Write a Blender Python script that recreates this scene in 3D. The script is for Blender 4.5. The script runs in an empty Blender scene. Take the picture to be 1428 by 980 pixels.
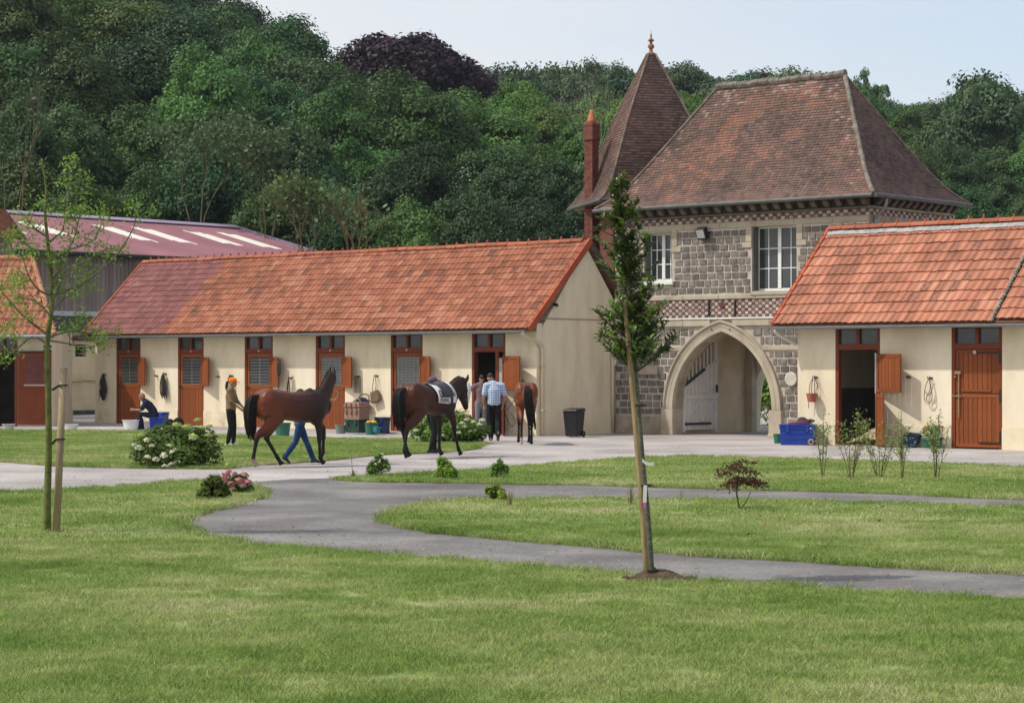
import bpy, bmesh, math, random
import numpy as np
from mathutils import Vector, Matrix, noise as mnoise
from mathutils.geometry import tessellate_polygon

D = bpy.data
SC = bpy.context.scene
COL = SC.collection
PI = math.pi
R = math.radians

# ---------------------------------------------------------------- camera, sky, sun, exposure
FPX, HX, HY, CAMH = 3000.0, 714.0, 509.0, 2.0
cam = D.cameras.new('camera')
cam.sensor_fit = 'HORIZONTAL'
cam.sensor_width = 36.0
cam.lens = 36.0 * FPX / 1428.0
cam.shift_y = (HY - 490.0) / 1428.0
cam.clip_end = 4000
cam.clip_start = 0.5
camo = D.objects.new('camera', cam)
COL.objects.link(camo)
camo.location = (0, 0, CAMH)
camo.rotation_euler = (PI / 2, 0, 0)
SC.camera = camo

SUN = Vector((-0.573, -0.112, 0.78)).normalized()
sun_el = math.asin(SUN.z)
sun_az = math.atan2(SUN.x, SUN.y)
W = D.worlds.new('World')
SC.world = W
W.use_nodes = True
nt = W.node_tree
nt.nodes.clear()
out = nt.nodes.new('ShaderNodeOutputWorld')
bg = nt.nodes.new('ShaderNodeBackground')
sky = nt.nodes.new('ShaderNodeTexSky')
sky.sky_type = 'NISHITA'
sky.sun_disc = False
sky.sun_elevation = sun_el
sky.sun_rotation = sun_az
sky.air_density = 1.0
sky.dust_density = 2.0
sky.ozone_density = 1.5
tc = nt.nodes.new('ShaderNodeTexCoord')
mp = nt.nodes.new('ShaderNodeMapping')
mp.inputs['Scale'].default_value = (1.6, 1.6, 5.0)
mp.inputs['Location'].default_value = (0.7, 0.2, 0.1)
nz = nt.nodes.new('ShaderNodeTexNoise')
nz.inputs['Scale'].default_value = 1.3
nz.inputs['Detail'].default_value = 7
nz.inputs['Roughness'].default_value = 0.5
rp = nt.nodes.new('ShaderNodeValToRGB')
rp.color_ramp.elements[0].position = 0.25
rp.color_ramp.elements[0].color = (0.38, 0.38, 0.38, 1)
rp.color_ramp.elements[1].position = 0.75
rp.color_ramp.elements[1].color = (0.86, 0.86, 0.86, 1)
mx = nt.nodes.new('ShaderNodeMix')
mx.data_type = 'RGBA'
mx.inputs[7].default_value = (4.85, 4.7, 4.65, 1)      # thin bright high cloud
L = nt.links.new
L(tc.outputs['Generated'], mp.inputs['Vector'])
L(mp.outputs['Vector'], nz.inputs['Vector'])
L(nz.outputs['Fac'], rp.inputs['Fac'])
sx = nt.nodes.new('ShaderNodeSeparateXYZ')
L(tc.outputs['Generated'], sx.inputs[0])
gx = nt.nodes.new('ShaderNodeMapRange')              # veil thickens towards the sun's side
gx.inputs['From Min'].default_value = 0.35
gx.inputs['From Max'].default_value = -0.35
gx.inputs['To Min'].default_value = -0.22
gx.inputs['To Max'].default_value = 0.30
L(sx.outputs['X'], gx.inputs['Value'])
ad0 = nt.nodes.new('ShaderNodeMath')
ad0.operation = 'ADD'
ad0.use_clamp = True
L(rp.outputs['Color'], ad0.inputs[0])
L(gx.outputs[0], ad0.inputs[1])
L(ad0.outputs[0], mx.inputs[0])
L(sky.outputs['Color'], mx.inputs[6])
L(mx.outputs[2], bg.inputs['Color'])
bg.inputs['Strength'].default_value = 0.15
L(bg.outputs['Background'], out.inputs['Surface'])

sl = D.lights.new('sun', 'SUN')
sl.energy = 2.65
sl.angle = R(1.5)
sl.color = (1.0, 0.955, 0.875)
slo = D.objects.new('sun', sl)
COL.objects.link(slo)
slo.rotation_euler = SUN.to_track_quat('Z', 'Y').to_euler()
slo.location = (-30, 0, 60)

SC.view_settings.view_transform = 'Standard'
SC.view_settings.look = 'None'
SC.view_settings.exposure = 0.36
SC.view_settings.gamma = 1.0
SC.cycles.max_bounces = 6
SC.cycles.diffuse_bounces = 3
SC.cycles.glossy_bounces = 2
SC.cycles.transmission_bounces = 3
SC.cycles.transparent_max_bounces = 4
SC.cycles.caustics_reflective = False
SC.cycles.caustics_refractive = False

# ---------------------------------------------------------------- coordinates
CU, SU = 0.756, 0.6546                   # the stable yard's own axes
ANG = -math.atan2(SU, CU)
OX, OY = 0.69, 60.6                      # right front corner of the long stable
ROT = (0, 0, ANG)
UV3 = Matrix(((CU, SU, 0), (-SU, CU, 0), (0, 0, 1)))


def S(u, v, z=0.0):
    return Vector((OX + CU * u + SU * v, OY - SU * u + CU * v, z))


def G(px, py, z=0.0):
    y = FPX * (CAMH - z) / (py - HY)
    return Vector(((px - HX) / FPX * y, y, z))


def AT(px, py, y):
    return Vector(((px - HX) / FPX * y, y, CAMH - (py - HY) / FPX * y))


def FU(v, px, py):
    """point of the yard plane v = const that shows at a photo position -> (u, z)"""
    k = (px - HX) / FPX
    u = (k * (OY + CU * v) - OX - SU * v) / (CU + SU * k)
    y = OY - SU * u + CU * v
    return u, CAMH - (py - HY) * y / FPX


# ---------------------------------------------------------------- materials
def _n(t, k, **kw):
    n = t.nodes.new(k)
    for a, b in kw.items():
        setattr(n, a, b)
    return n


MATS = {}


def M(name, cols, rough=0.8, scale=4.0, detail=5.0, bump=0.0, bscale=None, var=None, vamt=0.25,
      metallic=0.0, spec=0.3, coords='Object', stretch=None, transl=0.0, coat=0.0, lo=0.32, hi=0.68, attr=None, bdist=0.01, speck=None):
    """noise-coloured principled material; var: 'obj' per-object or 'vc' per-piece brightness"""
    if name in MATS:
        return MATS[name]
    m = D.materials.new(name)
    MATS[name] = m
    m.use_nodes = True
    t = m.node_tree
    t.nodes.clear()
    o = _n(t, 'ShaderNodeOutputMaterial')
    p = _n(t, 'ShaderNodeBsdfPrincipled')
    lk = t.links.new
    if not isinstance(cols[0], (tuple, list)):
        cols = [cols]
    co = _n(t, 'ShaderNodeTexCoord')
    if coords == 'World':
        vec = _n(t, 'ShaderNodeNewGeometry').outputs['Position']
    else:
        vec = co.outputs[coords]
    if stretch:
        mpg = _n(t, 'ShaderNodeMapping')
        mpg.inputs['Scale'].default_value = stretch
        lk(vec, mpg.inputs['Vector'])
        vec = mpg.outputs['Vector']
    if attr:
        a = _n(t, 'ShaderNodeAttribute', attribute_name=attr)
        color = a.outputs['Color']
    elif len(cols) == 1:
        rgb = _n(t, 'ShaderNodeRGB')
        rgb.outputs[0].default_value = (*cols[0], 1)
        color = rgb.outputs[0]
    else:
        n1 = _n(t, 'ShaderNodeTexNoise')
        n1.inputs['Scale'].default_value = scale
        n1.inputs['Detail'].default_value = detail
        n1.inputs['Roughness'].default_value = 0.6
        lk(vec, n1.inputs['Vector'])
        r = _n(t, 'ShaderNodeValToRGB')
        els = r.color_ramp.elements
        while len(els) < len(cols):
            els.new(0.5)
        for i, c in enumerate(cols):
            els[i].position = lo + (hi - lo) * i / (len(cols) - 1)
            els[i].color = (*c, 1)
        lk(n1.outputs['Fac'], r.inputs['Fac'])
        color = r.outputs['Color']
    if var:
        if var == 'obj':
            val = _n(t, 'ShaderNodeObjectInfo').outputs['Random']
        else:
            val = _n(t, 'ShaderNodeAttribute', attribute_name='vc').outputs['Fac']
        mr = _n(t, 'ShaderNodeMapRange')
        mr.inputs['To Min'].default_value = 1 - vamt
        mr.inputs['To Max'].default_value = 1 + vamt
        lk(val, mr.inputs['Value'])
        h = _n(t, 'ShaderNodeHueSaturation')
        lk(mr.outputs['Result'], h.inputs['Value'])
        lk(color, h.inputs['Color'])
        color = h.outputs['Color']
    if speck:                       # fine grit over the broad colour
        n3 = _n(t, 'ShaderNodeTexNoise')
        n3.inputs['Scale'].default_value = speck[0]
        n3.inputs['Detail'].default_value = 3
        lk(vec, n3.inputs['Vector'])
        m3 = _n(t, 'ShaderNodeMapRange')
        m3.inputs['From Min'].default_value = .3
        m3.inputs['From Max'].default_value = .7
        m3.inputs['To Min'].default_value = 1 - speck[1]
        m3.inputs['To Max'].default_value = 1 + speck[1]
        lk(n3.outputs['Fac'], m3.inputs['Value'])
        h3 = _n(t, 'ShaderNodeHueSaturation')
        lk(m3.outputs['Result'], h3.inputs['Value'])
        lk(color, h3.inputs['Color'])
        color = h3.outputs['Color']
    lk(color, p.inputs['Base Color'])
    p.inputs['Roughness'].default_value = rough
    p.inputs['Metallic'].default_value = metallic
    p.inputs['Specular IOR Level'].default_value = spec
    p.inputs['Coat Weight'].default_value = coat
    if bump:
        n2 = _n(t, 'ShaderNodeTexNoise')
        n2.inputs['Scale'].default_value = bscale or scale * 4
        n2.inputs['Detail'].default_value = 4
        lk(vec, n2.inputs['Vector'])
        b = _n(t, 'ShaderNodeBump')
        b.inputs['Strength'].default_value = bump
        b.inputs['Distance'].default_value = bdist
        lk(n2.outputs['Fac'], b.inputs['Height'])
        lk(b.outputs['Normal'], p.inputs['Normal'])
    if transl:
        tr = _n(t, 'ShaderNodeBsdfTranslucent')
        lk(color, tr.inputs['Color'])
        ms = _n(t, 'ShaderNodeMixShader')
        ms.inputs[0].default_value = transl
        lk(p.outputs['BSDF'], ms.inputs[1])
        lk(tr.outputs['BSDF'], ms.inputs[2])
        lk(ms.outputs[0], o.inputs['Surface'])
    else:
        lk(p.outputs['BSDF'], o.inputs['Surface'])
    return m


def ramp_vc(name, cols, rough=0.85, nscale=3.0, namt=0.25, bump=0.3, bscale=30, spec=0.2):
    """colour picked by the per-piece value vc along a ramp, weathered by noise"""
    m = D.materials.new(name)
    MATS[name] = m
    m.use_nodes = True
    t = m.node_tree
    t.nodes.clear()
    lk = t.links.new
    o = _n(t, 'ShaderNodeOutputMaterial')
    p = _n(t, 'ShaderNodeBsdfPrincipled')
    a = _n(t, 'ShaderNodeAttribute', attribute_name='vc')
    r = _n(t, 'ShaderNodeValToRGB')
    els = r.color_ramp.elements
    while len(els) < len(cols):
        els.new(0.5)
    for i, c in enumerate(cols):
        els[i].position = i / (len(cols) - 1)
        els[i].color = (*c, 1)
    co = _n(t, 'ShaderNodeTexCoord')
    n1 = _n(t, 'ShaderNodeTexNoise')
    n1.inputs['Scale'].default_value = nscale
    n1.inputs['Detail'].default_value = 6
    n1.inputs['Roughness'].default_value = 0.65
    lk(co.outputs['Object'], n1.inputs['Vector'])
    mr = _n(t, 'ShaderNodeMapRange')
    mr.inputs['From Min'].default_value = 0.3
    mr.inputs['From Max'].default_value = 0.7
    mr.inputs['To Min'].default_value = 1 - namt
    mr.inputs['To Max'].default_value = 1 + namt
    h = _n(t, 'ShaderNodeHueSaturation')
    lk(a.outputs['Fac'], r.inputs['Fac'])
    lk(n1.outputs['Fac'], mr.inputs['Value'])
    lk(mr.outputs['Result'], h.inputs['Value'])
    lk(r.outputs['Color'], h.inputs['Color'])
    lk(h.outputs['Color'], p.inputs['Base Color'])
    p.inputs['Roughness'].default_value = rough
    p.inputs['Specular IOR Level'].default_value = spec
    n2 = _n(t, 'ShaderNodeTexNoise')
    n2.inputs['Scale'].default_value = bscale
    lk(co.outputs['Object'], n2.inputs['Vector'])
    b = _n(t, 'ShaderNodeBump')
    b.inputs['Strength'].default_value = bump
    b.inputs['Distance'].default_value = 0.01
    lk(n2.outputs['Fac'], b.inputs['Height'])
    lk(b.outputs['Normal'], p.inputs['Normal'])
    lk(p.outputs['BSDF'], o.inputs['Surface'])
    return m


def grass_mat(name, shade=1.0):
    m = D.materials.new(name)
    m.use_nodes = True
    t = m.node_tree
    t.nodes.clear()
    lk = t.links.new
    o = _n(t, 'ShaderNodeOutputMaterial')
    p = _n(t, 'ShaderNodeBsdfPrincipled')
    g = _n(t, 'ShaderNodeNewGeometry')
    mpg = _n(t, 'ShaderNodeMapping')
    mpg.inputs['Scale'].default_value = (0.75, 1.0, 0.0)
    lk(g.outputs['Position'], mpg.inputs['Vector'])
    n1 = _n(t, 'ShaderNodeTexNoise')
    n1.inputs['Scale'].default_value = 0.7
    n1.inputs['Detail'].default_value = 8
    n1.inputs['Roughness'].default_value = 0.72
    lk(mpg.outputs['Vector'], n1.inputs['Vector'])
    nb_ = _n(t, 'ShaderNodeTexNoise')             # broad dry and lush patches
    nb_.inputs['Scale'].default_value = 0.22
    nb_.inputs['Detail'].default_value = 3
    lk(mpg.outputs['Vector'], nb_.inputs['Vector'])
    mb_ = _n(t, 'ShaderNodeMapRange')
    mb_.inputs['To Min'].default_value = -.30
    mb_.inputs['To Max'].default_value = .30
    lk(nb_.outputs['Fac'], mb_.inputs['Value'])
    sm_ = _n(t, 'ShaderNodeMath', operation='ADD')
    lk(n1.outputs['Fac'], sm_.inputs[0])
    lk(mb_.outputs['Result'], sm_.inputs[1])
    r = _n(t, 'ShaderNodeValToRGB')
    els = r.color_ramp.elements
    cols = [(0.135, 0.220, 0.042), (0.22, 0.305, 0.076), (0.31, 0.365, 0.13), (0.48, 0.46, 0.27)]
    pos = [0.30, 0.45, 0.56, 0.74]
    while len(els) < 4:
        els.new(0.5)
    for i in range(4):
        els[i].position = pos[i]
        els[i].color = (*[c * shade for c in cols[i]], 1)
    lk(sm_.outputs[0], r.inputs['Fac'])
    h = _n(t, 'ShaderNodeHueSaturation')
    a = _n(t, 'ShaderNodeAttribute', attribute_name='vc')
    mr = _n(t, 'ShaderNodeMapRange')
    mr.inputs['To Min'].default_value = 0.5 if shade == 1 else 1
    mr.inputs['To Max'].default_value = 1.75 if shade == 1 else 1
    lk(a.outputs['Fac'], mr.inputs['Value'])
    lk(mr.outputs['Result'], h.inputs['Value'])
    lk(r.outputs['Color'], h.inputs['Color'])
    lk(h.outputs['Color'], p.inputs['Base Color'])
    p.inputs['Roughness'].default_value = 0.6
    p.inputs['Specular IOR Level'].default_value = 0.25
    if shade == 1:
        tr = _n(t, 'ShaderNodeBsdfTranslucent')
        lk(h.outputs['Color'], tr.inputs['Color'])
        ms = _n(t, 'ShaderNodeMixShader')
        ms.inputs[0].default_value = 0.35
        lk(p.outputs['BSDF'], ms.inputs[1])
        lk(tr.outputs['BSDF'], ms.inputs[2])
        lk(ms.outputs[0], o.inputs['Surface'])
    else:
        lk(p.outputs['BSDF'], o.inputs['Surface'])
    return m


# ---------------------------------------------------------------- mesh helpers
def tag(o, label=None, cat=None, group=None, kind=None):
    if label: o['label'] = label
    if cat: o['category'] = cat
    if group: o['group'] = group
    if kind: o['kind'] = kind
    return o


def thing(name, label, cat, loc=(0, 0, 0), rot=(0, 0, 0), group=None):
    o = D.objects.new(name, None)
    o.empty_display_size = 0.2
    COL.objects.link(o)
    o.location = loc
    o.rotation_euler = rot
    return tag(o, label, cat, group)


def link(name, me, parent=None):
    o = D.objects.new(name, me)
    COL.objects.link(o)
    if parent:
        o.parent = parent
    return o


def copy_tree(o, parent=None):
    c = o.copy()
    COL.objects.link(c)
    c.parent = parent
    for ch in list(o.children):
        copy_tree(ch, c)
    return c


def mesh_np(name, v, f, mats, vc=None, smooth=False, mi=None, org=None):
    v = np.asarray(v, dtype=np.float32)
    if org is not None:
        v = v - np.asarray(org, dtype=np.float32)
    f = np.asarray(f, dtype=np.int32)
    me = D.meshes.new(name)
    n, k = f.shape
    me.vertices.add(len(v))
    me.vertices.foreach_set('co', v.ravel())
    me.loops.add(n * k)
    me.loops.foreach_set('vertex_index', f.ravel())
    me.polygons.add(n)
    me.polygons.foreach_set('loop_start', np.arange(0, n * k, k, dtype=np.int32))
    if mi is not None:
        me.polygons.foreach_set('material_index', np.asarray(mi, dtype=np.int32))
    if smooth:
        me.polygons.foreach_set('use_smooth', np.ones(n, dtype=bool))
    me.update(calc_edges=True)
    for m in (mats if isinstance(mats, (list, tuple)) else [mats]):
        me.materials.append(m)
    if vc is not None:
        a = me.attributes.new('vc', 'FLOAT', 'FACE')
        a.data.foreach_set('value', np.asarray(vc, dtype=np.float32))
    return me


def ring_frame(d, side=None):
    d = d.normalized()
    s = side if side is not None else (Vector((0, 0, 1)) if abs(d.z) < 0.95 else Vector((1, 0, 0)))
    a = s - d * s.dot(d)
    if a.length < 1e-5:
        a = Vector((1, 0, 0)) - d * d.x
    a.normalize()
    return a, d.cross(a)


class MB:
    def __init__(self):
        self.v, self.f, self.m, self.c = [], [], [], []

    def add(self, vs, fs, m=0, c=0.5):
        b = len(self.v)
        self.v += [tuple(x) for x in vs]
        for f in fs:
            self.f.append(tuple(i + b for i in f))
            self.m.append(m)
            self.c.append(c)
        return self

    def box(self, x0, x1, y0, y1, z0, z1, m=0, c=0.5):
        return self.add([(x0, y0, z0), (x1, y0, z0), (x1, y1, z0), (x0, y1, z0), (x0, y0, z1), (x1, y0, z1), (x1, y1, z1), (x0, y1, z1)],
                        [(0, 3, 2, 1), (4, 5, 6, 7), (0, 1, 5, 4), (1, 2, 6, 5), (2, 3, 7, 6), (3, 0, 4, 7)], m, c)

    def obox(self, mat, sx, sy, sz, m=0, c=0.5):
        """box of half sizes about a 4x4 matrix"""
        vs = [mat @ Vector((a * sx, b * sy, d * sz)) for d in (-1, 1) for a, b in ((-1, -1), (1, -1), (1, 1), (-1, 1))]
        return self.add(vs, [(0, 3, 2, 1), (4, 5, 6, 7), (0, 1, 5, 4), (1, 2, 6, 5), (2, 3, 7, 6), (3, 0, 4, 7)], m, c)

    def beam(self, a, b, w, h, m=0, c=0.5, up=None):
        """rectangular bar from a to b, w across, h along up"""
        a, b = Vector(a), Vector(b)
        d = b - a
        u, s = ring_frame(d, Vector(up) if up is not None else None)
        vs = []
        for p in (a, b):
            for i, j in ((-1, -1), (1, -1), (1, 1), (-1, 1)):
                vs.append(p + s * (i * w / 2) + u * (j * h / 2))
        return self.add(vs, [(0, 3, 2, 1), (4, 5, 6, 7), (0, 1, 5, 4), (1, 2, 6, 5), (2, 3, 7, 6), (3, 0, 4, 7)], m, c)

    def prism(self, pts, d, m=0, c=0.5):
        """closed polygon pts extruded by vector d"""
        pts = [Vector(p) for p in pts]
        d = Vector(d)
        n = len(pts)
        vs = pts + [p + d for p in pts]
        fs = [tuple(reversed(range(n))), tuple(range(n, 2 * n))]
        fs += [(i, (i + 1) % n, n + (i + 1) % n, n + i) for i in range(n)]
        return self.add(vs, fs, m, c)

    def tube(self, pts, rad, n=8, m=0, c=0.5, side=None, round_caps=False, closed=False):
        """swept tube; rad a number, a list of numbers or of (ra, rb)"""
        pts = [Vector(p) for p in pts]
        k = len(pts)
        if not isinstance(rad, (list, tuple)):
            rad = [rad] * k
        rad = [r if isinstance(r, (list, tuple)) else (r, r) for r in rad]
        if round_caps:
            d0 = (pts[0] - pts[1]).normalized()
            d1 = (pts[-1] - pts[-2]).normalized()
            e0, e1 = min(rad[0]), min(rad[-1])
            pre, prr, post, por = [], [], [], []
            for q in (0.95, 0.7):
                cs = math.sqrt(1 - q * q)
                pre.append(pts[0] + d0 * e0 * q)
                prr.append((rad[0][0] * cs, rad[0][1] * cs))
            for q in (0.7, 0.95):
                cs = math.sqrt(1 - q * q)
                post.append(pts[-1] + d1 * e1 * q)
                por.append((rad[-1][0] * cs, rad[-1][1] * cs))
            pts = pre + pts + post
            rad = prr + list(rad) + por
            k = len(pts)
        b = len(self.v)
        sd = Vector(side) if side is not None else None
        last = None
        for i in range(k):
            if closed:
                d = pts[(i + 1) % k] - pts[i - 1]
            else:
                d = pts[min(i + 1, k - 1)] - pts[max(i - 1, 0)]
            if d.length < 1e-9:
                d = Vector((0, 0, 1))
            if sd is not None:
                a, e = ring_frame(d, sd)
            else:
                a, e = ring_frame(d, last)
                last = a
            for j in range(n):
                t = 2 * PI * j / n
                self.v.append(tuple(pts[i] + a * (math.cos(t) * rad[i][0]) + e * (math.sin(t) * rad[i][1])))
        for i in range(k if closed else k - 1):
            i2 = (i + 1) % k
            for j in range(n):
                self.f.append((b + i * n + j, b + i * n + (j + 1) % n, b + i2 * n + (j + 1) % n, b + i2 * n + j))
                self.m.append(m)
                self.c.append(c)
        if not closed:
            self.f.append(tuple(b + j for j in reversed(range(n))))
            self.f.append(tuple(b + (k - 1) * n + j for j in range(n)))
            self.m += [m, m]
            self.c += [c, c]
        return self

    def lathe(self, prof, n=16, m=0, c=0.5, cx=0, cy=0, sq=1.0):
        """profile of (radius, z) turned round the z axis"""
        b = len(self.v)
        for r, z in prof:
            for j in range(n):
                t = 2 * PI * j / n
                self.v.append((cx + r * math.cos(t), cy + r * sq * math.sin(t), z))
        for i in range(len(prof) - 1):
            for j in range(n):
                self.f.append((b + i * n + j, b + i * n + (j + 1) % n, b + (i + 1) * n + (j + 1) % n, b + (i + 1) * n + j))
                self.m.append(m)
                self.c.append(c)
        self.f.append(tuple(b + j for j in reversed(range(n))))
        self.f.append(tuple(b + (len(prof) - 1) * n + j for j in range(n)))
        self.m += [m, m]
        self.c += [c, c]
        return self

    def ball(self, ctr, rx, ry=None, rz=None, n=10, k=7, m=0, c=0.5, mat=None):
        ry = rx if ry is None else ry
        rz = rx if rz is None else rz
        b = len(self.v)
        ctr = Vector(ctr)
        for i in range(k):
            ph = -PI / 2 + PI * (i + 0.5) / k
            for j in range(n):
                t = 2 * PI * j / n
                p = Vector((rx * math.cos(ph) * math.cos(t), ry * math.cos(ph) * math.sin(t), rz * math.sin(ph)))
                if mat is not None:
                    p = mat @ p
                self.v.append(tuple(ctr + p))
        for i in range(k - 1):
            for j in range(n):
                self.f.append((b + i * n + j, b + i * n + (j + 1) % n, b + (i + 1) * n + (j + 1) % n, b + (i + 1) * n + j))
                self.m.append(m)
                self.c.append(c)
        self.f.append(tuple(b + j for j in reversed(range(n))))
        self.f.append(tuple(b + (k - 1) * n + j for j in range(n)))
        self.m += [m, m]
        self.c += [c, c]
        return self

    def mesh(self, name, mats, org=(0, 0, 0), smooth=False, bevel=0):
        me = D.meshes.new(name)
        ox, oy, oz = org
        me.from_pydata([(x - ox, y - oy, z - oz) for x, y, z in self.v], [], self.f)
        for mt in (mats if isinstance(mats, (list, tuple)) else [mats]):
            me.materials.append(mt)
        me.polygons.foreach_set('material_index', self.m)
        if smooth:
            me.polygons.foreach_set('use_smooth', [True] * len(self.f))
        a = me.attributes.new('vc', 'FLOAT', 'FACE')
        a.data.foreach_set('value', self.c)
        if bevel:
            bm = bmesh.new()
            bm.from_mesh(me)
            bmesh.ops.remove_doubles(bm, verts=bm.verts, dist=1e-5)
            ed = [e for e in bm.edges if len(e.link_faces) == 2 and e.calc_face_angle(0) > 0.6]
            bmesh.ops.bevel(bm, geom=ed, offset=bevel, segments=1, affect='EDGES', clamp_overlap=True)
            bm.to_mesh(me)
            bm.free()
        me.update()
        return me

    def build(self, name, mats, parent=None, org=(0, 0, 0), smooth=False, bevel=0):
        return link(name, self.mesh(name, mats, org, smooth, bevel), parent)


def box_mesh(name, m, w, d, h, bevel=0):
    return MB().box(-w / 2, w / 2, -d / 2, d / 2, -h / 2, h / 2).mesh(name, m, bevel=bevel)


def organic(name, mb, mat, voxel, smooth=4, colour=None):
    """fuse overlapping closed shells into one continuous skin"""
    me = D.meshes.new(name)
    me.from_pydata(mb.v, [], mb.f)
    me.update()
    o = D.objects.new(name, me)
    COL.objects.link(o)
    r = o.modifiers.new('r', 'REMESH')
    r.mode = 'VOXEL'
    r.voxel_size = voxel
    s = o.modifiers.new('s', 'SMOOTH')
    s.factor = 0.5
    s.iterations = smooth
    dg = bpy.context.evaluated_depsgraph_get()
    nm = D.meshes.new_from_object(o.evaluated_get(dg))
    nm.name = name
    D.objects.remove(o)
    D.meshes.remove(me)
    nm.materials.clear()
    nm.materials.append(mat)
    nm.polygons.foreach_set('use_smooth', [True] * len(nm.polygons))
    if colour:
        a = nm.attributes.new('col', 'FLOAT_COLOR', 'POINT')
        vals = []
        for v in nm.vertices:
            vals += [*colour(v.co), 1.0]
        a.data.foreach_set('color', vals)
    return nm


def leaf_faces(P, N, size, aspect, rng, fold=0.0, tilt=0.7, lenvar=0.35):
    """two-triangle-free diamond leaves at P, roughly facing N"""
    n = len(P)
    A = N + rng.normal(0, tilt, (n, 3))
    A /= np.linalg.norm(A, axis=1)[:, None] + 1e-9
    T = rng.normal(0, 1, (n, 3))
    T -= A * np.sum(T * A, axis=1)[:, None]
    T /= np.linalg.norm(T, axis=1)[:, None] + 1e-9
    B = np.cross(A, T)
    Ls = size * (1 + lenvar * rng.uniform(-1, 1, n))[:, None]
    Ws = Ls * aspect
    v = np.empty((n, 4, 3))
    v[:, 0] = P - T * Ls * 0.5
    v[:, 1] = P + B * Ws * 0.5 + A * (fold * Ws)
    v[:, 2] = P + T * Ls * 0.5
    v[:, 3] = P - B * Ws * 0.5 + A * (fold * Ws)
    f = np.arange(n * 4).reshape(n, 4)
    return v.reshape(-1, 3), f


def sph(n, rng):
    d = rng.normal(0, 1, (n, 3))
    return d / np.linalg.norm(d, axis=1)[:, None]


def catmull(pts, sub, closed=False):
    pts = [Vector(p) for p in pts]
    o = []
    n = len(pts)
    for i in range(n if closed else n - 1):
        p0 = pts[i - 1] if (closed or i > 0) else pts[0]
        p1, p2 = pts[i], pts[(i + 1) % n]
        p3 = pts[(i + 2) % n] if (closed or i + 2 < n) else pts[-1]
        for s in range(sub):
            t = s / sub
            o.append(0.5 * ((2 * p1) + (p2 - p0) * t + (2 * p0 - 5 * p1 + 4 * p2 - p3) * t * t + (3 * p1 - p0 - 3 * p2 + p3) * t ** 3))
    if not closed:
        o.append(pts[-1])
    return o

# ---------------------------------------------------------------- material set
CREAM = M('cream_render', [(0.70, 0.60, 0.425), (0.77, 0.675, 0.50), (0.80, 0.715, 0.555)], 0.9, 1.3, 7, bump=0.25, bscale=25, speck=(2.6, .05), stretch=(1, 1, .33))
WOOD = M('chestnut_paint', [(0.20, 0.056, 0.017), (0.27, 0.078, 0.024)], 0.55, 6, 4, bump=0.15, var='obj', vamt=0.14, stretch=(6, 6, 0.8), spec=0.18)
WOODD = M('chestnut_frame', [(0.15, 0.035, 0.018), (0.21, 0.055, 0.025)], 0.5, 6, 4, bump=0.15, stretch=(6, 6, 0.8), spec=0.18)
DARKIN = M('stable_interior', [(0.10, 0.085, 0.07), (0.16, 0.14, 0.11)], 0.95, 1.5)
ZINC = M('zinc', [(0.22, 0.23, 0.25), (0.32, 0.33, 0.35)], 0.5, 5, metallic=0.5)
DARKMETAL = M('dark_iron', [(0.02, 0.02, 0.022), (0.05, 0.045, 0.04)], 0.5, 20, metallic=0.4)
STEEL = M('pale_steel', [(0.35, 0.36, 0.36), (0.5, 0.5, 0.5)], 0.35, 20, metallic=0.8)
GLASS = M('dark_glass', [(0.03, 0.04, 0.045), (0.06, 0.07, 0.075)], 0.08, 1.5, spec=0.6)
TILE = ramp_vc('clay_tile', [(0.15, 0.080, 0.060), (0.25, 0.096, 0.058), (0.325, 0.122, 0.072), (0.385, 0.165, 0.10), (0.40, 0.215, 0.15)], 0.8, 2.0, 0.22)
TILEO = M('clay_tile_single', [(0.30, 0.125, 0.078), (0.42, 0.172, 0.105), (0.50, 0.235, 0.15)], 0.8, 1.1, 6, bump=0.2, bscale=30, var='obj', vamt=0.22, coords='World')
TILEP = ramp_vc('old_purple_tile', [(0.14, 0.068, 0.066), (0.21, 0.085, 0.08), (0.26, 0.11, 0.10), (0.31, 0.15, 0.13)], 0.85, 2.0, 0.2)
YARD = M('pale_yard_asphalt', [(0.25, 0.225, 0.215), (0.37, 0.341, 0.327), (0.48, 0.447, 0.428)], 0.95, 0.35, 9, bump=0.3, bscale=60, speck=(14, .16))
PATH = M('dark_path_asphalt', [(0.105, 0.099, 0.097), (0.165, 0.157, 0.152), (0.245, 0.233, 0.223)], 0.95, 0.55, 10, bump=0.4, bscale=60, speck=(16, .22))
CONC = M('pale_concrete', [(0.33, 0.31, 0.29), (0.42, 0.39, 0.36)], 0.95, 0.8, 8, bump=0.3, bscale=30)
SOIL = M('brown_soil', [(0.05, 0.033, 0.02), (0.12, 0.085, 0.055)], 1.0, 6, 6, bump=0.6, bscale=25)
FLOORF = M('forest_floor', [(0.02, 0.035, 0.01), (0.05, 0.06, 0.02)], 1.0, 0.3)
LAWN = grass_mat('lawn_turf', 0.78)
BLADE = grass_mat('grass_blade', 1.0)

# ---------------------------------------------------------------- ground
gm = MB().add([(-1500, -200, -0.05), (1500, -200, -0.05), (1500, 3000, -0.05), (-1500, 3000, -0.05)], [(0, 1, 2, 3)])
tag(gm.build('ground', FLOORF), kind='structure')

rnd = random.Random(7)


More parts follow.
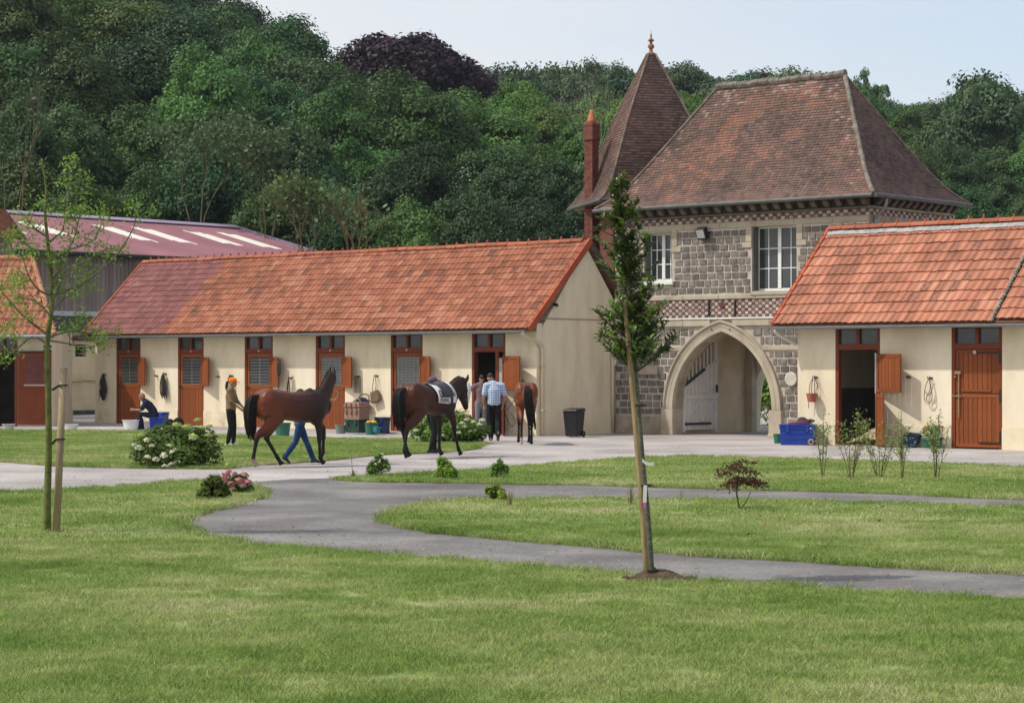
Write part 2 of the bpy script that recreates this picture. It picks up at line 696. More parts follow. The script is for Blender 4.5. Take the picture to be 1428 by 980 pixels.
def sheet(name, poly, z, mat, thick=0.0, kind='structure'):
    """flat polygon with a skirt of real thickness"""
    pts = [Vector((p[0], p[1], 0)) for p in poly]
    tris = tessellate_polygon([pts])
    n = len(pts)
    vs = [(p.x, p.y, z) for p in pts]
    fs = []
    for a, b, c in tris:
        if (pts[b] - pts[a]).cross(pts[c] - pts[a]).z < 0:
            b, c = c, b
        fs.append((a, b, c))
    mb = MB()
    if thick:
        vs += [(p.x, p.y, z - thick) for p in pts]
        fs += [(i, (i + 1) % n, n + (i + 1) % n, n + i) for i in range(n)]
    mb.add(vs, fs)
    o = mb.build(name, mat)
    if kind:
        o['kind'] = kind
    return o


sheet('yard', [(-60, 18), (60, 18), (60, 74), (38, 100), (-60, 100)], 0.0, YARD)


def jit(pts, amp, step=0.12, closed=True):
    o = []
    n = len(pts)
    for i in range(n if closed else n - 1):
        a, b = pts[i], pts[(i + 1) % n]
        k = max(1, min(40, int((b - a).length / step)))
        for s in range(k):
            p = a.lerp(b, s / k)
            q = mnoise.noise(Vector((p.x * 1.3, p.y * 1.3, 3.1))) + 0.6 * mnoise.noise(Vector((p.x * 5, p.y * 5, 9.1)))
            d = (b - a).normalized() if (b - a).length > 1e-6 else Vector((1, 0, 0))
            o.append(p + Vector((-d.y, d.x, 0)) * q * amp)
    return o


def poly_px(px, amp=0.06, z=0.03):
    return jit(catmull([G(x, y, z) for x, y in px], 6, closed=True), amp)


pathpoly = [G(x, y) for x, y in [(352, 672), (410, 668), (475, 666), (560, 664), (700, 662), (1000, 668), (1300, 676), (1700, 690), (1700, 880), (1300, 860), (900, 830),
                                 (600, 800), (300, 775), (180, 740), (180, 700), (300, 690), (350, 682)]]
sheet('path', jit(pathpoly, 0.12, 0.3), 0.004, PATH)

LAWN_A = [(-160, 690), (0, 686), (130, 681), (240, 673), (300, 670), (345, 677), (364, 688), (335, 701), (280, 713), (252, 726), (272, 743), (340, 757), (450, 767),
          (600, 778), (760, 791), (900, 803), (1000, 811), (1150, 821), (1300, 830), (1428, 837), (1700, 854)]
la = jit(catmull([G(x, y, .03) for x, y in LAWN_A], 6), 0.05, closed=False)
la = [Vector((-11, 5, 0))] + [p for p in la if p.y > 12] + [Vector((11, 5, 0))]
LAWN_B = [(538, 723), (556, 711), (590, 703), (640, 698), (700, 696), (900, 696), (1100, 698), (1428, 708), (1600, 714), (1750, 780), (1650, 806), (1428, 797), (1250, 788), (1100, 779),
          (950, 770), (800, 757), (700, 749), (600, 739), (555, 731)]
LAWN_C = [(474, 667), (500, 664), (560, 661), (620, 658), (680, 655), (760, 648), (850, 641), (930, 637), (1000, 637), (1150, 641), (1300, 646), (1428, 652), (1650, 662), (1750, 690), (1650, 702), (1428, 695), (1200, 685),
          (1000, 680), (830, 675), (700, 673), (600, 671), (520, 670)]
LAWN_D = [(-150, 600), (0, 600), (150, 601), (300, 606), (480, 612), (555, 612), (640, 612), (668, 618), (655, 626), (600, 630), (530, 633), (450, 641), (350, 648), (300, 652), (160, 650), (80, 648), (0, 642), (-150, 636)]
lb, lc, ld = poly_px(LAWN_B), poly_px(LAWN_C), poly_px(LAWN_D)
POLYS = []
for nm, p in (('lawn', la), ('lawn', lb), ('lawn', lc), ('lawn', ld)):
    sheet(nm, p, 0.03, LAWN, 0.05)
    POLYS.append(np.array([(q.x, q.y) for q in p]))
# pale dusty earth along the lawn edges
EARTH = M('dry_edge_earth', [(0.24, 0.18, 0.12), (0.34, 0.27, 0.19)], 1.0, 3, 6, bump=0.3)


def edge_strip(px, w, z=0.008):
    pts = catmull([G(x, y, 0) for x, y in px], 8)
    lft, rgt = [], []
    for i, p in enumerate(pts):
        d = (pts[min(i + 1, len(pts) - 1)] - pts[max(i - 1, 0)]).normalized()
        nn = Vector((-d.y, d.x, 0))
        q = 0.5 + 0.5 * mnoise.noise(Vector((p.x * 1.7, p.y * 1.7, 1.0))) + 0.4 * mnoise.noise(Vector((p.x * 6, p.y * 6, 2.0)))
        lft.append(p + nn * w * q)
        rgt.append(p - nn * w * q)
    return lft + rgt[::-1]


for px, w in (([(0, 643), (80, 649), (160, 651), (300, 653), (350, 649), (450, 642), (530, 634), (600, 631)], 0.22),
              ([(474, 668), (520, 671), (600, 672), (700, 674), (830, 676)], 0.10),
              ([(538, 725), (555, 732), (600, 740), (700, 750), (800, 758), (950, 771), (1100, 780), (1428, 798)], 0.035),
              ([(345, 676), (366, 688), (335, 702), (280, 714), (252, 727), (272, 744), (340, 758)], 0.09)):
    tag(sheet('earth_edge', edge_strip(px, w), 0.008, EARTH), kind='structure')

sheet('passage', [S(-31.7, -4), S(-19.85, -.3), S(-19.85, 22), S(-31.7, 22)], 0.004, PATH)  # dark sheet stands in for the shade on this ground
# concrete footway in front of the long stable and the right stable
fw = [S(-20.3, -1.25), S(-12, -1.1), S(-2.6, -1.15), S(-2.6, 0.2), S(-20.3, 0.2)]
sheet('footway', [Vector((p.x, p.y, 0)) for p in fw], 0.035, CONC, 0.05)


# loose grit and small stones on the path and along its borders
GRIT = M('grit', [(0.17, 0.155, 0.14), (0.30, 0.28, 0.255)], .95, 30, var='vc', vamt=.5)
gq = random.Random(12)
gb = MB()
ppx = [(352, 672), (475, 672), (600, 680), (800, 684), (1000, 690), (1428, 702)], [(270, 722), (360, 745), (450, 755), (600, 764), (760, 776), (900, 790), (1150, 806), (1428, 822)], [(0, 668), (160, 666), (300, 660), (450, 655), (600, 645), (760, 635), (1000, 625), (1428, 640)]
for ln_, wd_, n_ in zip(ppx, (.55, .75, 1.1), (300, 500, 300)):
    cp = catmull([G(x, y) for x, y in ln_], 8)
    for _ in range(n_):
        p = cp[gq.randrange(len(cp))] + Vector((gq.uniform(-.5, .5), gq.choice((gq.uniform(-1, 1), gq.choice((-1, 1)) * gq.uniform(.75, 1.05))) * wd_, 0))
        r_ = gq.choice((.006, .008, .008, .011, .016))
        a_ = gq.random() * 6
        gb.add([p + Vector((math.cos(a_ + k * 1.57) * r_ * gq.uniform(.7, 1.5), math.sin(a_ + k * 1.57) * r_, .004)) for k in range(4)] + [p + Vector((0, 0, r_ * .9 + .004))], [(0, 1, 4), (1, 2, 4), (2, 3, 4), (3, 0, 4)], 0, gq.random())
tag(gb.build('loose_gravel', GRIT), kind='stuff')


# ---------------------------------------------------------------- grass
def inside(poly, P):
    x, y = P[:, 0], P[:, 1]
    c = np.zeros(len(P), bool)
    px, py = poly[:, 0], poly[:, 1]
    j = len(poly) - 1
    for i in range(len(poly)):
        cond = ((py[i] > y) != (py[j] > y))
        with np.errstate(divide='ignore', invalid='ignore'):
            c ^= cond & (x < (px[j] - px[i]) * (y - py[i]) / (py[j] - py[i] + 1e-12) + px[i])
        j = i
    return c


def tuft_object(seed, n, rad, h, w):
    rg = np.random.default_rng(seed)
    v, f, c = [], [], []
    for i in range(n):
        r = rad * math.sqrt(rg.random())
        t = rg.random() * 2 * PI
        x, y = r * math.cos(t), r * math.sin(t)
        a = rg.random() * 2 * PI
        hh = h * rg.uniform(0.55, 1.25)
        ln = hh * rg.uniform(0.35, 1.5)
        dx, dy = math.cos(a) * ln, math.sin(a) * ln
        s = rg.random() * 2 * PI
        sx, sy = math.cos(s) * w / 2, math.sin(s) * w / 2
        b = len(v)
        v += [(x - sx, y - sy, 0), (x + sx, y + sy, 0), (x + dx * .4 + sx * .8, y + dy * .4 + sy * .8, hh * .6),
              (x + dx * .4 - sx * .8, y + dy * .4 - sy * .8, hh * .6), (x + dx, y + dy, hh)]
        q = rg.random()
        f += [(b, b + 1, b + 2, b + 3), (b + 3, b + 2, b + 4, b + 4)]
        c += [q, q]
    me = D.meshes.new('tuft')
    me.from_pydata(v, [], [tuple(dict.fromkeys(x)) for x in f])
    me.materials.append(BLADE)
    at = me.attributes.new('vc', 'FLOAT', 'FACE')
    at.data.foreach_set('value', c)
    return D.objects.new('tuft', me)


TUFTS = [tuft_object(i, 190, 0.17, 0.028 + .004 * i, 0.0036) for i in range(4)]
TUFTS2 = [tuft_object(10 + i, 130, 0.26, 0.034, 0.007) for i in range(3)]


def grass_object(name, pts, tufts, smin, smax, seed):
    me = D.meshes.new(name)
    me.vertices.add(len(pts))
    me.vertices.foreach_set('co', np.asarray(pts, np.float32).ravel())
    o = D.objects.new(name, me)
    COL.objects.link(o)
    o['kind'] = 'stuff'
    g = D.node_groups.new('grass_nodes', 'GeometryNodeTree')
    g.interface.new_socket('Geometry', in_out='INPUT', socket_type='NodeSocketGeometry')
    g.interface.new_socket('Geometry', in_out='OUTPUT', socket_type='NodeSocketGeometry')
    ni, no = g.nodes.new('NodeGroupInput'), g.nodes.new('NodeGroupOutput')
    ip = g.nodes.new('GeometryNodeInstanceOnPoints')
    jn = g.nodes.new('GeometryNodeJoinGeometry')
    for tb in tufts:
        oi = g.nodes.new('GeometryNodeObjectInfo')
        oi.inputs['Object'].default_value = tb
        oi.inputs['As Instance'].default_value = True
        g.links.new(oi.outputs['Geometry'], jn.inputs[0])
    rv = g.nodes.new('FunctionNodeRandomValue')
    rv.data_type = 'FLOAT_VECTOR'
    rv.inputs['Min'].default_value = (-0.12, -0.12, 0)
    rv.inputs['Max'].default_value = (0.12, 0.12, 6.283)
    rv.inputs['Seed'].default_value = seed
    rs = g.nodes.new('FunctionNodeRandomValue')
    rs.data_type = 'FLOAT'
    for s_ in rs.inputs:
        if s_.type == 'VALUE' and s_.name == 'Min': s_.default_value = smin
        if s_.type == 'VALUE' and s_.name == 'Max': s_.default_value = smax
    g.links.new(ni.outputs[0], ip.inputs['Points'])
    g.links.new(jn.outputs[0], ip.inputs['Instance'])
    ip.inputs['Pick Instance'].default_value = True
    g.links.new(rv.outputs[0], ip.inputs['Rotation'])
    g.links.new(rs.outputs[1], ip.inputs['Scale'])
    g.links.new(ip.outputs[0], no.inputs[0])
    md = o.modifiers.new('grass', 'NODES')
    md.node_group = g
    return o


rg = np.random.default_rng(5)


def scatter(poly, dens, y0, y1, z=0.028, margin=1.1):
    lo, hi = poly.min(0), poly.max(0)
    lo[1], hi[1] = max(lo[1], y0), min(hi[1], y1)
    if hi[1] <= lo[1]:
        return np.zeros((0, 3))
    hw = hi[1] * 0.238 * margin + 2.2
    lo[0], hi[0] = max(lo[0], -hw), min(hi[0], hw)
    n = int((hi[0] - lo[0]) * (hi[1] - lo[1]) * dens)
    P = lo + rg.random((n, 2)) * (hi - lo)
    P = P[np.abs(P[:, 0]) < P[:, 1] * 0.238 * margin + 2.2]
    P = P[inside(poly, P)]
    return np.column_stack([P, np.full(len(P), z)])


KEEPOUT = [(G(908, 811), .36), (G(70, 746), .12)]


def keep(P):
    for c, r in KEEPOUT:
        P = P[np.hypot((P[:, 0] - c.x) / 1.3, P[:, 1] - c.y) > r]
    return P


near = np.vstack([scatter(POLYS[0], 62, 11.5, 17.5), scatter(POLYS[0], 46, 17.5, 24), scatter(POLYS[1], 40, 18, 27)])
far = np.vstack([scatter(POLYS[0], 22, 24, 40), scatter(POLYS[1], 22, 27, 45), scatter(POLYS[2], 20, 25, 60), scatter(POLYS[3], 18, 30, 80)])
near, far = keep(near), keep(far)
grass_object('mown_grass', near, TUFTS, 0.75, 1.25, 1)
grass_object('mown_grass', far, TUFTS2, 0.8, 1.2, 2)


# longer unmown fringe along the lawn borders
def fringe(poly, y0, y1, step):
    pts = []
    n = len(poly)
    for i in range(n):
        a, b = poly[i], poly[(i + 1) % n]
        l = np.linalg.norm(b - a)
        k = max(1, int(l / step))
        for s in range(k):
            p = a + (b - a) * (s + rg.random()) / k
            if y0 < p[1] < y1 and abs(p[0]) < p[1] * 0.26 + 2.2:
                pts.append((p[0] + rg.normal(0, .03), p[1] + rg.normal(0, .04), 0.01))
    return np.array(pts)


EDGET = [tuft_object(30 + i, 60, 0.11, 0.075, 0.006) for i in range(3)]
grass_object('border_grass', np.vstack([fringe(p, 14, 75, 0.09) for p in POLYS]), EDGET, 0.6, 1.35, 3)


# ---------------------------------------------------------------- roof tiling
TPROF = [(0.0, 0.012), (0.12, 0.034), (0.30, 0.008), (0.62, 0.010), (0.80, 0.030), (1.0, 0.012)]


def tile_geo(w, l, lift=0.024):
    vs = []
    for x, h in TPROF:
        vs.append((x * w, 0, h + lift))
    for x, h in TPROF:
        vs.append((x * w, l, h))
    for x, h in TPROF:
        vs.append((x * w, 0.004, h + lift - 0.026))
    k = len(TPROF)
    fs = [(i, i + 1, k + i + 1, k + i) for i in range(k - 1)]
    fs += [(2 * k + i, 2 * k + i + 1, i + 1, i) for i in range(k - 1)]
    return vs, fs


def slope_matrix(o, a, s):
    a, s = Vector(a).normalized(), Vector(s).normalized()
    n = a.cross(s)
    m = Matrix((a, s, n)).transposed().to_4x4()
    m.translation = Vector(o)
    return m


def tile_field(mb, mat4, ncol, nrow, w, exp, vcf, trim=None, m=0):
    vs, fs = tile_geo(w, exp + 0.05)
    for r in range(nrow):
        for c in range(ncol):
            if trim and not trim(c, r):
                continue
            dz = 0.02 * mnoise.noise(Vector((c * .05, r * .12, 5.5))) + 0.006 * mnoise.noise(Vector((c * 0.37, r * 0.9, 1.7))) + rnd.uniform(-0.004, 0.004)
            dy = rnd.uniform(-0.008, 0.008)
            dx = rnd.uniform(-0.004, 0.004)
            mb.add([mat4 @ Vector((x + c * w + dx, y + r * exp + dy, z + dz)) for x, y, z in vs], fs, m, vcf(c, r))


def ridge_mesh(name, l, mat):
    mb = MB()
    n = 9
    vs, fs = [], []
    for e, (y, rr) in enumerate(((0, 0.105), (l * 0.82, 0.10), (l * 0.83, 0.115), (l, 0.118))):
        for j in range(n):
            t = PI * j / (n - 1)
            vs.append((y, math.cos(t) * rr * 1.15, math.sin(t) * rr))
    for e in range(3):
        for j in range(n - 1):
            fs.append((e * n + j, e * n + j + 1, (e + 1) * n + j + 1, (e + 1) * n + j))
    fs.append(tuple(range(n)))
    fs.append(tuple(reversed(range(3 * n, 4 * n))))
    mb.add(vs, fs)
    mb.tube([(l * .9, 0, .10), (l * .9, 0, .15), (l * .9, 0, .185)], [0.022, 0.035, 0.018], 6)
    return mb.mesh(name, mat)


# ---------------------------------------------------------------- stable doors
PLANKM = {}


def plank(parent, x, y0, z0, z1, w, th, mat=None):
    key = (round(w, 3), round(z1 - z0, 2), th)
    if key not in PLANKM:
        PLANKM[key] = MB().box(-w / 2 + .004, w / 2 - .004, -th / 2, th / 2, 0, z1 - z0).mesh('plank', WOOD, bevel=0.005)
    o = link('plank', PLANKM[key], parent)
    o.location = (x, y0, z0)
    return o


def leaf(name, parent, w, h, hinge, ang, nplank, right=True, cross=False):
    """framed and boarded leaf hinged at its edge; local x runs from the hinge"""
    fr = MB()
    th = 0.045
    s = 0.085
    fr.box(0, s, -th / 2, th / 2, 0, h)
    fr.box(w - s, w, -th / 2, th / 2, 0, h)
    fr.box(s, w - s, -th / 2, th / 2, h - s, h)
    fr.box(s, w - s, -th / 2, th / 2, 0, s)
    o = fr.build(name, WOOD, parent, bevel=0.004)
    o.location = hinge
    o.rotation_euler = (0, 0, ang)
    pw = (w - 2 * s) / nplank
    for i in range(nplank):
        plank(o, s + pw * (i + .5), 0.0, s, h - s, pw, 0.022)
    return o


def stable_door(bld, org, u0, u1, v, mode, light=False):
    """door set in wall plane v: frame, transom lights, lower leaf, grille or opening, hatch"""
    ox, oy, _ = org
    zt = 3.05
    x0, x1 = u0 - ox, u1 - ox
    y = v - oy + 0.06
    w = x1 - x0
    f = MB()
    s = 0.09
    f.box(x0, x0 + s, y - .05, y + .09, 0, zt)
    f.box(x1 - s, x1, y - .05, y + .09, 0, zt)
    f.box(x0 + s, x1 - s, y - .052, y + .088, 2.38, 2.52)
    f.box(x0 + s, x1 - s, y - .05, y + .088, zt - .09, zt)
    xm = (x0 + x1) / 2
    f.box(xm - .045, xm + .045, y - .048, y + .086, 2.52, zt - .09)
    door = f.build('stable_door', WOODD, bld, bevel=0.004)
    for a, b in ((x0 + s, xm - .045), (xm + .045, x1 - s)):
        g = MB().box(a, b, y + .02, y + .03, 2.52, zt - .09).build('pane', GLASS, door)
    # lower leaf and grille
    if mode == 'grille':
        a, b = x0 + s, x1 - s
        lo = leaf('lower_leaf', door, b - a, 1.27, (a, y + .0, 0.05), 0, 7)
        gr = MB()
        gs = 0.10
        gr.box(a, a + gs, y - .02, y + .025, 1.33, 2.37)
        gr.box(b - gs, b, y - .02, y + .025, 1.33, 2.37)
        gr.box(a + gs, b - gs, y - .02, y + .025, 2.25, 2.37)
        gr.box(a + gs, b - gs, y - .02, y + .025, 1.33, 1.38)
        gr.build('upper_frame', WOOD, door, bevel=0.004)
        bars = MB()
        zz = 1.385
        while zz < 2.25:
            bars.box(a + gs, b - gs, y - .004, y + .004, zz, zz + .013)
            zz += 0.048
        if light:
            xx = a + gs + .03
            while xx < b - gs:
                bars.box(xx, xx + .012, y - .010, y - .005, 1.38, 2.25)
                xx += 0.055
        else:
            bars.box((a + b) / 2 - .008, (a + b) / 2 + .008, y - .010, y - .005, 1.38, 2.25)
        bars.build('grille', STEEL, door)
        leaf('hatch', door, 0.70, 0.93, (b - .02, y - .075, 1.32), R(-21), 5)
        MB().box(a - .06, a + .13, y - .052, y - .03, 1.27, 1.30).box(a - .02, a + .02, y - .07, y - .05, 1.25, 1.32).build('latch', DARKMETAL, door, bevel=.003)
        MB().box(xm - .03, xm + .03, y - .07, y - .053, 2.42, 2.48).build('number_plate', STEEL, door, bevel=.004)
    return door


def eave_gutter(bld, org, u0, u1, v, z):
    mb = MB()
    n = 8
    vs, fs = [], []
    for x in (u0, u1):
        for rr in (0.075, 0.066):
            for j in range(n + 1):
                t = PI + PI * j / n
                vs.append((x, v + math.cos(t) * rr, z + math.sin(t) * rr))
    k = n + 1
    for j in range(n):
        fs.append((j, j + 1, 2 * k + j + 1, 2 * k + j))
        fs.append((k + j + 1, k + j, 3 * k + j, 3 * k + j + 1))
    fs.append((0, 2 * k, 3 * k, k))
    fs.append((n, k + n, 3 * k + n, 2 * k + n))
    mb.add(vs, fs)
    x = u0 + .4
    while x < u1:
        mb.box(x, x + .03, v - .078, v + .12, z - .005, z + .008)
        x += .8
    return mb.build('gutter', ZINC, bld, org)


# hooks, used on several walls
def wall_hook(u, z, v):
    m = MB().box(-.05, .05, -.025, 0, -.02, .02).tube([(-.03, -.02, 0), (-.03, -.09, -.01), (-.03, -.11, .04)], .010, 6)
    m.tube([(.03, -.02, 0), (.03, -.09, -.01), (.03, -.11, .04)], .010, 6)
    return m


# ---------------------------------------------------------------- the long stable
ORG = (-9.875, 2.24, 0)
EV, EZ, RV, RZ = -0.47, 3.02, 2.24, 5.60
LL = -19.75
lstab = thing('long_stable', 'long low cream stable range with six chestnut doors under a clay tile roof', 'stable', S(ORG[0], ORG[1]), ROT)
DOORS = [(-18.63, -17.35), (-15.44, -14.16), (-12.19, -10.87), (-8.94, -7.65), (-5.71, -4.40), (-2.45, -1.16)]


PLIN = M('scuffed_plinth', [(0.40, 0.33, 0.22), (0.62, 0.53, 0.37), (0.73, 0.635, 0.45), (0.78, 0.69, 0.51)], .9, 2.2, 8, bump=.3, bscale=25, stretch=(1, 1, .8), lo=.24, hi=.6)


def front_wall(bld, org, u0, u1, v, doors, top=3.06, th=0.25):
    mb = MB()
    xs = [u0]
    for a, b in doors:
        xs += [a, b]
    xs.append(u1)
    for i in range(0, len(xs), 2):
        mb.box(xs[i], xs[i + 1], v, v + th, 0, top)
        mb.box(xs[i] + (.0 if i else 0), xs[i + 1], v - .018, v - .001, 0, .52, 1)       # plinth
    mb.box(u0, u1, v + .02, v + th, top, top + .12)
    return mb.build('wall', [CREAM, PLIN], bld, org)


wl = front_wall(lstab, ORG, LL, 0, 0, DOORS)


def gable(bld, org, u, v0, v1, th, name='gable_wall', zt=3.08, rz=5.42):
    vm = (v0 + v1) / 2
    pts = [(u, v0, 0), (u, v1, 0), (u, v1, zt), (u, vm, rz), (u, v0, zt)]
    return MB().prism(pts, (-th, 0, 0)).build(name, CREAM, bld, org)


gw = gable(lstab, ORG, 0.0, 0.252, 4.23, 0.25)
MB().box(0.001, 0.02, 0.02, 3.5, 3.30, 3.33).build('string_course', M('cream_line', [(0.30, 0.25, 0.18), (0.4, 0.34, 0.25)], 0.9, 4), lstab, ORG)
MB().box(0.001, 0.016, 0.0, 3.53, 0.0, 0.50).build('plinth', CREAM, lstab, ORG)
gable(lstab, ORG, LL + .25, 0.252, 4.23, 0.25)
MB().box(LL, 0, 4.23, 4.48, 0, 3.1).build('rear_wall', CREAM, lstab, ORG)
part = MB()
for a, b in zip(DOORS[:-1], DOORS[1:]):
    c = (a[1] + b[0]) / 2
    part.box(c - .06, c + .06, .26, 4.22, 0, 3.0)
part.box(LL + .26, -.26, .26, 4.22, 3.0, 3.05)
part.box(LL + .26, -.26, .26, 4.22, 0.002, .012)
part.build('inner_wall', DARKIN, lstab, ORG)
# roof deck
SLEN = math.hypot(RV - EV, RZ - EZ)


def roof_deck(bld, org, u0, u1, ev, ez, rv, rz, bv):
    d = Vector((0, rv - ev, rz - ez)).normalized()
    nrm = Vector((0, -d.z, d.y))
    o1 = nrm * -0.02
    o2 = nrm * -0.09
    e = Vector((0, ev, ez))
    r = Vector((0, rv, rz))
    b = Vector((0, bv, ez))
    pts = [e + o1, r + Vector((0, 0, -.02)), b + Vector((0, -o1.y, o1.z)), b + Vector((0, -o2.y, o2.z)), r + Vector((0, 0, -.13)), e + o2]
    return MB().prism([(u0, p.y, p.z) for p in pts], (u1 - u0, 0, 0)).build('roof', M('roof_deck', [(0.16, 0.08, 0.05), (0.22, 0.1, 0.06)], 0.9, 3), bld, org)


deck = roof_deck(lstab, ORG, LL - .12, 0.10, EV, EZ, RV, RZ, 2 * RV - EV)
for k in range(26):      # rafter feet under the front eave
    pass
TW, TR = 0.2, 14
TE = SLEN / TR
nc = int((0.14 - (LL - .15)) / TW)


def vc_main(c, r):
    u = LL + c * TW
    n = mnoise.noise(Vector((c * .13, r * .35, 4.4))) * .35 + mnoise.noise(Vector((c * .5, r * 1.3, 8.4))) * .25
    return min(1, max(0, .50 + n * .6 + rnd.uniform(-.26, .26) - (.3 if rnd.random() < .05 else 0)))


m4 = slope_matrix((LL - .15, EV, EZ), (1, 0, 0), (0, RV - EV, RZ - EZ))
bnd = lambda r: int((-15.55 - LL + .35 * mnoise.noise(Vector((r * .6, 2, 2)))) / TW) + (r * 3) // 14
t1, t2 = MB(), MB()
tile_field(t1, m4, nc, TR, TW, TE, vc_main, lambda c, r: c >= bnd(r))
tile_field(t2, m4, nc, TR, TW, TE, vc_main, lambda c, r: c < bnd(r))
tag(t1.build('roof_tiles', TILE, deck, ORG), kind='stuff')
tag(t2.build('old_roof_tiles', TILEP, deck, ORG), kind='stuff')
m4b = slope_matrix((0.14, 2 * RV - EV, EZ), (-1, 0, 0), (0, -(RV - EV), RZ - EZ))
t3 = MB()
tile_field(t3, m4b, 10, TR, TW, TE, vc_main)
tag(t3.build('rear_roof_tiles', TILE, deck, ORG), kind='stuff')
rm = ridge_mesh('ridge_tile', 0.41, M('ridge_clay', [(0.28, 0.08, 0.045), (0.40, 0.13, 0.07)], 0.85, 2, var='obj', vamt=.2))
for k in range(48):
    o = link('ridge_tile', rm, deck)
    o.location = (LL - .13 + k * .4125 - ORG[0], RV - ORG[1], RZ - .03 + .01 * math.sin(k * .7))
    o.rotation_euler = (0, rnd.uniform(-.015, .015), rnd.uniform(-.02, .02))
# verge tiles down the right gable, front and back
VERGE = M('verge_clay', [(0.34, 0.075, 0.035), (0.43, 0.11, 0.05)], 0.7, 3, var='obj', vamt=.15)
vm = MB().box(-.03, .05, -.02, .33, -.15, .055).box(-.06, -.03, -.02, .33, .02, .055).mesh('verge_tile', VERGE, bevel=.012)
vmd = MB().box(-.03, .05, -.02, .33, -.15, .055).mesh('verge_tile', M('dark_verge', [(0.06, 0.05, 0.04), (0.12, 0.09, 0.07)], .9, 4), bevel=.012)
for sg in (1, -1):
    nv = 12
    for k in range(nv):
        t = k / nv
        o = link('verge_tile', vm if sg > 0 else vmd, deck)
        vv = EV + (RV - EV) * t if sg > 0 else 2 * RV - EV - (RV - EV) * t
        if sg < 0 and vv > 3.4: continue
        o.matrix_local = Matrix.Translation(Vector((0.115 - ORG[0], vv - ORG[1], EZ + (RZ - EZ) * t + .02))) @ Matrix.Rotation(sg * math.atan2(RZ - EZ, RV - EV), 4, 'X') @ (Matrix.Identity(4) if sg > 0 else Matrix.Rotation(PI, 4, 'Z') @ Matrix.Rotation(0, 4, 'X'))
# left verge
MB().beam((LL - .14, EV, EZ + .01), (LL - .14, RV, RZ + .02), .06, .12, up=(0, -1, 1)).build('verge_board', VERGE, deck, ORG, bevel=.01)
eave_gutter(lstab, ORG, LL - .15, 0.0, EV - .075, EZ - .055)
MB().box(LL, 0, EV - .06, 0.0, EZ - .075, EZ - .045).build('soffit', M('soffit_board', [(0.25, 0.2, 0.14), (0.33, 0.27, 0.2)], .9, 3), lstab, ORG)
PIPE = M('cream_pipe', [(0.55, 0.47, 0.33), (0.62, 0.53, 0.38)], 0.6, 3)
MB().tube(catmull([(-.04, EV - .08, EZ - .09), (-.02, EV - .02, EZ - .2), (.06, -.05, EZ - .38), (.09, .13, EZ - .5), (.09, .16, EZ - .75)], 4) + [Vector((.09, .16, .05))], .05, 8).box(.0, .15, .10, .22, 1.98, 2.02).box(.0, .15, .10, .22, .7, .74).build('downpipe', PIPE, lstab, ORG, smooth=True)
MB().tube([(.07, 3.38, 2.5), (.07, 3.38, 0.05)], .05, 8).build('downpipe', PIPE, lstab, ORG, smooth=True)
for i, (a, b) in enumerate(DOORS):
    if i < 5:
        stable_door(lstab, ORG, a, b, 0, 'grille', light=i >= 3)
    else:
        d = stable_door(lstab, ORG, a, b, 0, 'open')
        x0, x1, y = a - ORG[0], b - ORG[0], -ORG[1] + .06
        MB().box(x1 - .42, x1 - .30, y - .02, y + .05, 0.02, 2.38).build('door_post', WOODD, d, bevel=.004)
        MB().box(x1 - .30, x1 - .10, y + .0, y + .03, 1.32, 2.2).build('pale_panel', M('grey_panel', [(0.36, 0.36, 0.35), (0.43, 0.43, 0.42)], .7, 3), d)
        leaf('hatch', d, 1.0, 0.95, (x1 - .07, y - .10, 1.30), R(-20), 6)
        leaf('lower_leaf', d, 1.0, 1.22, (x1 - .09, y - .08, 0.05), R(-49), 6)

# ---------------------------------------------------------------- the right stable
RORG = (12.5, 2.0, 0)
rst = thing('right_stable', 'cream stable wing with two chestnut doors right of the stone gateway', 'stable', S(RORG[0], RORG[1]), ROT)
RD = [(9.98, 11.27), (13.25, 14.60)]
V0 = -.2
front_wall(rst, RORG, 8.86, 19.0, V0, RD)
gable(rst, RORG, 9.10, V0 + .252, 4.0, .24)
gable(rst, RORG, 19.0, V0 + .252, 4.0, .25)
MB().box(8.86, 19, 4.0, 4.25, 0, 3.1).build('rear_wall', CREAM, rst, RORG)
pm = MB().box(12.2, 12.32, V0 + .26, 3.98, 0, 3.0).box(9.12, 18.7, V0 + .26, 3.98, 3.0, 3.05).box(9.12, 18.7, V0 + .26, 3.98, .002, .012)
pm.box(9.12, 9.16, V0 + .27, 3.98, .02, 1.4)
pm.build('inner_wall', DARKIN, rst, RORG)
rev, rez, rrv, rrz = -.68, 3.02, 1.95, 5.55
rdeck = roof_deck(rst, RORG, 8.46, 19.2, rev, rez, rrv, rrz, 2 * rrv - rev)
rsl = math.hypot(rrv - rev, rrz - rez)
RR, RW = 10, 0.2
RE = rsl / RR
tv, tf = tile_geo(RW, RE + .05, .036)
tmesh = MB().add(tv, tf).mesh('roof_tile', TILEO)
tmesh2 = MB().add(tv, tf).mesh('roof_tile', M('stained_tile', [(0.20, 0.10, 0.07), (0.29, 0.13, 0.088), (0.38, 0.165, 0.108)], .85, 9, 5, bump=.3, coords='World'))
rm4 = slope_matrix((8.42, rev, rez), (1, 0, 0), (0, rrv - rev, rrz - rez))
rstuff = MB()
ncr = int((19.25 - 8.42) / RW)
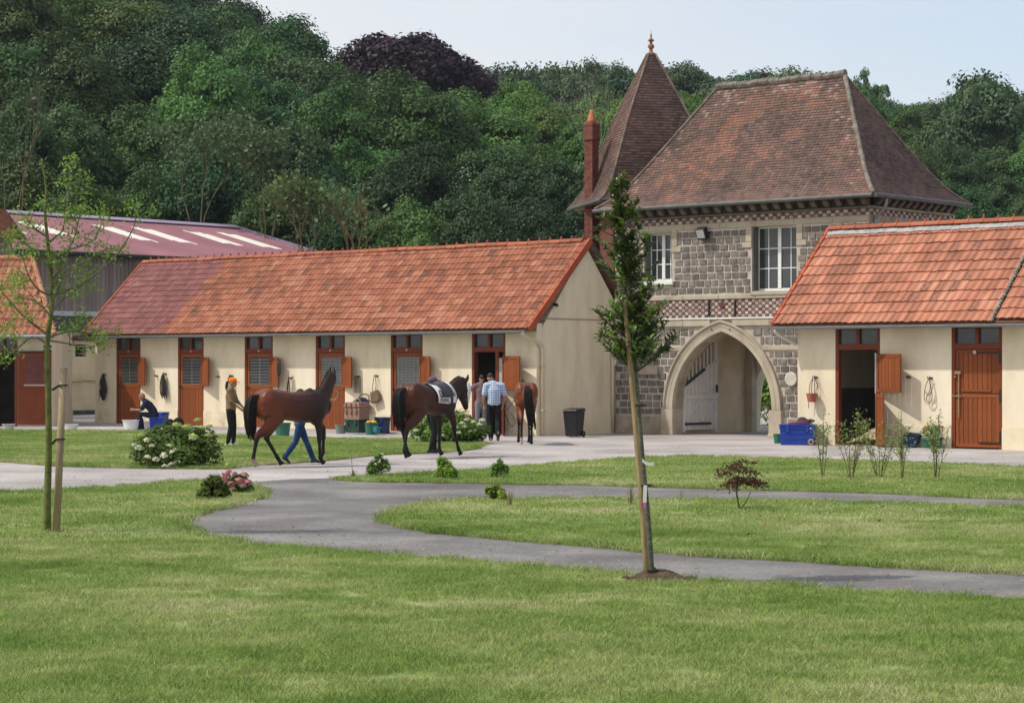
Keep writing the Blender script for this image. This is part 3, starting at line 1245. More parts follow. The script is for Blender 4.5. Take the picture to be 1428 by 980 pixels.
for c in range(ncr):
    for r in range(RR):
        kink = 0.05 if c * RW + 8.42 > 14.62 else 0
        m4t = rm4 @ Matrix.Translation(Vector((c * RW + rnd.uniform(-.004, .004) + (.06 if kink else 0), r * RE + rnd.uniform(-.012, .012) + kink, rnd.uniform(-.004, .006) + kink * .4))) @ Matrix.Rotation(rnd.uniform(-.01, .01), 4, 'Z')
        if c < 30:
            o = link('roof_tile', tmesh2 if rnd.random() < .07 else tmesh, rdeck)
            o.matrix_local = Matrix.Translation(Vector((-RORG[0], -RORG[1], 0))) @ m4t
        else:
            rstuff.add([m4t @ Vector(p) for p in tv], tf, 0, .5)
tag(rstuff.build('roof_tiles', TILEO, rdeck, RORG), kind='stuff')
rb4 = slope_matrix((19.2, 2 * rrv - rev, rez), (-1, 0, 0), (0, -(rrv - rev), rrz - rez))
tb = MB()
tile_field(tb, rb4, ncr, RR, RW, RE, lambda c, r: .5)
tag(tb.build('rear_roof_tiles', TILEO, rdeck, RORG), kind='stuff')
for k in range(26):
    o = link('ridge_tile', rm, rdeck)
    o.location = (8.45 + k * .4125 - RORG[0], rrv - RORG[1], rrz + .0)
    o.rotation_euler = (0, rnd.uniform(-.015, .015), 0)
CEM = M('lichen_cement', [(0.12, 0.10, 0.08), (0.30, 0.27, 0.22), (0.42, 0.39, 0.34)], .95, 8, 6, bump=.5)
d_ = Vector((0, rrv - rev, rrz - rez)).normalized()
fl = MB()
a0 = Vector((8.5, rrv, rrz)) - d_ * .36
fm = slope_matrix((8.5, a0.y, a0.z), (1, 0, 0), d_)
NN = 40
for i in range(NN):
    x = i * .26
    fl.obox(fm @ Matrix.Translation(Vector((x + .13, .15 + .010 * math.sin(i * 1.3), .062 + .004 * math.sin(i * 2.1)))), .131, .072, .006)
fl.build('ridge_flashing', M('zinc_flashing', [(0.20, 0.20, 0.205), (0.33, 0.33, 0.335), (0.40, 0.38, 0.36)], .7, 6), rdeck, RORG)
# cement joint between the two halves of the roof
jm = MB()
for i in range(34):
    t = i / 34
    p = Vector((14.60 + rnd.uniform(-.02, .02), rev + (rrv - rev) * t, rez + (rrz - rez) * t)) + Vector((0, -d_.z, d_.y)) * .06
    jm.ball(p, .06, .07, .05 + rnd.uniform(-.01, .015), 6, 4)
jm.build('cement_joint', CEM, rdeck, RORG)
# left verge with clay cover tiles
for k in range(12):
    t = k / 12
    o = link('verge_tile', vm, rdeck)
    o.matrix_local = Matrix.Translation(Vector((8.42 - RORG[0], rev + (rrv - rev) * t - RORG[1], rez + (rrz - rez) * t + .02))) @ Matrix.Rotation(math.atan2(rrz - rez, rrv - rev), 4, 'X')
eave_gutter(rst, RORG, 8.5, 19.0, rev - .075, rez - .055)
MB().box(8.5, 19, rev - .06, V0, rez - .075, rez - .045).build('soffit', MATS['soffit_board'], rst, RORG)
MB().tube(catmull([(8.56, rev - .075, rez - .09), (8.57, rev - .03, rez - .22), (8.78, V0 - .2, rez - .42), (8.83, V0 - .06, rez - .5)], 4), .045, 8).build('downpipe', M('white_pipe', [(0.62, 0.58, 0.5), (.7, .66, .58)], .6, 3), rst, RORG, smooth=True)
# the open door
d1 = stable_door(rst, RORG, RD[0][0], RD[0][1], V0, 'open')
x0, x1, y = RD[0][0] - RORG[0], RD[0][1] - RORG[0], V0 - RORG[1] + .06
leaf('hatch', d1, .96, .93, (x1 - .06, y - .11, 1.34), R(-22), 6)
leaf('lower_leaf', d1, 1.02, 1.25, (x1 - .09, y - .09, .04), R(-49), 6)
MB().tube([(x1 - .13, y - .05, .2), (x1 - .13, y - .05, 2.3)], .012, 6).box(x1 - .15, x1 - .11, y - .06, y - .04, 1.3, 2.3).build('door_stay', STEEL, d1)
# the closed door
d2 = stable_door(rst, RORG, RD[1][0], RD[1][1], V0, 'closed')
x0, x1 = RD[1][0] - RORG[0], RD[1][1] - RORG[0]
a, b = x0 + .09, x1 - .09
lo = leaf('lower_leaf', d2, b - a, 1.27, (a, y, .04), 0, 8)
up = leaf('upper_leaf', d2, b - a, 1.04, (a, y, 1.33), 0, 8)
MB().box(a + .16, b - .2, y - .05, y - .023, 1.36, 1.43).build('rail', WOOD, d2, bevel=.006)
hi = MB()
for z in (2.28, .14):
    hi.box(b - .55, b + .02, y - .05, y - .024, z, z + .03)
for z in (2.05, 1.1, .12):
    hi.box(b + .0, b + .06, y - .056, y - .03, z, z + .32)
hi.build('hinge', DARKMETAL, d2, bevel=.003)
BRASS = M('worn_brass', [(0.22, 0.16, 0.09), (0.34, 0.26, 0.16)], .5, 15, metallic=.3)
MB().box(a - .1, a + .17, y - .06, y - .03, 1.24, 1.275).box(a + .09, a + .12, y - .065, y - .04, .75, 1.8).box(a + .0, a + .16, y - .07, y - .024, 1.78, 1.86).ball((a + .02, y - .07, 1.72), .03, n=6, k=4).build('latch', BRASS, d2, bevel=.003)
MB().lathe([(.0, -.01), (.05, -.01), (.05, .02), (.03, .03), (.0, .03)], 12).build('porthole', STEEL, d2).matrix_local = Matrix.Translation(Vector(((a + b) / 2 - .05, y - .055, 2.31))) @ Matrix.Rotation(PI / 2, 4, 'X')

# ---------------------------------------------------------------- stone gatehouse
TORG = (4.35, 5.7, 0)
tow = thing('stone_gatehouse', 'grey stone gatehouse with pointed arch, checkered bands and steep brown tiled hip roof', 'gatehouse', S(TORG[0], TORG[1]), ROT)
VF, TH, TU = 3.55, 0.42, 8.68
MORTAR = M('lime_mortar', [(0.40, 0.35, 0.30), (0.48, 0.43, 0.37), (0.54, 0.49, 0.43)], .95, 3, 7, bump=.4, bscale=40)
STONE = M('grey_stone', [(0.115, 0.10, 0.088), (0.175, 0.153, 0.135), (0.235, 0.208, 0.182)], .95, 5, 8, bump=.6, bscale=22, var='obj', vamt=.2, coords='World')
LIME = M('pale_limestone', [(0.35, 0.30, 0.225), (0.44, 0.385, 0.295), (0.50, 0.445, 0.355)], .9, 1.5, 7, bump=.25, bscale=25)
LIMED = M('weathered_limestone', [(0.22, 0.19, 0.14), (0.33, 0.28, 0.21), (0.42, 0.36, 0.28)], .95, 2.5, 7, bump=.35, bscale=25)
WHITE = M('white_paint', [(0.72, 0.72, 0.70), (0.80, 0.80, 0.78)], .5, 3)
ARC, ARH, ASP, ARR = 3.87, 1.71, 0.75, 2.27      # arch centre, half span, springing, radius


def arch_z(u, grow=0.0):
    """height of the pointed intrados above u, 0 outside"""
    x = abs(u - ARC)
    rr = ARR + grow
    cx = ARH - ARR                                # centre of the right-hand arc, offset from the axis
    q = rr * rr - (x - cx) ** 2
    if x >= ARH + grow:
        return 0.0
    return ASP + math.sqrt(max(q, 0))


WIN = [(1.10, 2.10, 4.42, 5.82), (4.88, 6.36, 4.06, 5.86)]
ZT = 6.1


def arch_wall(v0, v1, u0, u1, zt, wins, mat, name, parent):
    mb = MB()
    br = {u0, u1}
    n = 40
    for i in range(n + 1):
        br.add(ARC - ARH + 2 * ARH * i / n)
    for w in wins:
        br.update(w[:2])
    br = sorted(b for b in br if u0 <= b <= u1)
    for a, b in zip(br[:-1], br[1:]):
        if b - a < 1e-6: continue
        mid = (a + b) / 2
        if abs(mid - ARC) < ARH:
            za = arch_z(a) if abs(a - ARC) < ARH - 1e-6 else 0.0
            zb = arch_z(b) if abs(b - ARC) < ARH - 1e-6 else 0.0
            za = max(za, ASP) if za else ASP
            zb = max(zb, ASP) if zb else ASP
        else:
            za = zb = 0.0
        spans = []
        w = [x for x in wins if x[0] - 1e-6 <= mid <= x[1] + 1e-6]
        if w:
            spans = [(za, zb, w[0][2], w[0][2]), (w[0][3], w[0][3], zt, zt)]
        else:
            spans = [(za, zb, zt, zt)]
        for p, q, r, s in spans:
            vs = [(a, v0, p), (b, v0, q), (b, v0, s), (a, v0, r), (a, v1, p), (b, v1, q), (b, v1, s), (a, v1, r)]
            mb.add(vs, [(0, 1, 2, 3), (5, 4, 7, 6), (4, 5, 1, 0), (3, 2, 6, 7)])
    for w in wins:
        for u, flip in ((w[0], 0), (w[1], 1)):
            f = (0, 1, 2, 3) if not flip else (3, 2, 1, 0)
            mb.add([(u, v0, w[2]), (u, v1, w[2]), (u, v1, w[3]), (u, v0, w[3])], [f])
    for u, flip in ((ARC - ARH, 0), (ARC + ARH, 1)):
        mb.add([(u, v0, 0), (u, v1, 0), (u, v1, ASP), (u, v0, ASP)], [(0, 1, 2, 3) if not flip else (3, 2, 1, 0)])
    for u, flip in ((u0, 1), (u1, 0)):
        mb.add([(u, v0, 0), (u, v1, 0), (u, v1, zt), (u, v0, zt)], [(0, 1, 2, 3) if not flip else (3, 2, 1, 0)])
    return mb.build(name, mat, parent, TORG)


wall = arch_wall(VF, VF + TH, 0.02, TU, ZT, WIN, MORTAR, 'wall', tow)
rear = arch_wall(7.55, 7.95, 0.02, TU, ZT, [], CREAM, 'rear_wall', tow)
MB().box(TU - .42, TU, VF + TH, 7.55, 0, ZT).box(.02, .44, VF + TH, 7.55, 0, ZT).build('side_wall', MORTAR, tow, TORG)
pw = MB().box(1.75, 2.06, VF + TH, 7.55, 0, 3.3).box(5.72, 5.95, VF + TH, 7.55, 0, 3.3).box(.44, TU - .42, VF + TH + .001, 7.549, 3.3, 3.5)
pw.build('passage_wall', M('passage_plaster', [(0.54, 0.44, 0.29), (0.66, 0.55, 0.385), (0.70, 0.60, 0.44)], .95, 1.1, 7, bump=.3), tow, TORG)
MB().box(1.98, 2.30, 7.30, 7.548, 0, 3.0).build('pilaster', LIME, tow, TORG)
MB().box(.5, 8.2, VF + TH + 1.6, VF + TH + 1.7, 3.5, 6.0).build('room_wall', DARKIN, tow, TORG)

# stones: shared block meshes, each block an object
SBM = []
for k in range(5):
    b = MB().box(-.5, .5, -.5, .5, -.5, .5).mesh('stone', STONE)
    bm = bmesh.new()
    bm.from_mesh(b)
    bmesh.ops.bevel(bm, geom=list(bm.edges), offset=.07, segments=1, affect='EDGES')
    for v in bm.verts:
        v.co += Vector((rnd.uniform(-.028, .028), rnd.uniform(-.10, .10) if v.co.y < 0 else 0, rnd.uniform(-.03, .03)))
    bm.to_mesh(b)
    bm.free()
    SBM.append(b)


def clear_of(u, z, w, h):
    for a, b, c, d in WIN:
        if u + w / 2 > a - .04 and u - w / 2 < b + .04 and z + h / 2 > c - .12 and z - h / 2 < d + .1:
            return False
    for uu in (u - w / 2, u, u + w / 2):
        if abs(uu - ARC) < ARH + .315 and z - h / 2 < max(arch_z(uu, .315), ASP):
            return False
    return True


stones = []


def stone_rows(z0, z1, nrow, u0, u1, wmean):
    rh = (z1 - z0) / nrow
    for r in range(nrow):
        u = u0 + rnd.uniform(-.12, .0) + (r % 2) * wmean * .5
        while u < u1 - .08:
            w = wmean * rnd.uniform(.85, 1.15)
            if u + w > u1: w = u1 - u
            cu_, cw = u + w / 2, w - .04
            if u < u0:
                cw = (u + w) - u0 - .03
                cu_ = u0 + .01 + cw / 2
            if cw > .07:
                z = z0 + rh * (r + .5)
                if clear_of(cu_, z, cw, rh):
                    stones.append((cu_, z, cw, rh - .038))
                else:               # trim round openings
                    e0, e1 = cu_ - cw / 2, cu_ + cw / 2
                    while e1 - e0 > .08 and not clear_of(e0 + .01, z, .02, rh): e0 += .02
                    while e1 - e0 > .08 and not clear_of(e1 - .01, z, .02, rh): e1 -= .02
                    if e1 - e0 > .08 and clear_of((e0 + e1) / 2, z, e1 - e0, rh):
                        stones.append(((e0 + e1) / 2, z, e1 - e0, rh - .038))
            u += w


stone_rows(0.56, 2.40, 9, 0.06, TU, .29)
stone_rows(2.56, 3.06, 2, 0.06, TU, .29)
stone_rows(4.02, 5.82, 9, 0.06, TU, .28)
stones.sort(key=lambda s: -(s[2] * s[3]))
sst = MB()
for i, (u, z, w, h) in enumerate(stones):
    pr = rnd.uniform(.012, .03)
    if i < 298:
        o = link('stone', rnd.choice(SBM), wall)
        o.location = (u - TORG[0], VF - pr + .05 - TORG[1], z + rnd.uniform(-.006, .006))
        o.scale = (w, .10, h * rnd.uniform(.92, 1.0))
        o.rotation_euler = (0, rnd.uniform(-.02, .02), 0)
    else:
        sst.box(u - w / 2, u + w / 2, VF - pr, VF + .04, z - h / 2, z + h / 2)
if sst.v:
    tag(sst.build('stones', STONE, wall, TORG, bevel=.01), kind='stuff')
# plain plinth blocks
for u0, u1 in ((.04, .95), (.97, 1.76), (6.1, 6.9), (6.92, 7.8), (7.82, 8.66)):
    MB().box(u0, u1, VF - .05, VF + .01, 0.0, .52).build('plinth_stone', LIMED, wall, TORG, bevel=.012)

# string courses, cornice
def band(name, z0, z1, pr, mat, u0=0.03, u1=TU + .02, gap=None, parent=tow):
    mb = MB()
    segs = [(u0, u1)]
    if gap:
        segs = [(u0, gap[0]), (gap[1], u1)]
    for a, b in segs:
        x = a
        while x < b - .01:
            w = min(1.25, b - x)
            mb.box(x + .003, x + w - .003, VF - pr, VF + .02, z0, z1)
            x += w
    return mb.build(name, mat, parent, TORG, bevel=.012)


q = lambda z: math.sqrt(max(0, (ARR + .33) ** 2 - (z - ASP) ** 2)) + (ARH - ARR)
band('string_course', 2.41, 2.55, .035, LIME, gap=(ARC - q(2.48), ARC + q(2.48)))
band('string_course', 3.10, 3.29, .075, LIME, gap=(ARC - .38, ARC + .38))
band('string_course', 3.293, 3.335, .10, WHITE)
band('string_course', 3.86, 3.985, .06, LIME)
band('lintel_course', 5.86, 6.02, .03, LIME)
for a, b, c, d in WIN:
    for e, sg in ((a, -1), (b, 1)):
        u0, u1 = (e - .20, e - .003) if sg < 0 else (e + .003, e + .20)
        MB().box(u0, u1, VF - .032, VF + .1, d - .42, 5.858).box(min(u0, u1) - (.13 if sg < 0 else 0), max(u0, u1) + (.13 if sg > 0 else 0), VF - .034, VF + .05, d - .58, d - .425).build('label_stop', LIME, tow, TORG, bevel=.01)


# checker bands: two colours of small bricks
BRICKR = M('band_brick_red', [(0.15, 0.075, 0.062), (0.21, 0.105, 0.087)], .9, 6, var='vc', vamt=.35)
BRICKW = M('band_brick_white', [(0.35, 0.30, 0.26), (0.50, 0.45, 0.39)], .9, 6, var='vc', vamt=.3)


def checker(z0, z1, rows, bw, pr):
    mb = MB()
    rh = (z1 - z0) / rows
    n = int((TU - .05) / bw)
    for r in range(rows):
        for c in range(n):
            u = .05 + c * bw
            k = (r + c) % 2
            p = pr + rnd.uniform(-.004, .006)
            mb.box(u + .006, u + bw - .006, VF - p, VF + .01, z0 + r * rh + .005, z0 + (r + 1) * rh - .005, k, rnd.random())
    o = mb.build('checker_bricks', [BRICKR, BRICKW], wall, TORG)
    tag(o, kind='stuff')


checker(3.345, 3.85, 6, .115, .018)
checker(6.03, 6.20, 2, .135, .02)
band('cornice', 6.205, 6.26, .10, M('shaded_cornice_stone', [(0.13, 0.11, 0.085), (0.2, 0.17, 0.135)], .95, 4))  # shade of the overhanging eave put into the cornice colour
band('cornice_back', 6.26, 6.52, .005, M('cornice_dark_stone', [(0.06, 0.05, 0.04), (0.10, 0.085, 0.07)], .95, 4))  # backing between the modillions coloured dark as eave shade
DIM = M('eave_shade_stone', [(0.075, 0.062, 0.05), (0.12, 0.10, 0.08), (0.17, 0.145, 0.115)], .95, 4)  # modillion colour darkened to imitate the shade under the eave
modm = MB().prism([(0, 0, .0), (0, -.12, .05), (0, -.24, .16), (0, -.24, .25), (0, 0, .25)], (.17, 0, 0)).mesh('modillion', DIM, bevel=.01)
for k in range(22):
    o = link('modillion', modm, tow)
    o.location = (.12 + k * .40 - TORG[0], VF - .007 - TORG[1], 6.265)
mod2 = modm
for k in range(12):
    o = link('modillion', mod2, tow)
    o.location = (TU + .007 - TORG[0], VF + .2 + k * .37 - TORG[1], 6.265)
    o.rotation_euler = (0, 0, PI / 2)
# right flank bands
MB().box(TU - .01, TU + .10, VF - .1, 7.95, 6.205, 6.26).box(TU - .01, TU + .03, VF - .03, 7.95, 5.86, 6.02).build('side_cornice', LIMED, tow, TORG)
sm = MB()
for r in range(2):
    for c in range(31):
        v = VF + .02 + c * .14
        sm.box(TU - .01, TU + .02, v + .006, v + .134, 6.035 + r * .083, 6.11 + r * .083, (r + c) % 2, rnd.random())
tag(sm.build('side_checker_bricks', [BRICKR, BRICKW], tow, TORG), kind='stuff')

# arch surround: stepped moulding swept along the pointed arch
def arch_path(grow, n=22):
    pts = []
    for sgn in (-1, 1):
        seg = []
        rr = ARR + grow
        x_top = 0.0
        a0, a1 = 0.0, math.acos((x_top - (ARH - ARR)) / rr)
        for i in range(n + 1):
            a = a0 + (a1 - a0) * i / n
            seg.append((ARC + sgn * ((ARH - ARR) + rr * math.cos(a)), ASP + rr * math.sin(a)))
        pts.append(seg)
    return pts[0] + pts[1][::-1][1:]


def arch_band(g0, g1, v0, v1, mat, name):
    A, B = arch_path(g0), arch_path(g1)
    n = len(A)
    vs, fs = [], []
    for (a, za), (b, zb) in zip(A, B):
        vs += [(a, v0, za), (b, v0, zb), (b, v1, zb), (a, v1, za)]
    for i in range(n - 1):
        for j in range(4):
            k = (j + 1) % 4
            fs.append((4 * i + j, 4 * i + k, 4 * i + 4 + k, 4 * i + 4 + j))
    fs += [(0, 3, 2, 1), (4 * n - 4, 4 * n - 3, 4 * n - 2, 4 * n - 1)]
    return MB().add(vs, fs).build(name, mat, tow, TORG)


arch_band(0.002, .265, VF - .07, VF + .02, LIME, 'arch_surround')
arch_band(.265, .315, VF - .12, VF + .01, LIME, 'hood_mould')
arch_band(-.055, .001, VF + .06, VF + .34, LIMED, 'arch_reveal')
arch_band(.13, .145, VF - .076, VF - .071, LIMED, 'arch_groove')
for sg in (-1, 1):
    e = ARC + sg * (ARH + .15)
    MB().box(e - .21, e + .21, VF - .14, VF + .10, 0, ASP - .012).box(e - .225, e + .225, VF - .155, VF + .1, 0, .10).build('pier', LIME, tow, TORG, bevel=.012)
    MB().lathe([(.0, -.03), (.022, -.03), (.022, .02), (0, .02)], 8).build('arch_bolt', DARKMETAL, tow).matrix_local = Matrix.Translation(Vector((ARC + sg * .31 - TORG[0], VF - .075 - TORG[1], 3.0))) @ Matrix.Rotation(PI / 2, 4, 'X')

# white gate leaf standing open against the left of the passage
GATEW = M('gate_white', [(0.66, 0.63, 0.615), (0.76, 0.73, 0.715)], .7, 5, bump=.2)
gate = thing('gate_leaf', 'white boarded gate leaf with slanted top standing open inside the stone archway', 'gate', S(2.17, 4.0, 0), ROT)
GL = 1.66
NG = 9
ztop = lambda t: 1.42 + .78 * t
ztop2 = lambda t: 1.58 + 1.15 * t ** .8
for k in range(NG):
    t0, t1 = k / NG, (k + 1) / NG
    a, b = t0 * GL + .009, t1 * GL - .009
    mb = MB().prism([(-.018, a, .12), (-.018, b, .12), (-.018, b, ztop(t1)), (-.018, a, ztop(t0))], (.036, 0, 0))
    mb.build('plank', GATEW, gate)
    c = (a + b) / 2
    MB().box(-.014, .014, c - .032, c + .032, ztop((t0 + t1) / 2) + .01, ztop2((t0 + t1) / 2)).build('spindle', GATEW, gate)
    MB().ball((0, c, ztop2((t0 + t1) / 2) + .03), .03, n=6, k=4).build('finial', GATEW, gate)
MB().beam((.035, .02, ztop(0) - .02), (.035, GL * .62, ztop(.62) - .02), .03, .07, up=(0, 0, 1)).build('iron_strap', DARKMETAL, gate)
MB().box(.02, .05, .03, GL * .8, .26, .33).build('iron_strap', DARKMETAL, gate)
MB().box(.02, .055, 0, GL, 1.02, 1.14).build('rail', GATEW, gate, bevel=.004)
for y0, y1 in ((.1, .75), (.85, 1.5)):
    MB().beam((.036, y0, .36), (.036, y1, 1.01), .032, .09, up=(0, 0, 1)).build('brace', GATEW, gate)
MB().box(-.04, .04, GL - .09, GL, .06, 2.75).build('stile', GATEW, gate, bevel=.004)
MB().box(-.04, .04, .0, .07, .06, 1.5).build('stile', GATEW, gate, bevel=.004)
MB().box(.04, .09, GL - .10, GL - .05, 1.2, 1.42).build('handle', DARKMETAL, gate)

# windows
CURT = M('dim_room', [(0.10, 0.085, 0.075), (0.17, 0.15, 0.13)], .9, 1.5)
for i, (a, b, c, d) in enumerate(WIN):
    mb = MB()
    v0, v1 = VF + .28, VF + .34
    s = .055
    mb.box(a, a + s, v0, v1, c, d).box(b - s, b, v0, v1, c, d).box(a + s, b - s, v0, v1, d - s, d).box(a + s, b - s, v0, v1, c, c + .075)
    mm = (a + b) / 2
    mb.box(mm - .055, mm + .055, v0 - .015, v1, c + .075, d - s)
    wn = mb.build('window', WHITE, tow, TORG, bevel=.004)
    gl = MB()
    for x0, x1 in ((a + s, mm - .055), (mm + .055, b - s)):
        gl = MB().box(x0 + .001, x1 - .001, v0 + .025, v0 + .033, c + .076, d - s - .001)
        gl.build('pane', GLASS, wn, TORG)
        xm = (x0 + x1) / 2
        bars = MB().box(xm - .012, xm + .012, v0 + .005, v0 + .024, c + .076, d - s - .001)
        for k in (1, 2):
            z = c + .076 + (d - s - c - .076) * k / 3
            bars.box(x0 + .001, xm - .012, v0 + .006, v0 + .0235, z - .013, z + .013).box(xm + .012, x1 - .001, v0 + .006, v0 + .0235, z - .013, z + .013)
        bars.build('glazing_bar', WHITE, wn, TORG)
    MB().box(a - (.0 if i else .05), b + .08, VF - .09, VF + .27, c - .11, c - .003).build('sill', WHITE if i == 0 else LIME, wn, TORG, bevel=.01)
    MB().box(a + .002, a + .035, VF + .02, VF + .27, c + .01, d - .01).build('shutter', M('grey_shutter', [(0.10, 0.098, 0.095), (0.15, 0.145, 0.14)], .7, 4), wn, TORG)

# iron ties, emblem, plaque, floodlight
for u in (3.44, 4.33):
    MB().box(u - .025, u + .025, VF - .06, VF - .022, 3.37, 3.82).build('iron_tie', DARKMETAL, tow, TORG, bevel=.005)
em = MB().box(3.83, 3.93, VF - .055, VF - .026, 3.58, 3.78).box(3.78, 3.98, VF - .056, VF - .027, 3.64, 3.71)
em.build('wall_emblem', M('dark_red_iron', [(0.10, 0.035, 0.03), (0.16, 0.05, 0.04)], .7, 8), tow, TORG, bevel=.01)
pl = MB().lathe([(.0, -.02), (.19, -.02), (.20, .0), (.20, .02), (.18, .035), (.0, .035)], 24)
po = pl.build('round_plaque', M('white_plaque', [(0.46, 0.42, 0.36), (0.60, 0.555, 0.48)], .7, 5), None)
po.matrix_world = Matrix.Translation(S(6.22, VF - .06, 1.62)) @ Matrix.Rotation(ANG, 4, 'Z') @ Matrix.Rotation(PI / 2, 4, 'X')
tag(po, 'round white plaque on the stones right of the archway', 'plaque')
fl = thing('floodlight', 'black floodlight fixed above the archway between the two upper windows', 'floodlight', S(3.32, VF - .03, 5.75), ROT)
mt = Matrix.Translation(Vector((0, -.17, -.02))) @ Matrix.Rotation(R(24), 4, 'X')
MB().obox(mt, .16, .09, .17).build('housing', DARKMETAL, fl, bevel=.015)
MB().obox(mt @ Matrix.Translation(Vector((0, -.096, .01))), .125, .006, .12).build('lens', M('lamp_lens', [(0.45, 0.46, 0.46), (0.6, 0.6, 0.6)], .15, 4), fl)
MB().box(-.02, .02, -.1, .03, -.02, .02).box(-.18, -.16, -.2, -.02, -.03, .03).box(.16, .18, -.2, -.02, -.03, .03).build('bracket', DARKMETAL, fl)
MB().tube([(0, 0, .05), (0, -.01, .3), (.01, -.01, .42)], .012, 6).build('cable', STEEL, fl)
# old pipe elbow and letter box on the left of the arch
MB().tube(catmull([(.08, VF - .10, 2.0), (.09, VF - .10, 2.1), (.2, VF - .11, 2.24), (.42, VF - .11, 2.27)], 4), .06, 8).build('pipe_elbow', M('white_pipe', [(0.6,) * 3]), tow, TORG, smooth=True)
MB().box(.98, 1.62, VF - .10, VF + .0, 1.72, 1.96).build('stone_shelf', M('pink_stone', [(0.36, 0.26, 0.22), (0.46, 0.36, 0.31)], .9, 5), tow, TORG, bevel=.015)

# gatehouse roof of small plain tiles with swept eaves
ROOFT = ramp_vc('brown_plain_tile', [(0.085, 0.064, 0.058), (0.155, 0.106, 0.093), (0.205, 0.128, 0.105), (0.37, 0.165, 0.11), (0.28, 0.235, 0.205)], .9, 1.2, .22, .35, 45)
E0u, E1u, E0v, E1v = -.40, 9.06, 3.12, 8.28
HD = (E1v - E0v) / 2
RU0, RU1, RZ2 = 2.16, 6.56, 10.15
PROF = [(0, 6.56), (.25, 6.74), (.5, 6.98), (.8, 7.36), (1.1, 7.80), (1.6, 8.58), (2.1, 9.38), (HD, RZ2)]


def prof_pts(prof, step):
    """resample a (d, z) profile at equal slope steps"""
    P = [Vector((d, 0, z)) for d, z in prof]
    P = catmull(P, 8)
    acc = [0]
    for a, b in zip(P[:-1], P[1:]):
        acc.append(acc[-1] + (b - a).length)
    n = int(acc[-1] / step)
    o, j = [], 0
    for i in range(n + 1):
        s = acc[-1] * i / n
        while j < len(P) - 2 and acc[j + 1] < s: j += 1
        t = (s - acc[j]) / max(1e-9, acc[j + 1] - acc[j])
        o.append(P[j].lerp(P[j + 1], t))
    return o


PP = prof_pts(PROF, .095)


def tile_face(edge_l, edge_r, vcf, tw=.135, lift=.016, name='roof_tiles', parent=None, mat=None, org=None):
    """rows of plain tiles between two polylines (bottom to top)"""
    vs, fs, vc = [], [], []
    n = len(edge_l) - 1
    for i in range(n):
        l0, r0, l1, r1 = edge_l[i], edge_r[i], edge_l[i + 1], edge_r[i + 1]
        wd = (r0 - l0).length
        if wd < .05: continue
        k = max(1, round(wd / tw))
        upn = (l1 - l0).cross(r0 - l0)
        if (r0 - l0).length < 1e-6: continue
        nn = (r0 - l0).cross(l1 - l0).normalized()
        off = (i % 2) * .5
        ts = [0] + [min(1, max(0, (j + off) / k)) for j in range(0 if off else 1, k)] + [1]
        for a, b in zip(ts[:-1], ts[1:]):
            if b - a < 1e-4: continue
            lf = lift + rnd.uniform(-.006, .008)
            g = .003 / max(wd, .1)
            p = l0.lerp(r0, a + g) + nn * lf
            q_ = l0.lerp(r0, b - g) + nn * lf
            r_ = l1.lerp(r1, b - g) + nn * .002
            s_ = l1.lerp(r1, a + g) + nn * .002
            m_ = len(vs)
            vs += [p, q_, r_, s_, p - nn * (lf + .004), q_ - nn * (lf + .004)]
            fs += [(m_, m_ + 1, m_ + 2, m_ + 3), (m_ + 4, m_ + 5, m_ + 1, m_)]
            v = vcf((a + b) / 2, i / n, (p + r_) / 2)
            vc += [v, v * .8]
    me = mesh_np(name, [tuple(x) for x in vs], fs, mat or ROOFT, vc, org=org)
    o = link(name, me, parent)
    return tag(o, kind='stuff')


def vc_roof(t, h, p):
    n = mnoise.noise(Vector((p.x * .55, p.y * .55, p.z * .9))) * .5 + mnoise.noise(Vector((p.x * 1.9, p.y * 1.9, p.z * 3.5))) * .35
    v = .36 + n * .42 + rnd.uniform(-.20, .20)
    return v


def vc_front(t, h, p):
    v = vc_roof(t, h, p)
    # orange repairs: a slanted strip at the upper left, a patch under the ridge
    for (uc, zc, su, sz, am) in ((3.25, 8.75, .34, .55, .5), (3.75, 9.35, .45, .45, .33), (5.35, 9.75, .6, .22, .40), (5.9, 9.4, .3, .12, .36), (5.5, 8.5, .35, .2, .3), (3.4, 7.45, .25, .2, .32), (4.6, 8.1, .25, .12, .3)):
        d = ((p.x - uc) / su) ** 2 + ((p.z - zc) / sz) ** 2
        if d < 1: v = max(v, .46 + am * (.7 + rnd.uniform(-.6, .3)) * .5)
    edge = min(p.x - (E0u + (p.y - E0v) * 1.0), (E1u - (p.y - E0v)) - p.x)
    if (edge < .55 or h > .84) and rnd.random() < (.30 if h > .9 else .12) + .5 * mnoise.noise(p * 1.4):
        v = rnd.uniform(.86, 1.0)
    return min(.84 if v < .85 else 1, max(0, v))


def hipx(d, lo, hi, ru):
    return lo + (ru - lo) * d / HD


troof = MB()
fl_, fr_, bl_, br_ = [], [], [], []
for p in PP:
    d, z = p.x, p.z
    a, b = hipx(d, E0u, E1u, RU0), hipx(d, E1u, E0u, RU1)
    fl_.append(Vector((a, E0v + d, z)))
    fr_.append(Vector((b, E0v + d, z)))
    bl_.append(Vector((a, E1v - d, z)))
    br_.append(Vector((b, E1v - d, z)))
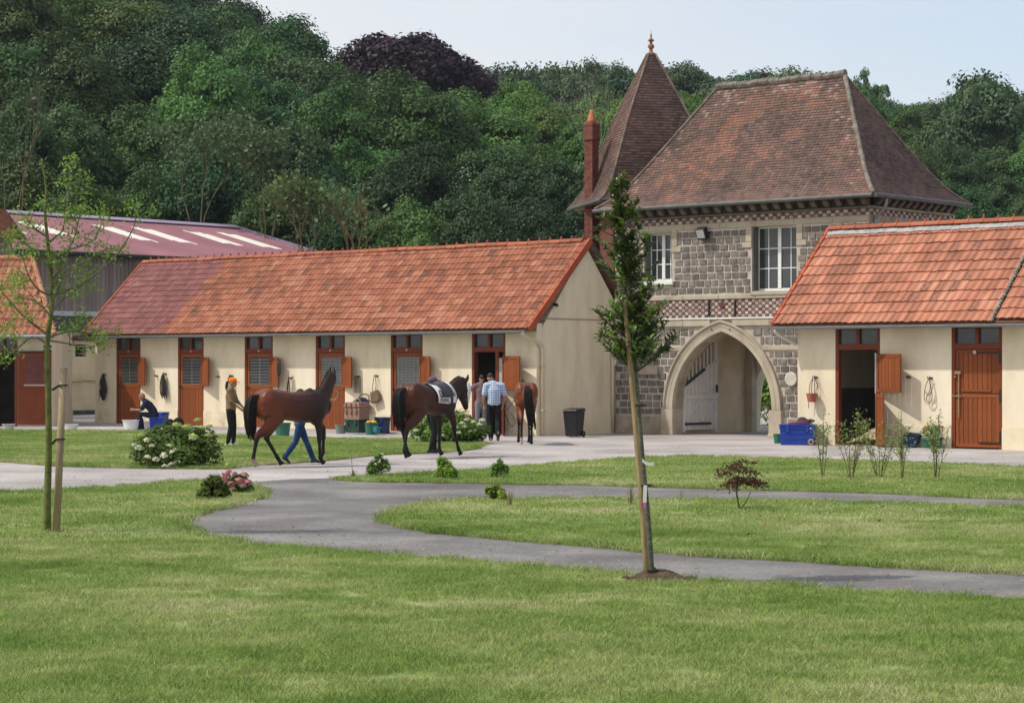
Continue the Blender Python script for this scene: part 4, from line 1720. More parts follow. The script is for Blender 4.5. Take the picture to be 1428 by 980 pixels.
# solid under-roof
vs, fs = [], []
for a, b, c, d in zip(fl_, fr_, br_, bl_):
    vs += [a - Vector((0, 0, .02)), b - Vector((0, 0, .02)), c - Vector((0, 0, .02)), d - Vector((0, 0, .02))]
for i in range(len(PP) - 1):
    for j in range(4):
        k = (j + 1) % 4
        fs.append((4 * i + j, 4 * i + k, 4 * i + 4 + k, 4 * i + 4 + j))
fs.append((3, 2, 1, 0))
roof = troof.add(vs, fs).build('roof', MATS['roof_deck'], tow, TORG)
tile_face(fl_, fr_, vc_front, name='front_tiles', parent=roof, org=TORG)
tile_face(fr_, br_, lambda t, h, p: min(.6, max(0, vc_roof(t, h, p) - .08)), name='side_tiles', parent=roof, org=TORG)
tile_face(bl_[:1] and br_, bl_, lambda t, h, p: min(.7, max(0, vc_roof(t, h, p))), name='rear_tiles', parent=roof, org=TORG)
tile_face(bl_, fl_, lambda t, h, p: min(.6, max(0, vc_roof(t, h, p))), name='side_tiles', parent=roof, org=TORG)
HIPD = M('hip_brown', [(0.09, 0.065, 0.055), (0.16, 0.12, 0.10), (0.22, 0.19, 0.16)], .95, 5)
HIPG = M('hip_grey', [(0.11, 0.092, 0.078), (0.19, 0.163, 0.14), (0.27, 0.24, 0.21)], .95, 6, bump=.4)
for ln, rr in ((fr_, .065), (fl_, .045), (br_, .045), (bl_, .05)):
    MB().tube([p + Vector((0, 0, .02)) for p in ln[::2]], [rr * rnd.uniform(.85, 1.15) for _ in ln[::2]], 7).build('hip_capping', HIPG if rr > .06 else HIPD, roof, TORG, smooth=True)
rp_ = [Vector((RU0 + (RU1 - RU0) * i / 12, (E0v + E1v) / 2, RZ2 + .04 + .02 * math.sin(i * 1.7))) for i in range(13)]
for i in range(12):
    MB().tube([rp_[i], rp_[i + 1] + Vector((.02, 0, .01))], [.10, .115], 8).build('ridge_tile', HIPG, roof, TORG)
gut = MB()
for pa, pb in ((fl_[0], fr_[0]), (fr_[0], br_[0])):
    d = (pb - pa).normalized()
    nn = Vector((d.y, -d.x, 0)) * .06
    gut.tube([pa + nn + Vector((0, 0, -.05)), pb + nn + Vector((0, 0, -.05))], .062, 8)
DZ = M('dull_zinc', [(0.085, 0.085, 0.08), (0.14, 0.14, 0.132)], .6, 5, metallic=.3)
gut.build('gutter', DZ, tow, TORG)
MB().box(E0u + .05, E1u - .05, E0v + .04, VF - .001, 6.50, 6.53).box(TU + .001, E1u - .04, VF, E1v - .05, 6.50, 6.53).build('soffit', MATS['soffit_board'], tow, TORG)
MB().tube(catmull([(E1u + .04, E0v + .6, 6.45), (E1u + .02, E0v + .6, 6.3), (TU + .3, E0v + .6, 6.12), (TU + .09, E0v + .6, 5.95), (TU + .09, E0v + .6, 5.6), (TU + .09, E0v + .6, 3)], 3), .045, 7).build('downpipe', ZINC, tow, TORG, smooth=True)

# ---------------------------------------------------------------- turret with pyramid roof behind the gatehouse
TX, TY = 4.33, 67.0
A33 = R(33)
tur = thing('roof_turret', 'square turret with tall steep pyramid roof of brown tiles and clay finial', 'turret', (TX, TY, 0))
CORN = [Vector((-math.sin(A33), -math.cos(A33), 0)), Vector((math.cos(A33), -math.sin(A33), 0)), Vector((math.sin(A33), math.cos(A33), 0)), Vector((-math.cos(A33), math.sin(A33), 0))]
TPR = [(3.0, 7.0), (2.68, 7.27), (2.35, 7.72), (2.0, 8.40), (1.3, 9.75), (.70, 10.75), (.15, 11.66)]
TP = prof_pts(TPR, .10)
ed = [[c * p.x + Vector((0, 0, p.z)) for p in TP] for c in CORN]
for i in range(4):
    nm = 'tile_slope'
    tile_face(ed[i], ed[(i + 1) % 4], lambda t, h, p: min(.62, max(0, vc_roof(t, h, p) - .06)), tw=.16, name=nm, parent=tur)
for e in ed:
    MB().tube([p + Vector((0, 0, .01)) for p in e[::2]], .04, 6).build('hip_capping', HIPD, tur, smooth=True)
mb = MB()
lo = [c * 2.3 for c in CORN]
for i in range(4):
    a, b = lo[i], lo[(i + 1) % 4]
mb.prism([(p.x, p.y, 0) for p in lo], (0, 0, 6.93))
mb.build('wall', M('dark_turret_brick', [(0.12, 0.045, 0.035), (0.19, 0.07, 0.052)], .95, 4, bump=.3), tur)
mb = MB()
mb.prism([(c.x * 2.98, c.y * 2.98, 6.94) for c in CORN], (0, 0, .03))
mb.build('soffit', MATS['soffit_board'], tur)
for i in (0, 3):
    pa, pb = CORN[i] * 3.04 + Vector((0, 0, 6.95)), CORN[(i + 1) % 4] * 3.04 + Vector((0, 0, 6.95))
    MB().tube([pa, pb], .05, 8).build('gutter', DZ, tur)
FIN = M('finial_clay', [(0.22, 0.10, 0.07), (0.34, 0.16, 0.10)], .8, 12)
MB().lathe([(.16, 11.62), (.17, 11.68), (.06, 11.74), (.05, 11.82), (.10, 11.88), (.10, 11.95), (.04, 12.0), (.05, 12.06), (.11, 12.10), (.05, 12.15), (.02, 12.2), (.035, 12.26), (.01, 12.30), (.006, 12.42)], 12).build('finial', FIN, tur, smooth=True)

# ---------------------------------------------------------------- brick chimney
BRK = M('chimney_brick', [(0.15, 0.053, 0.04), (0.22, 0.078, 0.056)], .9, 7, var='vc', vamt=.25)
chn = thing('brick_chimney', 'tall narrow red brick chimney with clay pot beside the turret roof', 'chimney', (2.475, 66.9, 0), (0, 0, ANG))
mb = MB()
mb.box(-.13, .13, -.13, .13, 0, 9.4, 0, .2)
mb.build('core', MORTAR, chn)
mb = MB()
z = 4.6
r = 0
while z < 9.45:
    for s in range(4):
        rt = Matrix.Rotation(s * PI / 2, 4, 'Z')
        xs = (-.16, .0, .16) if (r + s) % 2 else (-.16, -.06, .06, .16)
        for a, b in zip(xs[:-1], xs[1:]):
            pts = [rt @ Vector(p) for p in ((a + .004, -.16, z), (b - .004, -.16, z), (b - .004, -.12, z), (a + .004, -.12, z))]
            mb.prism(pts, (0, 0, .062), 0, rnd.random())
    z += .072
    r += 1
tag(mb.build('bricks', BRK, chn), kind='stuff')
mb = MB().box(-.20, .20, -.20, .20, 8.98, 9.12, 0, .4).box(-.18, .18, -.18, .18, 9.12, 9.42, 0, .3).box(-.19, .19, -.19, .19, 9.42, 9.50, 0, .6)
mb.build('cap', BRK, chn, bevel=.01)
MB().lathe([(.15, 9.50), (.14, 9.6), (.09, 9.78), (.06, 9.86), (.05, 9.92), (.0, 9.92)], 12).build('pot', M('pot_clay', [(0.42, 0.15, 0.07), (0.5, 0.2, 0.1)], .8, 6), chn, smooth=True)

# ---------------------------------------------------------------- purple-roofed barn behind
PUR = M('plum_metal', [(0.215, 0.088, 0.112), (0.255, 0.108, 0.132), (0.30, 0.135, 0.155)], .6, .5, 5, spec=.25)
BWOOD = M('grey_boards', [(0.16, 0.115, 0.09), (0.25, 0.20, 0.17), (0.33, 0.285, 0.25)], .95, 2, 6, bump=.3, var='obj', vamt=.2, stretch=(3, 3, .5))
BU, BV0, BV1, BZ = -33.7, -6.0, 26.7, 6.72
BRU, BRZ = -42.7, 8.95
BORG = (-38, 10, 0)
barn = thing('metal_roofed_barn', 'large barn with plum metal roof, pale roof lights and grey board wall', 'barn', S(BORG[0], BORG[1]), ROT)
# corrugated slope towards the yard: ribs as real folds, strip by strip
sl_ = Vector((BRU - BU, 0, BRZ - BZ))
SKY = M('translucent_panel', [(0.60, 0.58, 0.52), (0.68, 0.66, 0.60)], .6, 3)
panels = []
for px, py in ((62, 331), (190, 0), (0, 0)):
    pass


def on_slope(px, py):
    # where a sight line meets the barn's roof plane -> (v, share of the slope from the eave)
    d = Vector(((px - HX) / FPX, 1, -(py - HY) / FPX))
    e, r, f = S(BU, 0, BZ), S(BRU, 0, BRZ), S(BU, 5, BZ)
    n = (r - e).cross(f - e)
    c = Vector((0, 0, CAMH))
    p = c + d * ((e - c).dot(n) / d.dot(n))
    w = p - e
    return w.dot((f - e).normalized()), (p.z - BZ) / (BRZ - BZ)


PAN = []
for xa, ya, xb, yb in ((-40, 308, 42, 327), (25, 312, 107, 332), (135, 317, 217, 338), (192, 320, 268, 341), (262, 325, 342, 344), (310, 327, 388, 348)):
    a, b = on_slope(xa, ya), on_slope(xb, yb)
    PAN.append(((a[0] + b[0]) / 2, b[1], a[1]))
vs, fs, mi = [], [], []
nrib = int((BV1 - BV0) / .166)
ns = 24
for i in range(nrib):
    v0 = BV0 + i * .166
    for (a, b, ha, hb) in ((0, .09, 0, 0), (.09, .105, 0, .032), (.105, .15, .032, .032), (.15, .166, .032, 0)):
        for s in range(ns):
            t0, t1 = s / ns, (s + 1) / ns
            m_ = len(vs)
            for t, vv, h in ((t0, a, ha), (t0, b, hb), (t1, b, hb), (t1, a, ha)):
                vs.append((BU + sl_.x * t, v0 + vv, BZ + sl_.z * t + h))
            fs.append((m_, m_ + 1, m_ + 2, m_ + 3))
            k = 0
            for (pv, ta, tb) in PAN:
                step = math.floor((v0 - pv) / .33) * .02
                if pv - .5 <= v0 < pv + .5 and ta - step <= t0 < tb - step: k = 1
            mi.append(k)
me = mesh_np('roof', vs, fs, [PUR, SKY], mi=mi, org=BORG)
br = link('roof', me, barn)
MB().prism([(BU, BV0, BZ - .05), (BRU, BV0, BRZ - .05), (2 * BRU - BU, BV0, BZ - .05), (2 * BRU - BU, BV0, BZ - .15), (BRU, BV0, BRZ - .15), (BU, BV0, BZ - .15)], (0, BV1 - BV0, 0)).build('roof_frame', DARKMETAL, barn, BORG)
MB().prism([(BU - 9.02, BV0, BRZ), (2 * BRU - BU, BV0, BZ), (2 * BRU - BU, BV0, BZ + .03), (BU - 9.02, BV0, BRZ + .03)], (0, BV1 - BV0, 0)).build('rear_roof', PUR, barn, BORG)
LIL = M('ridge_lilac', [(0.27, 0.21, 0.30), (0.33, 0.26, 0.36)], .45, 2)
mb = MB()
for i in range(40):
    v = BV0 + i * (BV1 - BV0) / 40
    mb.prism([(BRU + .55, v + .01, BRZ - .06), (BRU, v + .01, BRZ + .10), (BRU - .55, v + .01, BRZ - .06), (BRU - .55, v + .01, BRZ - .02), (BRU, v + .01, BRZ + .14), (BRU + .55, v + .01, BRZ - .02)], (0, (BV1 - BV0) / 40 - .02, 0))
mb.build('ridge_cap', LIL, barn, BORG)
MB().beam((BU + .05, BV1 + .03, BZ + .02), (BRU, BV1 + .03, BRZ + .05), .10, .16, up=(0, 0, 1)).build('verge_trim', LIL, barn, BORG)
MB().tube([(BU + .08, BV0, BZ - .06), (BU + .08, BV1, BZ - .06)], .10, 8).build('gutter', DARKMETAL, barn, BORG)
k = 0
bdm = MB().box(-.012, .012, -.095, .095, 0, 1).mesh('board', BWOOD)
for i in range(150):
    v = BV0 + .2 + i * .21
    if v > BV1 - .3: break
    o = link('board', bdm, barn)
    o.location = (BU - .35 + rnd.uniform(-.006, .006) - BORG[0], v - BORG[1], 4.0)
    o.scale = (1, 1, 2.66)
MB().box(BU - .7, BU - .37, BV0 + .1, BV1 - .2, 0, BZ - .2).build('wall', DARKIN, barn, BORG)
gp = [(BU - .4, BV0 + .3, 0), (2 * BRU - BU + .4, BV0 + .3, 0), (2 * BRU - BU + .4, BV0 + .3, BZ - .2), (BRU, BV0 + .3, BRZ - .25), (BU - .4, BV0 + .3, BZ - .2)]
MB().prism(gp, (0, .1, 0)).prism([(x, BV1 - .4, z) for x, y, z in gp], (0, .1, 0)).build('end_wall', BWOOD, barn, BORG)
# lean-to along the barn with the louvred opening
lt = thing('lean_to', 'low cream lean-to with small louvred opening beneath the plum-roofed barn', 'outbuilding', S(-31.8, 9, 0), ROT)
lo_ = (-31.8, 9, 0)
lv0, lv1 = -5.0, 22
w0 = 8.5
mb = MB()
u0, zl0 = FU(0, 0, 0)


def onu(u, px, py):
    k = (px - HX) / FPX
    v = (k * (OY - SU * u) - OX - CU * u) / (SU - CU * k)
    y = OY - SU * u + CU * v
    return v, CAMH - (py - HY) * y / FPX


va, za = onu(-31.8, 105, 497)
vb, zb = onu(-31.8, 120, 480)
mb.box(-32.1, -31.8, lv0, va, 0, 3.15).box(-32.1, -31.8, vb, lv1, 0, 3.15).box(-32.1, -31.8, va, vb, 0, za).box(-32.1, -31.8, va, vb, zb, 3.15)
mb.box(-31.8, -31.78, lv0, lv1, 0, .45)
lw = mb.build('wall', M('old_yellow_render', [(0.60, 0.46, 0.26), (0.72, 0.575, 0.345), (0.76, 0.63, 0.41)], .9, 1.0, 7, bump=.25, bscale=25), lt, lo_)
MB().box(-32.1, -32.05, va, vb, za, zb).build('recess', DARKMETAL, lw, lo_)
lvm = MB().box(-.12, .0, va + .25, vb, 0, .045).mesh('louvre', LIMED, org=(0, 9, 0))
for k in range(3):
    o = link('louvre', lvm, lw)
    o.location = (-31.84 + 31.8, 0, za + (zb - za) * (k + .6) / 3.2)
MOSS = M('mossy_roof', [(0.035, 0.033, 0.025), (0.075, 0.068, 0.052), (0.13, 0.115, 0.09)], .95, 3, 8, bump=.6, bscale=20)
MB().prism([(-31.6, lv0, 3.12), (-34.0, lv0, 4.05), (-34.0, lv0, 4.12), (-31.6, lv0, 3.22)], (0, lv1 - lv0, 0)).build('roof', MOSS, lt, lo_)
MB().box(-34.02, -33.85, lv0, lv1, 4.06, 4.26).build('flashing', M('pale_flashing', [(0.5, 0.5, 0.52), (0.6, 0.6, 0.62)], .5, 3), lt, lo_)
MB().box(-31.79, -31.70, lv0, lv1, 3.0, 3.1).build('fascia', WOODD, lt, lo_)
st = MB().tube(catmull([(-31.7, va + 1.2, .35), (-31.7, va + 1.2, 1.1), (-31.7, va + .9, 1.35), (-31.7, va - .4, 1.3)], 4), .022, 6).tube([(-31.7, va + 1.2, .05), (-31.7, va + 1.2, 1.1)], .03, 6)
st.build('standpipe', M('old_pipe', [(0.25, 0.21, 0.16), (.33, .28, .2)], .8, 5), lt, lo_)
ck = MB().box(-31.75, -31.0, va - 2.2, va + 2.0, 0, .16)
tag(ck.build('drain_kerb', MATS['mossy_roof']), 'dark mossy kerb along the foot of the lean-to wall', 'kerb').matrix_world = Matrix.Translation(S(0, 0, 0)) @ Matrix.Rotation(ANG, 4, 'Z')

# ---------------------------------------------------------------- left stable (hipped end, facing the camera more squarely)
LY = 70.4
lxr = (78 - HX) / FPX * LY
lst = thing('left_stable', 'cream stable at far left with hipped tile roof and open dark doorway', 'stable', (lxr - 3, LY + 2, 0), (0, 0, R(-2.5)))
LO = (0, 0, 0)
# local frame: x right, y away, right wall at x=3, front wall at y=-2
x1 = 3.0
W0 = -9.0
px2x = lambda px: 3.0 + (px - 78) / FPX * LY
o1, o2 = px2x(-14), px2x(29)
mb = MB()
mb.box(o2, x1, -2, -1.75, 0, 3.05).box(W0, o1, -2, -1.75, 0, 3.05).box(W0, x1, -1.98, -1.75, 3.05, 3.12)
mb.box(x1 - .25, x1, -1.749, .6, 0, 3.1).box(W0, x1 - .25, .5, .6, 0, 3.1).box(x1, x1 + .03, -2, .6, 0, .5)
mb.build('wall', CREAM, lst)
vt = MB()
va_, vb_ = px2x(70), px2x(76)
for k in range(2):
    vt.box(va_ - .1, vb_ + .02, -2.02, -2.001, 2.42 + k * .14, 2.51 + k * .14)
vt.build('vent', DARKMETAL, lst)
MB().box(W0, x1 - .26, -1.7, .48, .003, .01).box(W0, x1 - .26, .47, .49, .011, 3.0).box(W0, x1 - .26, -1.7, .48, 3.0, 3.04).build('inner_wall', DARKIN, lst)
fr = MB().box(o1, o1 + .1, -2.03, -1.85, 0, 3.04).box(o2 - .09, o2, -2.03, -1.85, 0, 3.04).box(o1 + .1, o2 - .09, -2.035, -1.86, 2.38, 2.52).box(o1 + .1, o2 - .09, -2.03, -1.86, 2.95, 3.04)
dfr = fr.build('stable_door', WOODD, lst)
cm = (o1 + o2) / 2
MB().box(o1 + .1, o2 - .09, -1.93, -1.92, 2.52, 2.95).build('pane', GLASS, dfr)
MB().box(cm + .05, cm + .10, -2.0, -1.95, 2.52, 2.95).build('mullion', WOODD, dfr)
dl = px2x(30.5)
dr = px2x(77)
sd = MB().box(dl, dr, -2.085, -2.03, 0.06, 2.40)
RED = M('dull_red_paint', [(0.165, 0.042, 0.018), (0.225, 0.060, 0.026)], .65, 3, 5, spec=.15)
sdo = sd.build('sliding_door', RED, lst, bevel=.006)
ga, gb = dl + .25, dr - .20
MB().box(ga, gb, -2.096, -2.087, 1.38, 2.25).build('dark_panel', M('shade_brown', [(0.10, 0.035, 0.028), (0.15, 0.05, 0.04)], .7, 5), sdo)
gr = MB()
for k in range(16):
    z = 1.40 + k * .053
    gr.box(ga, gb, -2.104, -2.098, z, z + .012)
for k in range(15):
    x = ga + (gb - ga) * k / 14
    gr.box(x, x + .01, -2.112, -2.105, 1.39, 2.25)
gr.build('grille', M('red_bars', [(0.22, 0.08, 0.07), (.3, .12, .10)], .6, 5), sdo)
MB().box(ga - .05, gb + .05, -2.10, -2.086, 1.32, 1.375).build('rail', M('pale_rail', [(0.42, .3, .24), (.5, .38, .3)], .7), sdo)
MB().box(o1, dr, -2.12, -2.04, 2.41, 2.46).build('track', DARKMETAL, sdo)
# roof
E = 2.98
rx = px2x(86)
fe = -2.45
ridge_y = 0.3
rz_ = 5.55
rxr = px2x(24)
nrow = 10
fl2, fr2 = [], []
dk = MB()
P00, P10 = Vector((W0, fe, E)), Vector((rx, fe, E))
P01, P11 = Vector((W0, ridge_y, rz_)), Vector((rxr, ridge_y, rz_))
BK0, BK1 = Vector((W0, 2 * ridge_y - fe, E)), Vector((rxr, 2 * ridge_y - fe, E))
dk.add([P00, P10, P11, P01, BK0, BK1], [(0, 1, 2, 3), (1, 5, 2), (5, 4, 3, 2), (0, 4, 5, 1)])
ldeck = dk.build('roof', MATS['roof_deck'], lst)
lm4 = slope_matrix(P00, (1, 0, 0), P01 - P00)
lsl = (P01 - P00).length
le = lsl / nrow
lt_ = MB()


def ltrim(c, r):
    x = W0 + c * .22 + .22
    return x < rx + (rxr - rx) * (r + .35) / nrow + .02


tile_field(lt_, lm4, int((rx - W0) / .22) + 1, nrow, .22, le, lambda c, r: min(1, max(0, .62 + .3 * mnoise.noise(Vector((c * .2, r * .6, 0))) + rnd.uniform(-.2, .2))), ltrim)
tag(lt_.build('roof_tiles', TILE, ldeck), kind='stuff')
hm4 = slope_matrix(P10, (0, 1, 0), P11 - P10 - Vector((0, P11.y - P10.y, 0)))
MB().tube([P10 + Vector((0, 0, .03)), P11 + Vector((0, 0, .05))], .085, 8).build('hip_tile', TILEO, ldeck)
MB().tube([P11 + Vector((0, 0, .05)), P01 + Vector((0, 0, .05))], .10, 8).build('ridge_tile', TILEO, ldeck)
MB().tube([P00 + Vector((0, -.07, -.05)), P10 + Vector((0, -.07, -.05))], .065, 8).build('gutter', ZINC, lst)
# taller rust-tiled gable seen just above it
rg_ = thing('rust_tiled_shed', 'corner of a rust brown tiled roof at far left edge above the stable', 'shed', AT(-40, 509, 80) * 1.0)
rg_.location.z = 0
px3x = lambda px: (px + 40) / FPX * 80
zpx = lambda py: CAMH - (py - HY) / FPX * 80
rt = MB()
A_, B_ = (px3x(2), zpx(290)), (px3x(27), zpx(331))
C_ = (px3x(-70), zpx(331))
D_ = (px3x(-45), zpx(290))
RUST = M('rust_tile', [(0.055, 0.02, 0.011), (0.09, 0.030, 0.015), (0.13, 0.045, 0.022)], .9, 6, 6, bump=.5)
rt.add([(B_[0], 0, B_[1]), (C_[0], 0, C_[1]), (D_[0], .65, D_[1]), (A_[0], .65, A_[1]), (B_[0], 1.3, B_[1]), (C_[0], 1.3, C_[1])], [(1, 0, 3, 2), (0, 4, 3), (4, 5, 2, 3), (5, 1, 2), (0, 1, 5, 4)])
rt.build('roof', RUST, rg_)
MB().box(C_[0] + .3, B_[0] - .5, .3, 1.0, 0, zpx(331) - .002).build('wall', BWOOD, rg_)

# ---------------------------------------------------------------- wooded hill
def hill_z(x, y):
    rt = max(0.0, min(1.0, (x + 5) / 25.0))
    k = 0.15 + 0.12 * max(0.0, min(1.0, (-x + 5) / 45.0))
    t = max(0.0, y - 98)
    t = min(t, 85 + (t - 85) * (.25 + .7 * rt))
    return k * t * min(1, t / 25) * (1 if y < 270 else 1) - (k * (y - 300) * 0.8 if y > 300 else 0) + 0.8 * mnoise.noise(Vector((x * .03, y * .03, 0))) * min(1, t / 30)


vs, fs = [], []
NX, NY = 60, 50
for j in range(NY + 1):
    for i in range(NX + 1):
        x, y = -160 + 320 * i / NX, 92 + 330 * j / NY
        vs.append((x, y, hill_z(x, y) - .12 - (0.0 if y > 97 else .3)))
for j in range(NY):
    for i in range(NX):
        a = j * (NX + 1) + i
        fs.append((a, a + 1, a + NX + 2, a + NX + 1))
o = link('hillside', mesh_np('hillside', vs, fs, FLOORF, smooth=True))
o['kind'] = 'structure'


def foliage(name, cols, var='obj', vamt=.46, transl=.22, scale=.35, rough=.55, spec=.25):
    m = M(name, cols, rough, scale, 4, var=var, vamt=vamt, transl=transl, spec=spec)
    # per-leaf variation on top of the per-tree one
    t = m.node_tree
    h = [n for n in t.nodes if n.type == 'HUE_SAT'][0]
    a = _n(t, 'ShaderNodeAttribute', attribute_name='vc')
    mr = _n(t, 'ShaderNodeMapRange')
    mr.inputs['To Min'].default_value = .65
    mr.inputs['To Max'].default_value = 1.35
    t.links.new(a.outputs['Fac'], mr.inputs['Value'])
    if var == 'obj':
        oi = _n(t, 'ShaderNodeObjectInfo')
        mh = _n(t, 'ShaderNodeMapRange')
        mh.inputs['To Min'].default_value = .478
        mh.inputs['To Max'].default_value = .532
        ms_ = _n(t, 'ShaderNodeMath', operation='FRACT')
        mm_ = _n(t, 'ShaderNodeMath', operation='MULTIPLY')
        mm_.inputs[1].default_value = 7.31
        t.links.new(oi.outputs['Random'], mm_.inputs[0])
        t.links.new(mm_.outputs[0], ms_.inputs[0])
        t.links.new(ms_.outputs[0], mh.inputs['Value'])
        t.links.new(mh.outputs['Result'], h.inputs['Hue'])
    h2 = _n(t, 'ShaderNodeHueSaturation')
    tgt = [l.to_socket for l in h.outputs['Color'].links]
    t.links.new(mr.outputs['Result'], h2.inputs['Value'])
    t.links.new(h.outputs['Color'], h2.inputs['Color'])
    for s in tgt:
        t.links.new(h2.outputs['Color'], s)
    return m


F_DARK = foliage('dark_leaves', [(0.028, 0.068, 0.020), (0.056, 0.112, 0.031)])
F_MID = foliage('green_leaves', [(0.056, 0.120, 0.022), (0.104, 0.188, 0.040)])
F_LIME = foliage('bright_leaves', [(0.095, 0.175, 0.024), (0.150, 0.240, 0.042)])
F_GREY = foliage('greyish_leaves', [(0.075, 0.118, 0.044), (0.118, 0.168, 0.068)])
F_BLUE = foliage('far_leaves', [(0.055, 0.105, 0.042), (0.085, 0.145, 0.056)])
F_PURP = foliage('copper_leaves', [(0.020, 0.008, 0.018), (0.036, 0.013, 0.029)])
F_YEL = foliage('yellow_green_leaves', [(0.10, 0.135, 0.04), (0.14, 0.175, 0.06)])
BARK = M('bark', [(0.07, 0.055, 0.04), (0.14, 0.115, 0.085)], .95, 4, 6, bump=.5)
TWIG = M('bare_twigs', [(0.12, 0.105, 0.055), (0.20, 0.175, 0.095)], .95, 2)


def crown_mesh(name, seed, mat, wx=4.6, wz=5.5, lobes=36, leaf=.235, per=860, zc=8.5, top=.9, shell=.72, lobr=.37, sub=8):
    """leaf-built crown: lobes of sub-clumps, each covered in small tilted leaves"""
    g = np.random.default_rng(seed)
    V, F, C = [], [], []
    off = 0
    dirs = sph(lobes, g)
    dirs[:, 2] = np.abs(dirs[:, 2]) * 1.15 - .45
    for d in dirs:
        rr = shell * g.uniform(.70, 1.1)
        c = np.array([d[0] * wx * rr, d[1] * wx * rr, zc + d[2] * wz * rr * (top if d[2] > 0 else 1)])
        lr = lobr * wx * g.uniform(.65, 1.25)
        # clumps on the lobe
        cd = sph(sub, g)
        cd[:, 2] = np.abs(cd[:, 2]) * 1.1 - .35
        tone = g.uniform(.25, .75)
        for q in cd:
            cc = c + q * lr * .75
            n = max(8, int(per / sub * g.uniform(.7, 1.3)))
            ld = sph(n, g)
            ld[:, 2] = np.abs(ld[:, 2]) * 1.3 - .45
            ld /= np.linalg.norm(ld, axis=1)[:, None]
            rad = lr * .52 * g.uniform(.55, 1.08, n)[:, None]
            P = cc + ld * rad * np.array([1, 1, .75])
            N = ld * .8 + q * .3 + np.array([0, 0, .35])
            v, f = leaf_faces(P, N, leaf, .62, g, tilt=.38)
            V.append(v)
            F.append(f + off)
            off += len(v)
            C.append(np.clip(tone + g.normal(0, .18, n), 0, 1))
    return mesh_np(name, np.vstack(V), np.vstack(F), mat, np.concatenate(C))


def trunk_mesh(name, seed, h=9, r=.28, mat=None, nb=9, spread=3.2):
    g = random.Random(seed)
    mb = MB()
    mb.tube([(0, 0, -.8), (.1, .05, h * .3), (-.1, .1, h * .65), (.05, 0, h)], [r * 1.25, r, r * .75, r * .3], 8)
    for i in range(nb):
        z = h * g.uniform(.3, .85)
        a = g.random() * 2 * PI
        l = spread * g.uniform(.6, 1.1)
        p = Vector((math.cos(a), math.sin(a), 0))
        mb.tube([(0, 0, z), p * l * .45 + Vector((0, 0, z + l * .35)), p * l + Vector((0, 0, z + l * .85))], [r * .45, r * .28, r * .08], 5)
    return mb.mesh(name, mat or BARK)


TRK = [trunk_mesh('trunk', s) for s in range(3)]
CR = [crown_mesh('crown', 11, F_DARK), crown_mesh('crown', 12, F_DARK, 5.2, 5.0, 40), crown_mesh('crown', 13, F_MID, 4.4, 6.0, 34), crown_mesh('crown', 14, F_MID, 5.4, 5.0, 42),
      crown_mesh('crown', 15, F_LIME, 4.4, 5.8, 34), crown_mesh('crown', 16, F_GREY, 4.2, 5.0, 30)]
CRF = crown_mesh('crown', 17, F_BLUE, 5.0, 5.2, 46, leaf=.36, per=300)
CRP = crown_mesh('crown', 18, F_PURP, 6.5, 3.6, 60, leaf=.34, per=360, lobr=.24)
CRY = crown_mesh('crown', 19, F_YEL, 3.6, 4.2, 34)
CRN = crown_mesh('crown', 21, F_BLUE, 5.4, 4.6, 46, leaf=.30, per=260, shell=.85, lobr=.20, sub=5)


def tree(name, label, x, y, top, wid, cm, seed, group=None, hscale=None):
    """one tree whose crown top reaches height top above sea level of the yard, crown width wid"""
    g = random.Random(seed)
    gz = hill_z(x, y) if y > 98 else 0
    hh = top - gz
    t = thing(name, label, 'tree', (x, y, gz), (0, 0, g.random() * 6.28), group)
    native_h = 13.3
    s = hh / native_h
    w = wid / 9.6
    t.scale = (w, w, s)
    link('trunk', TRK[seed % 3], t)
    link('crown', cm, t)
    return t


def tree_px(name, label, px, ptop, y, wpx, cm, seed, group=None):
    p = AT(px, ptop, y)
    return tree(name, label, p.x, y, p.z, wpx * y / FPX, cm, seed, group)


KIND = {}
for cm_, nm_ in zip(CR, ('dark green', 'deep green', 'green', 'mid green', 'bright green', 'greyish green')):
    KIND[cm_.name] = nm_
KIND[CRF.name] = 'bluish green'


def landmark(px):
    for lim, tx in ((20, 'at the left edge'), (90, 'above the left end of the barn'), (165, 'above the middle of the barn'), (240, 'above the right roof lights of the barn'), (320, 'above the far end of the barn ridge'),
                    (400, 'above the left end of the long tiled ridge'), (475, 'left of centre above the long tiled ridge'), (560, 'above the middle of the long tiled ridge'), (640, 'right of centre above the long tiled ridge'),
                    (720, 'above the right part of the long tiled ridge'), (810, 'just left of the brick chimney'), (900, 'behind the turret'), (1000, 'between turret and gatehouse roof'), (1090, 'behind the gatehouse ridge'), (1190, 'behind the right half of the gatehouse ridge'),
                    (1260, 'beside the steep right slope of the gatehouse'), (1330, 'above the right eave of the gatehouse'), (1400, 'above the right stable ridge'), (9999, 'at the right edge')):
        if px < lim:
            return tx


NAMED = []


def name_tree(t, px, rowname):
    t['label'] = '%s tree in %s %s' % (KIND.get(t.children[1].data.name, 'green'), rowname, landmark(px))
    NAMED.append((px, t))


def settle_labels():
    by = {}
    for px, t in NAMED:
        by.setdefault(t['label'], []).append((px, t))
    for lb, ls in by.items():
        ls.sort(key=lambda q: q[0])
        if len(ls) in (2, 3, 4):
            for (px, t), w in zip(ls, {2: ('left', 'right'), 3: ('left', 'middle', 'right'), 4: ('leftmost', 'second', 'third', 'rightmost')}[len(ls)]):
                t['label'] = w + ' ' + lb


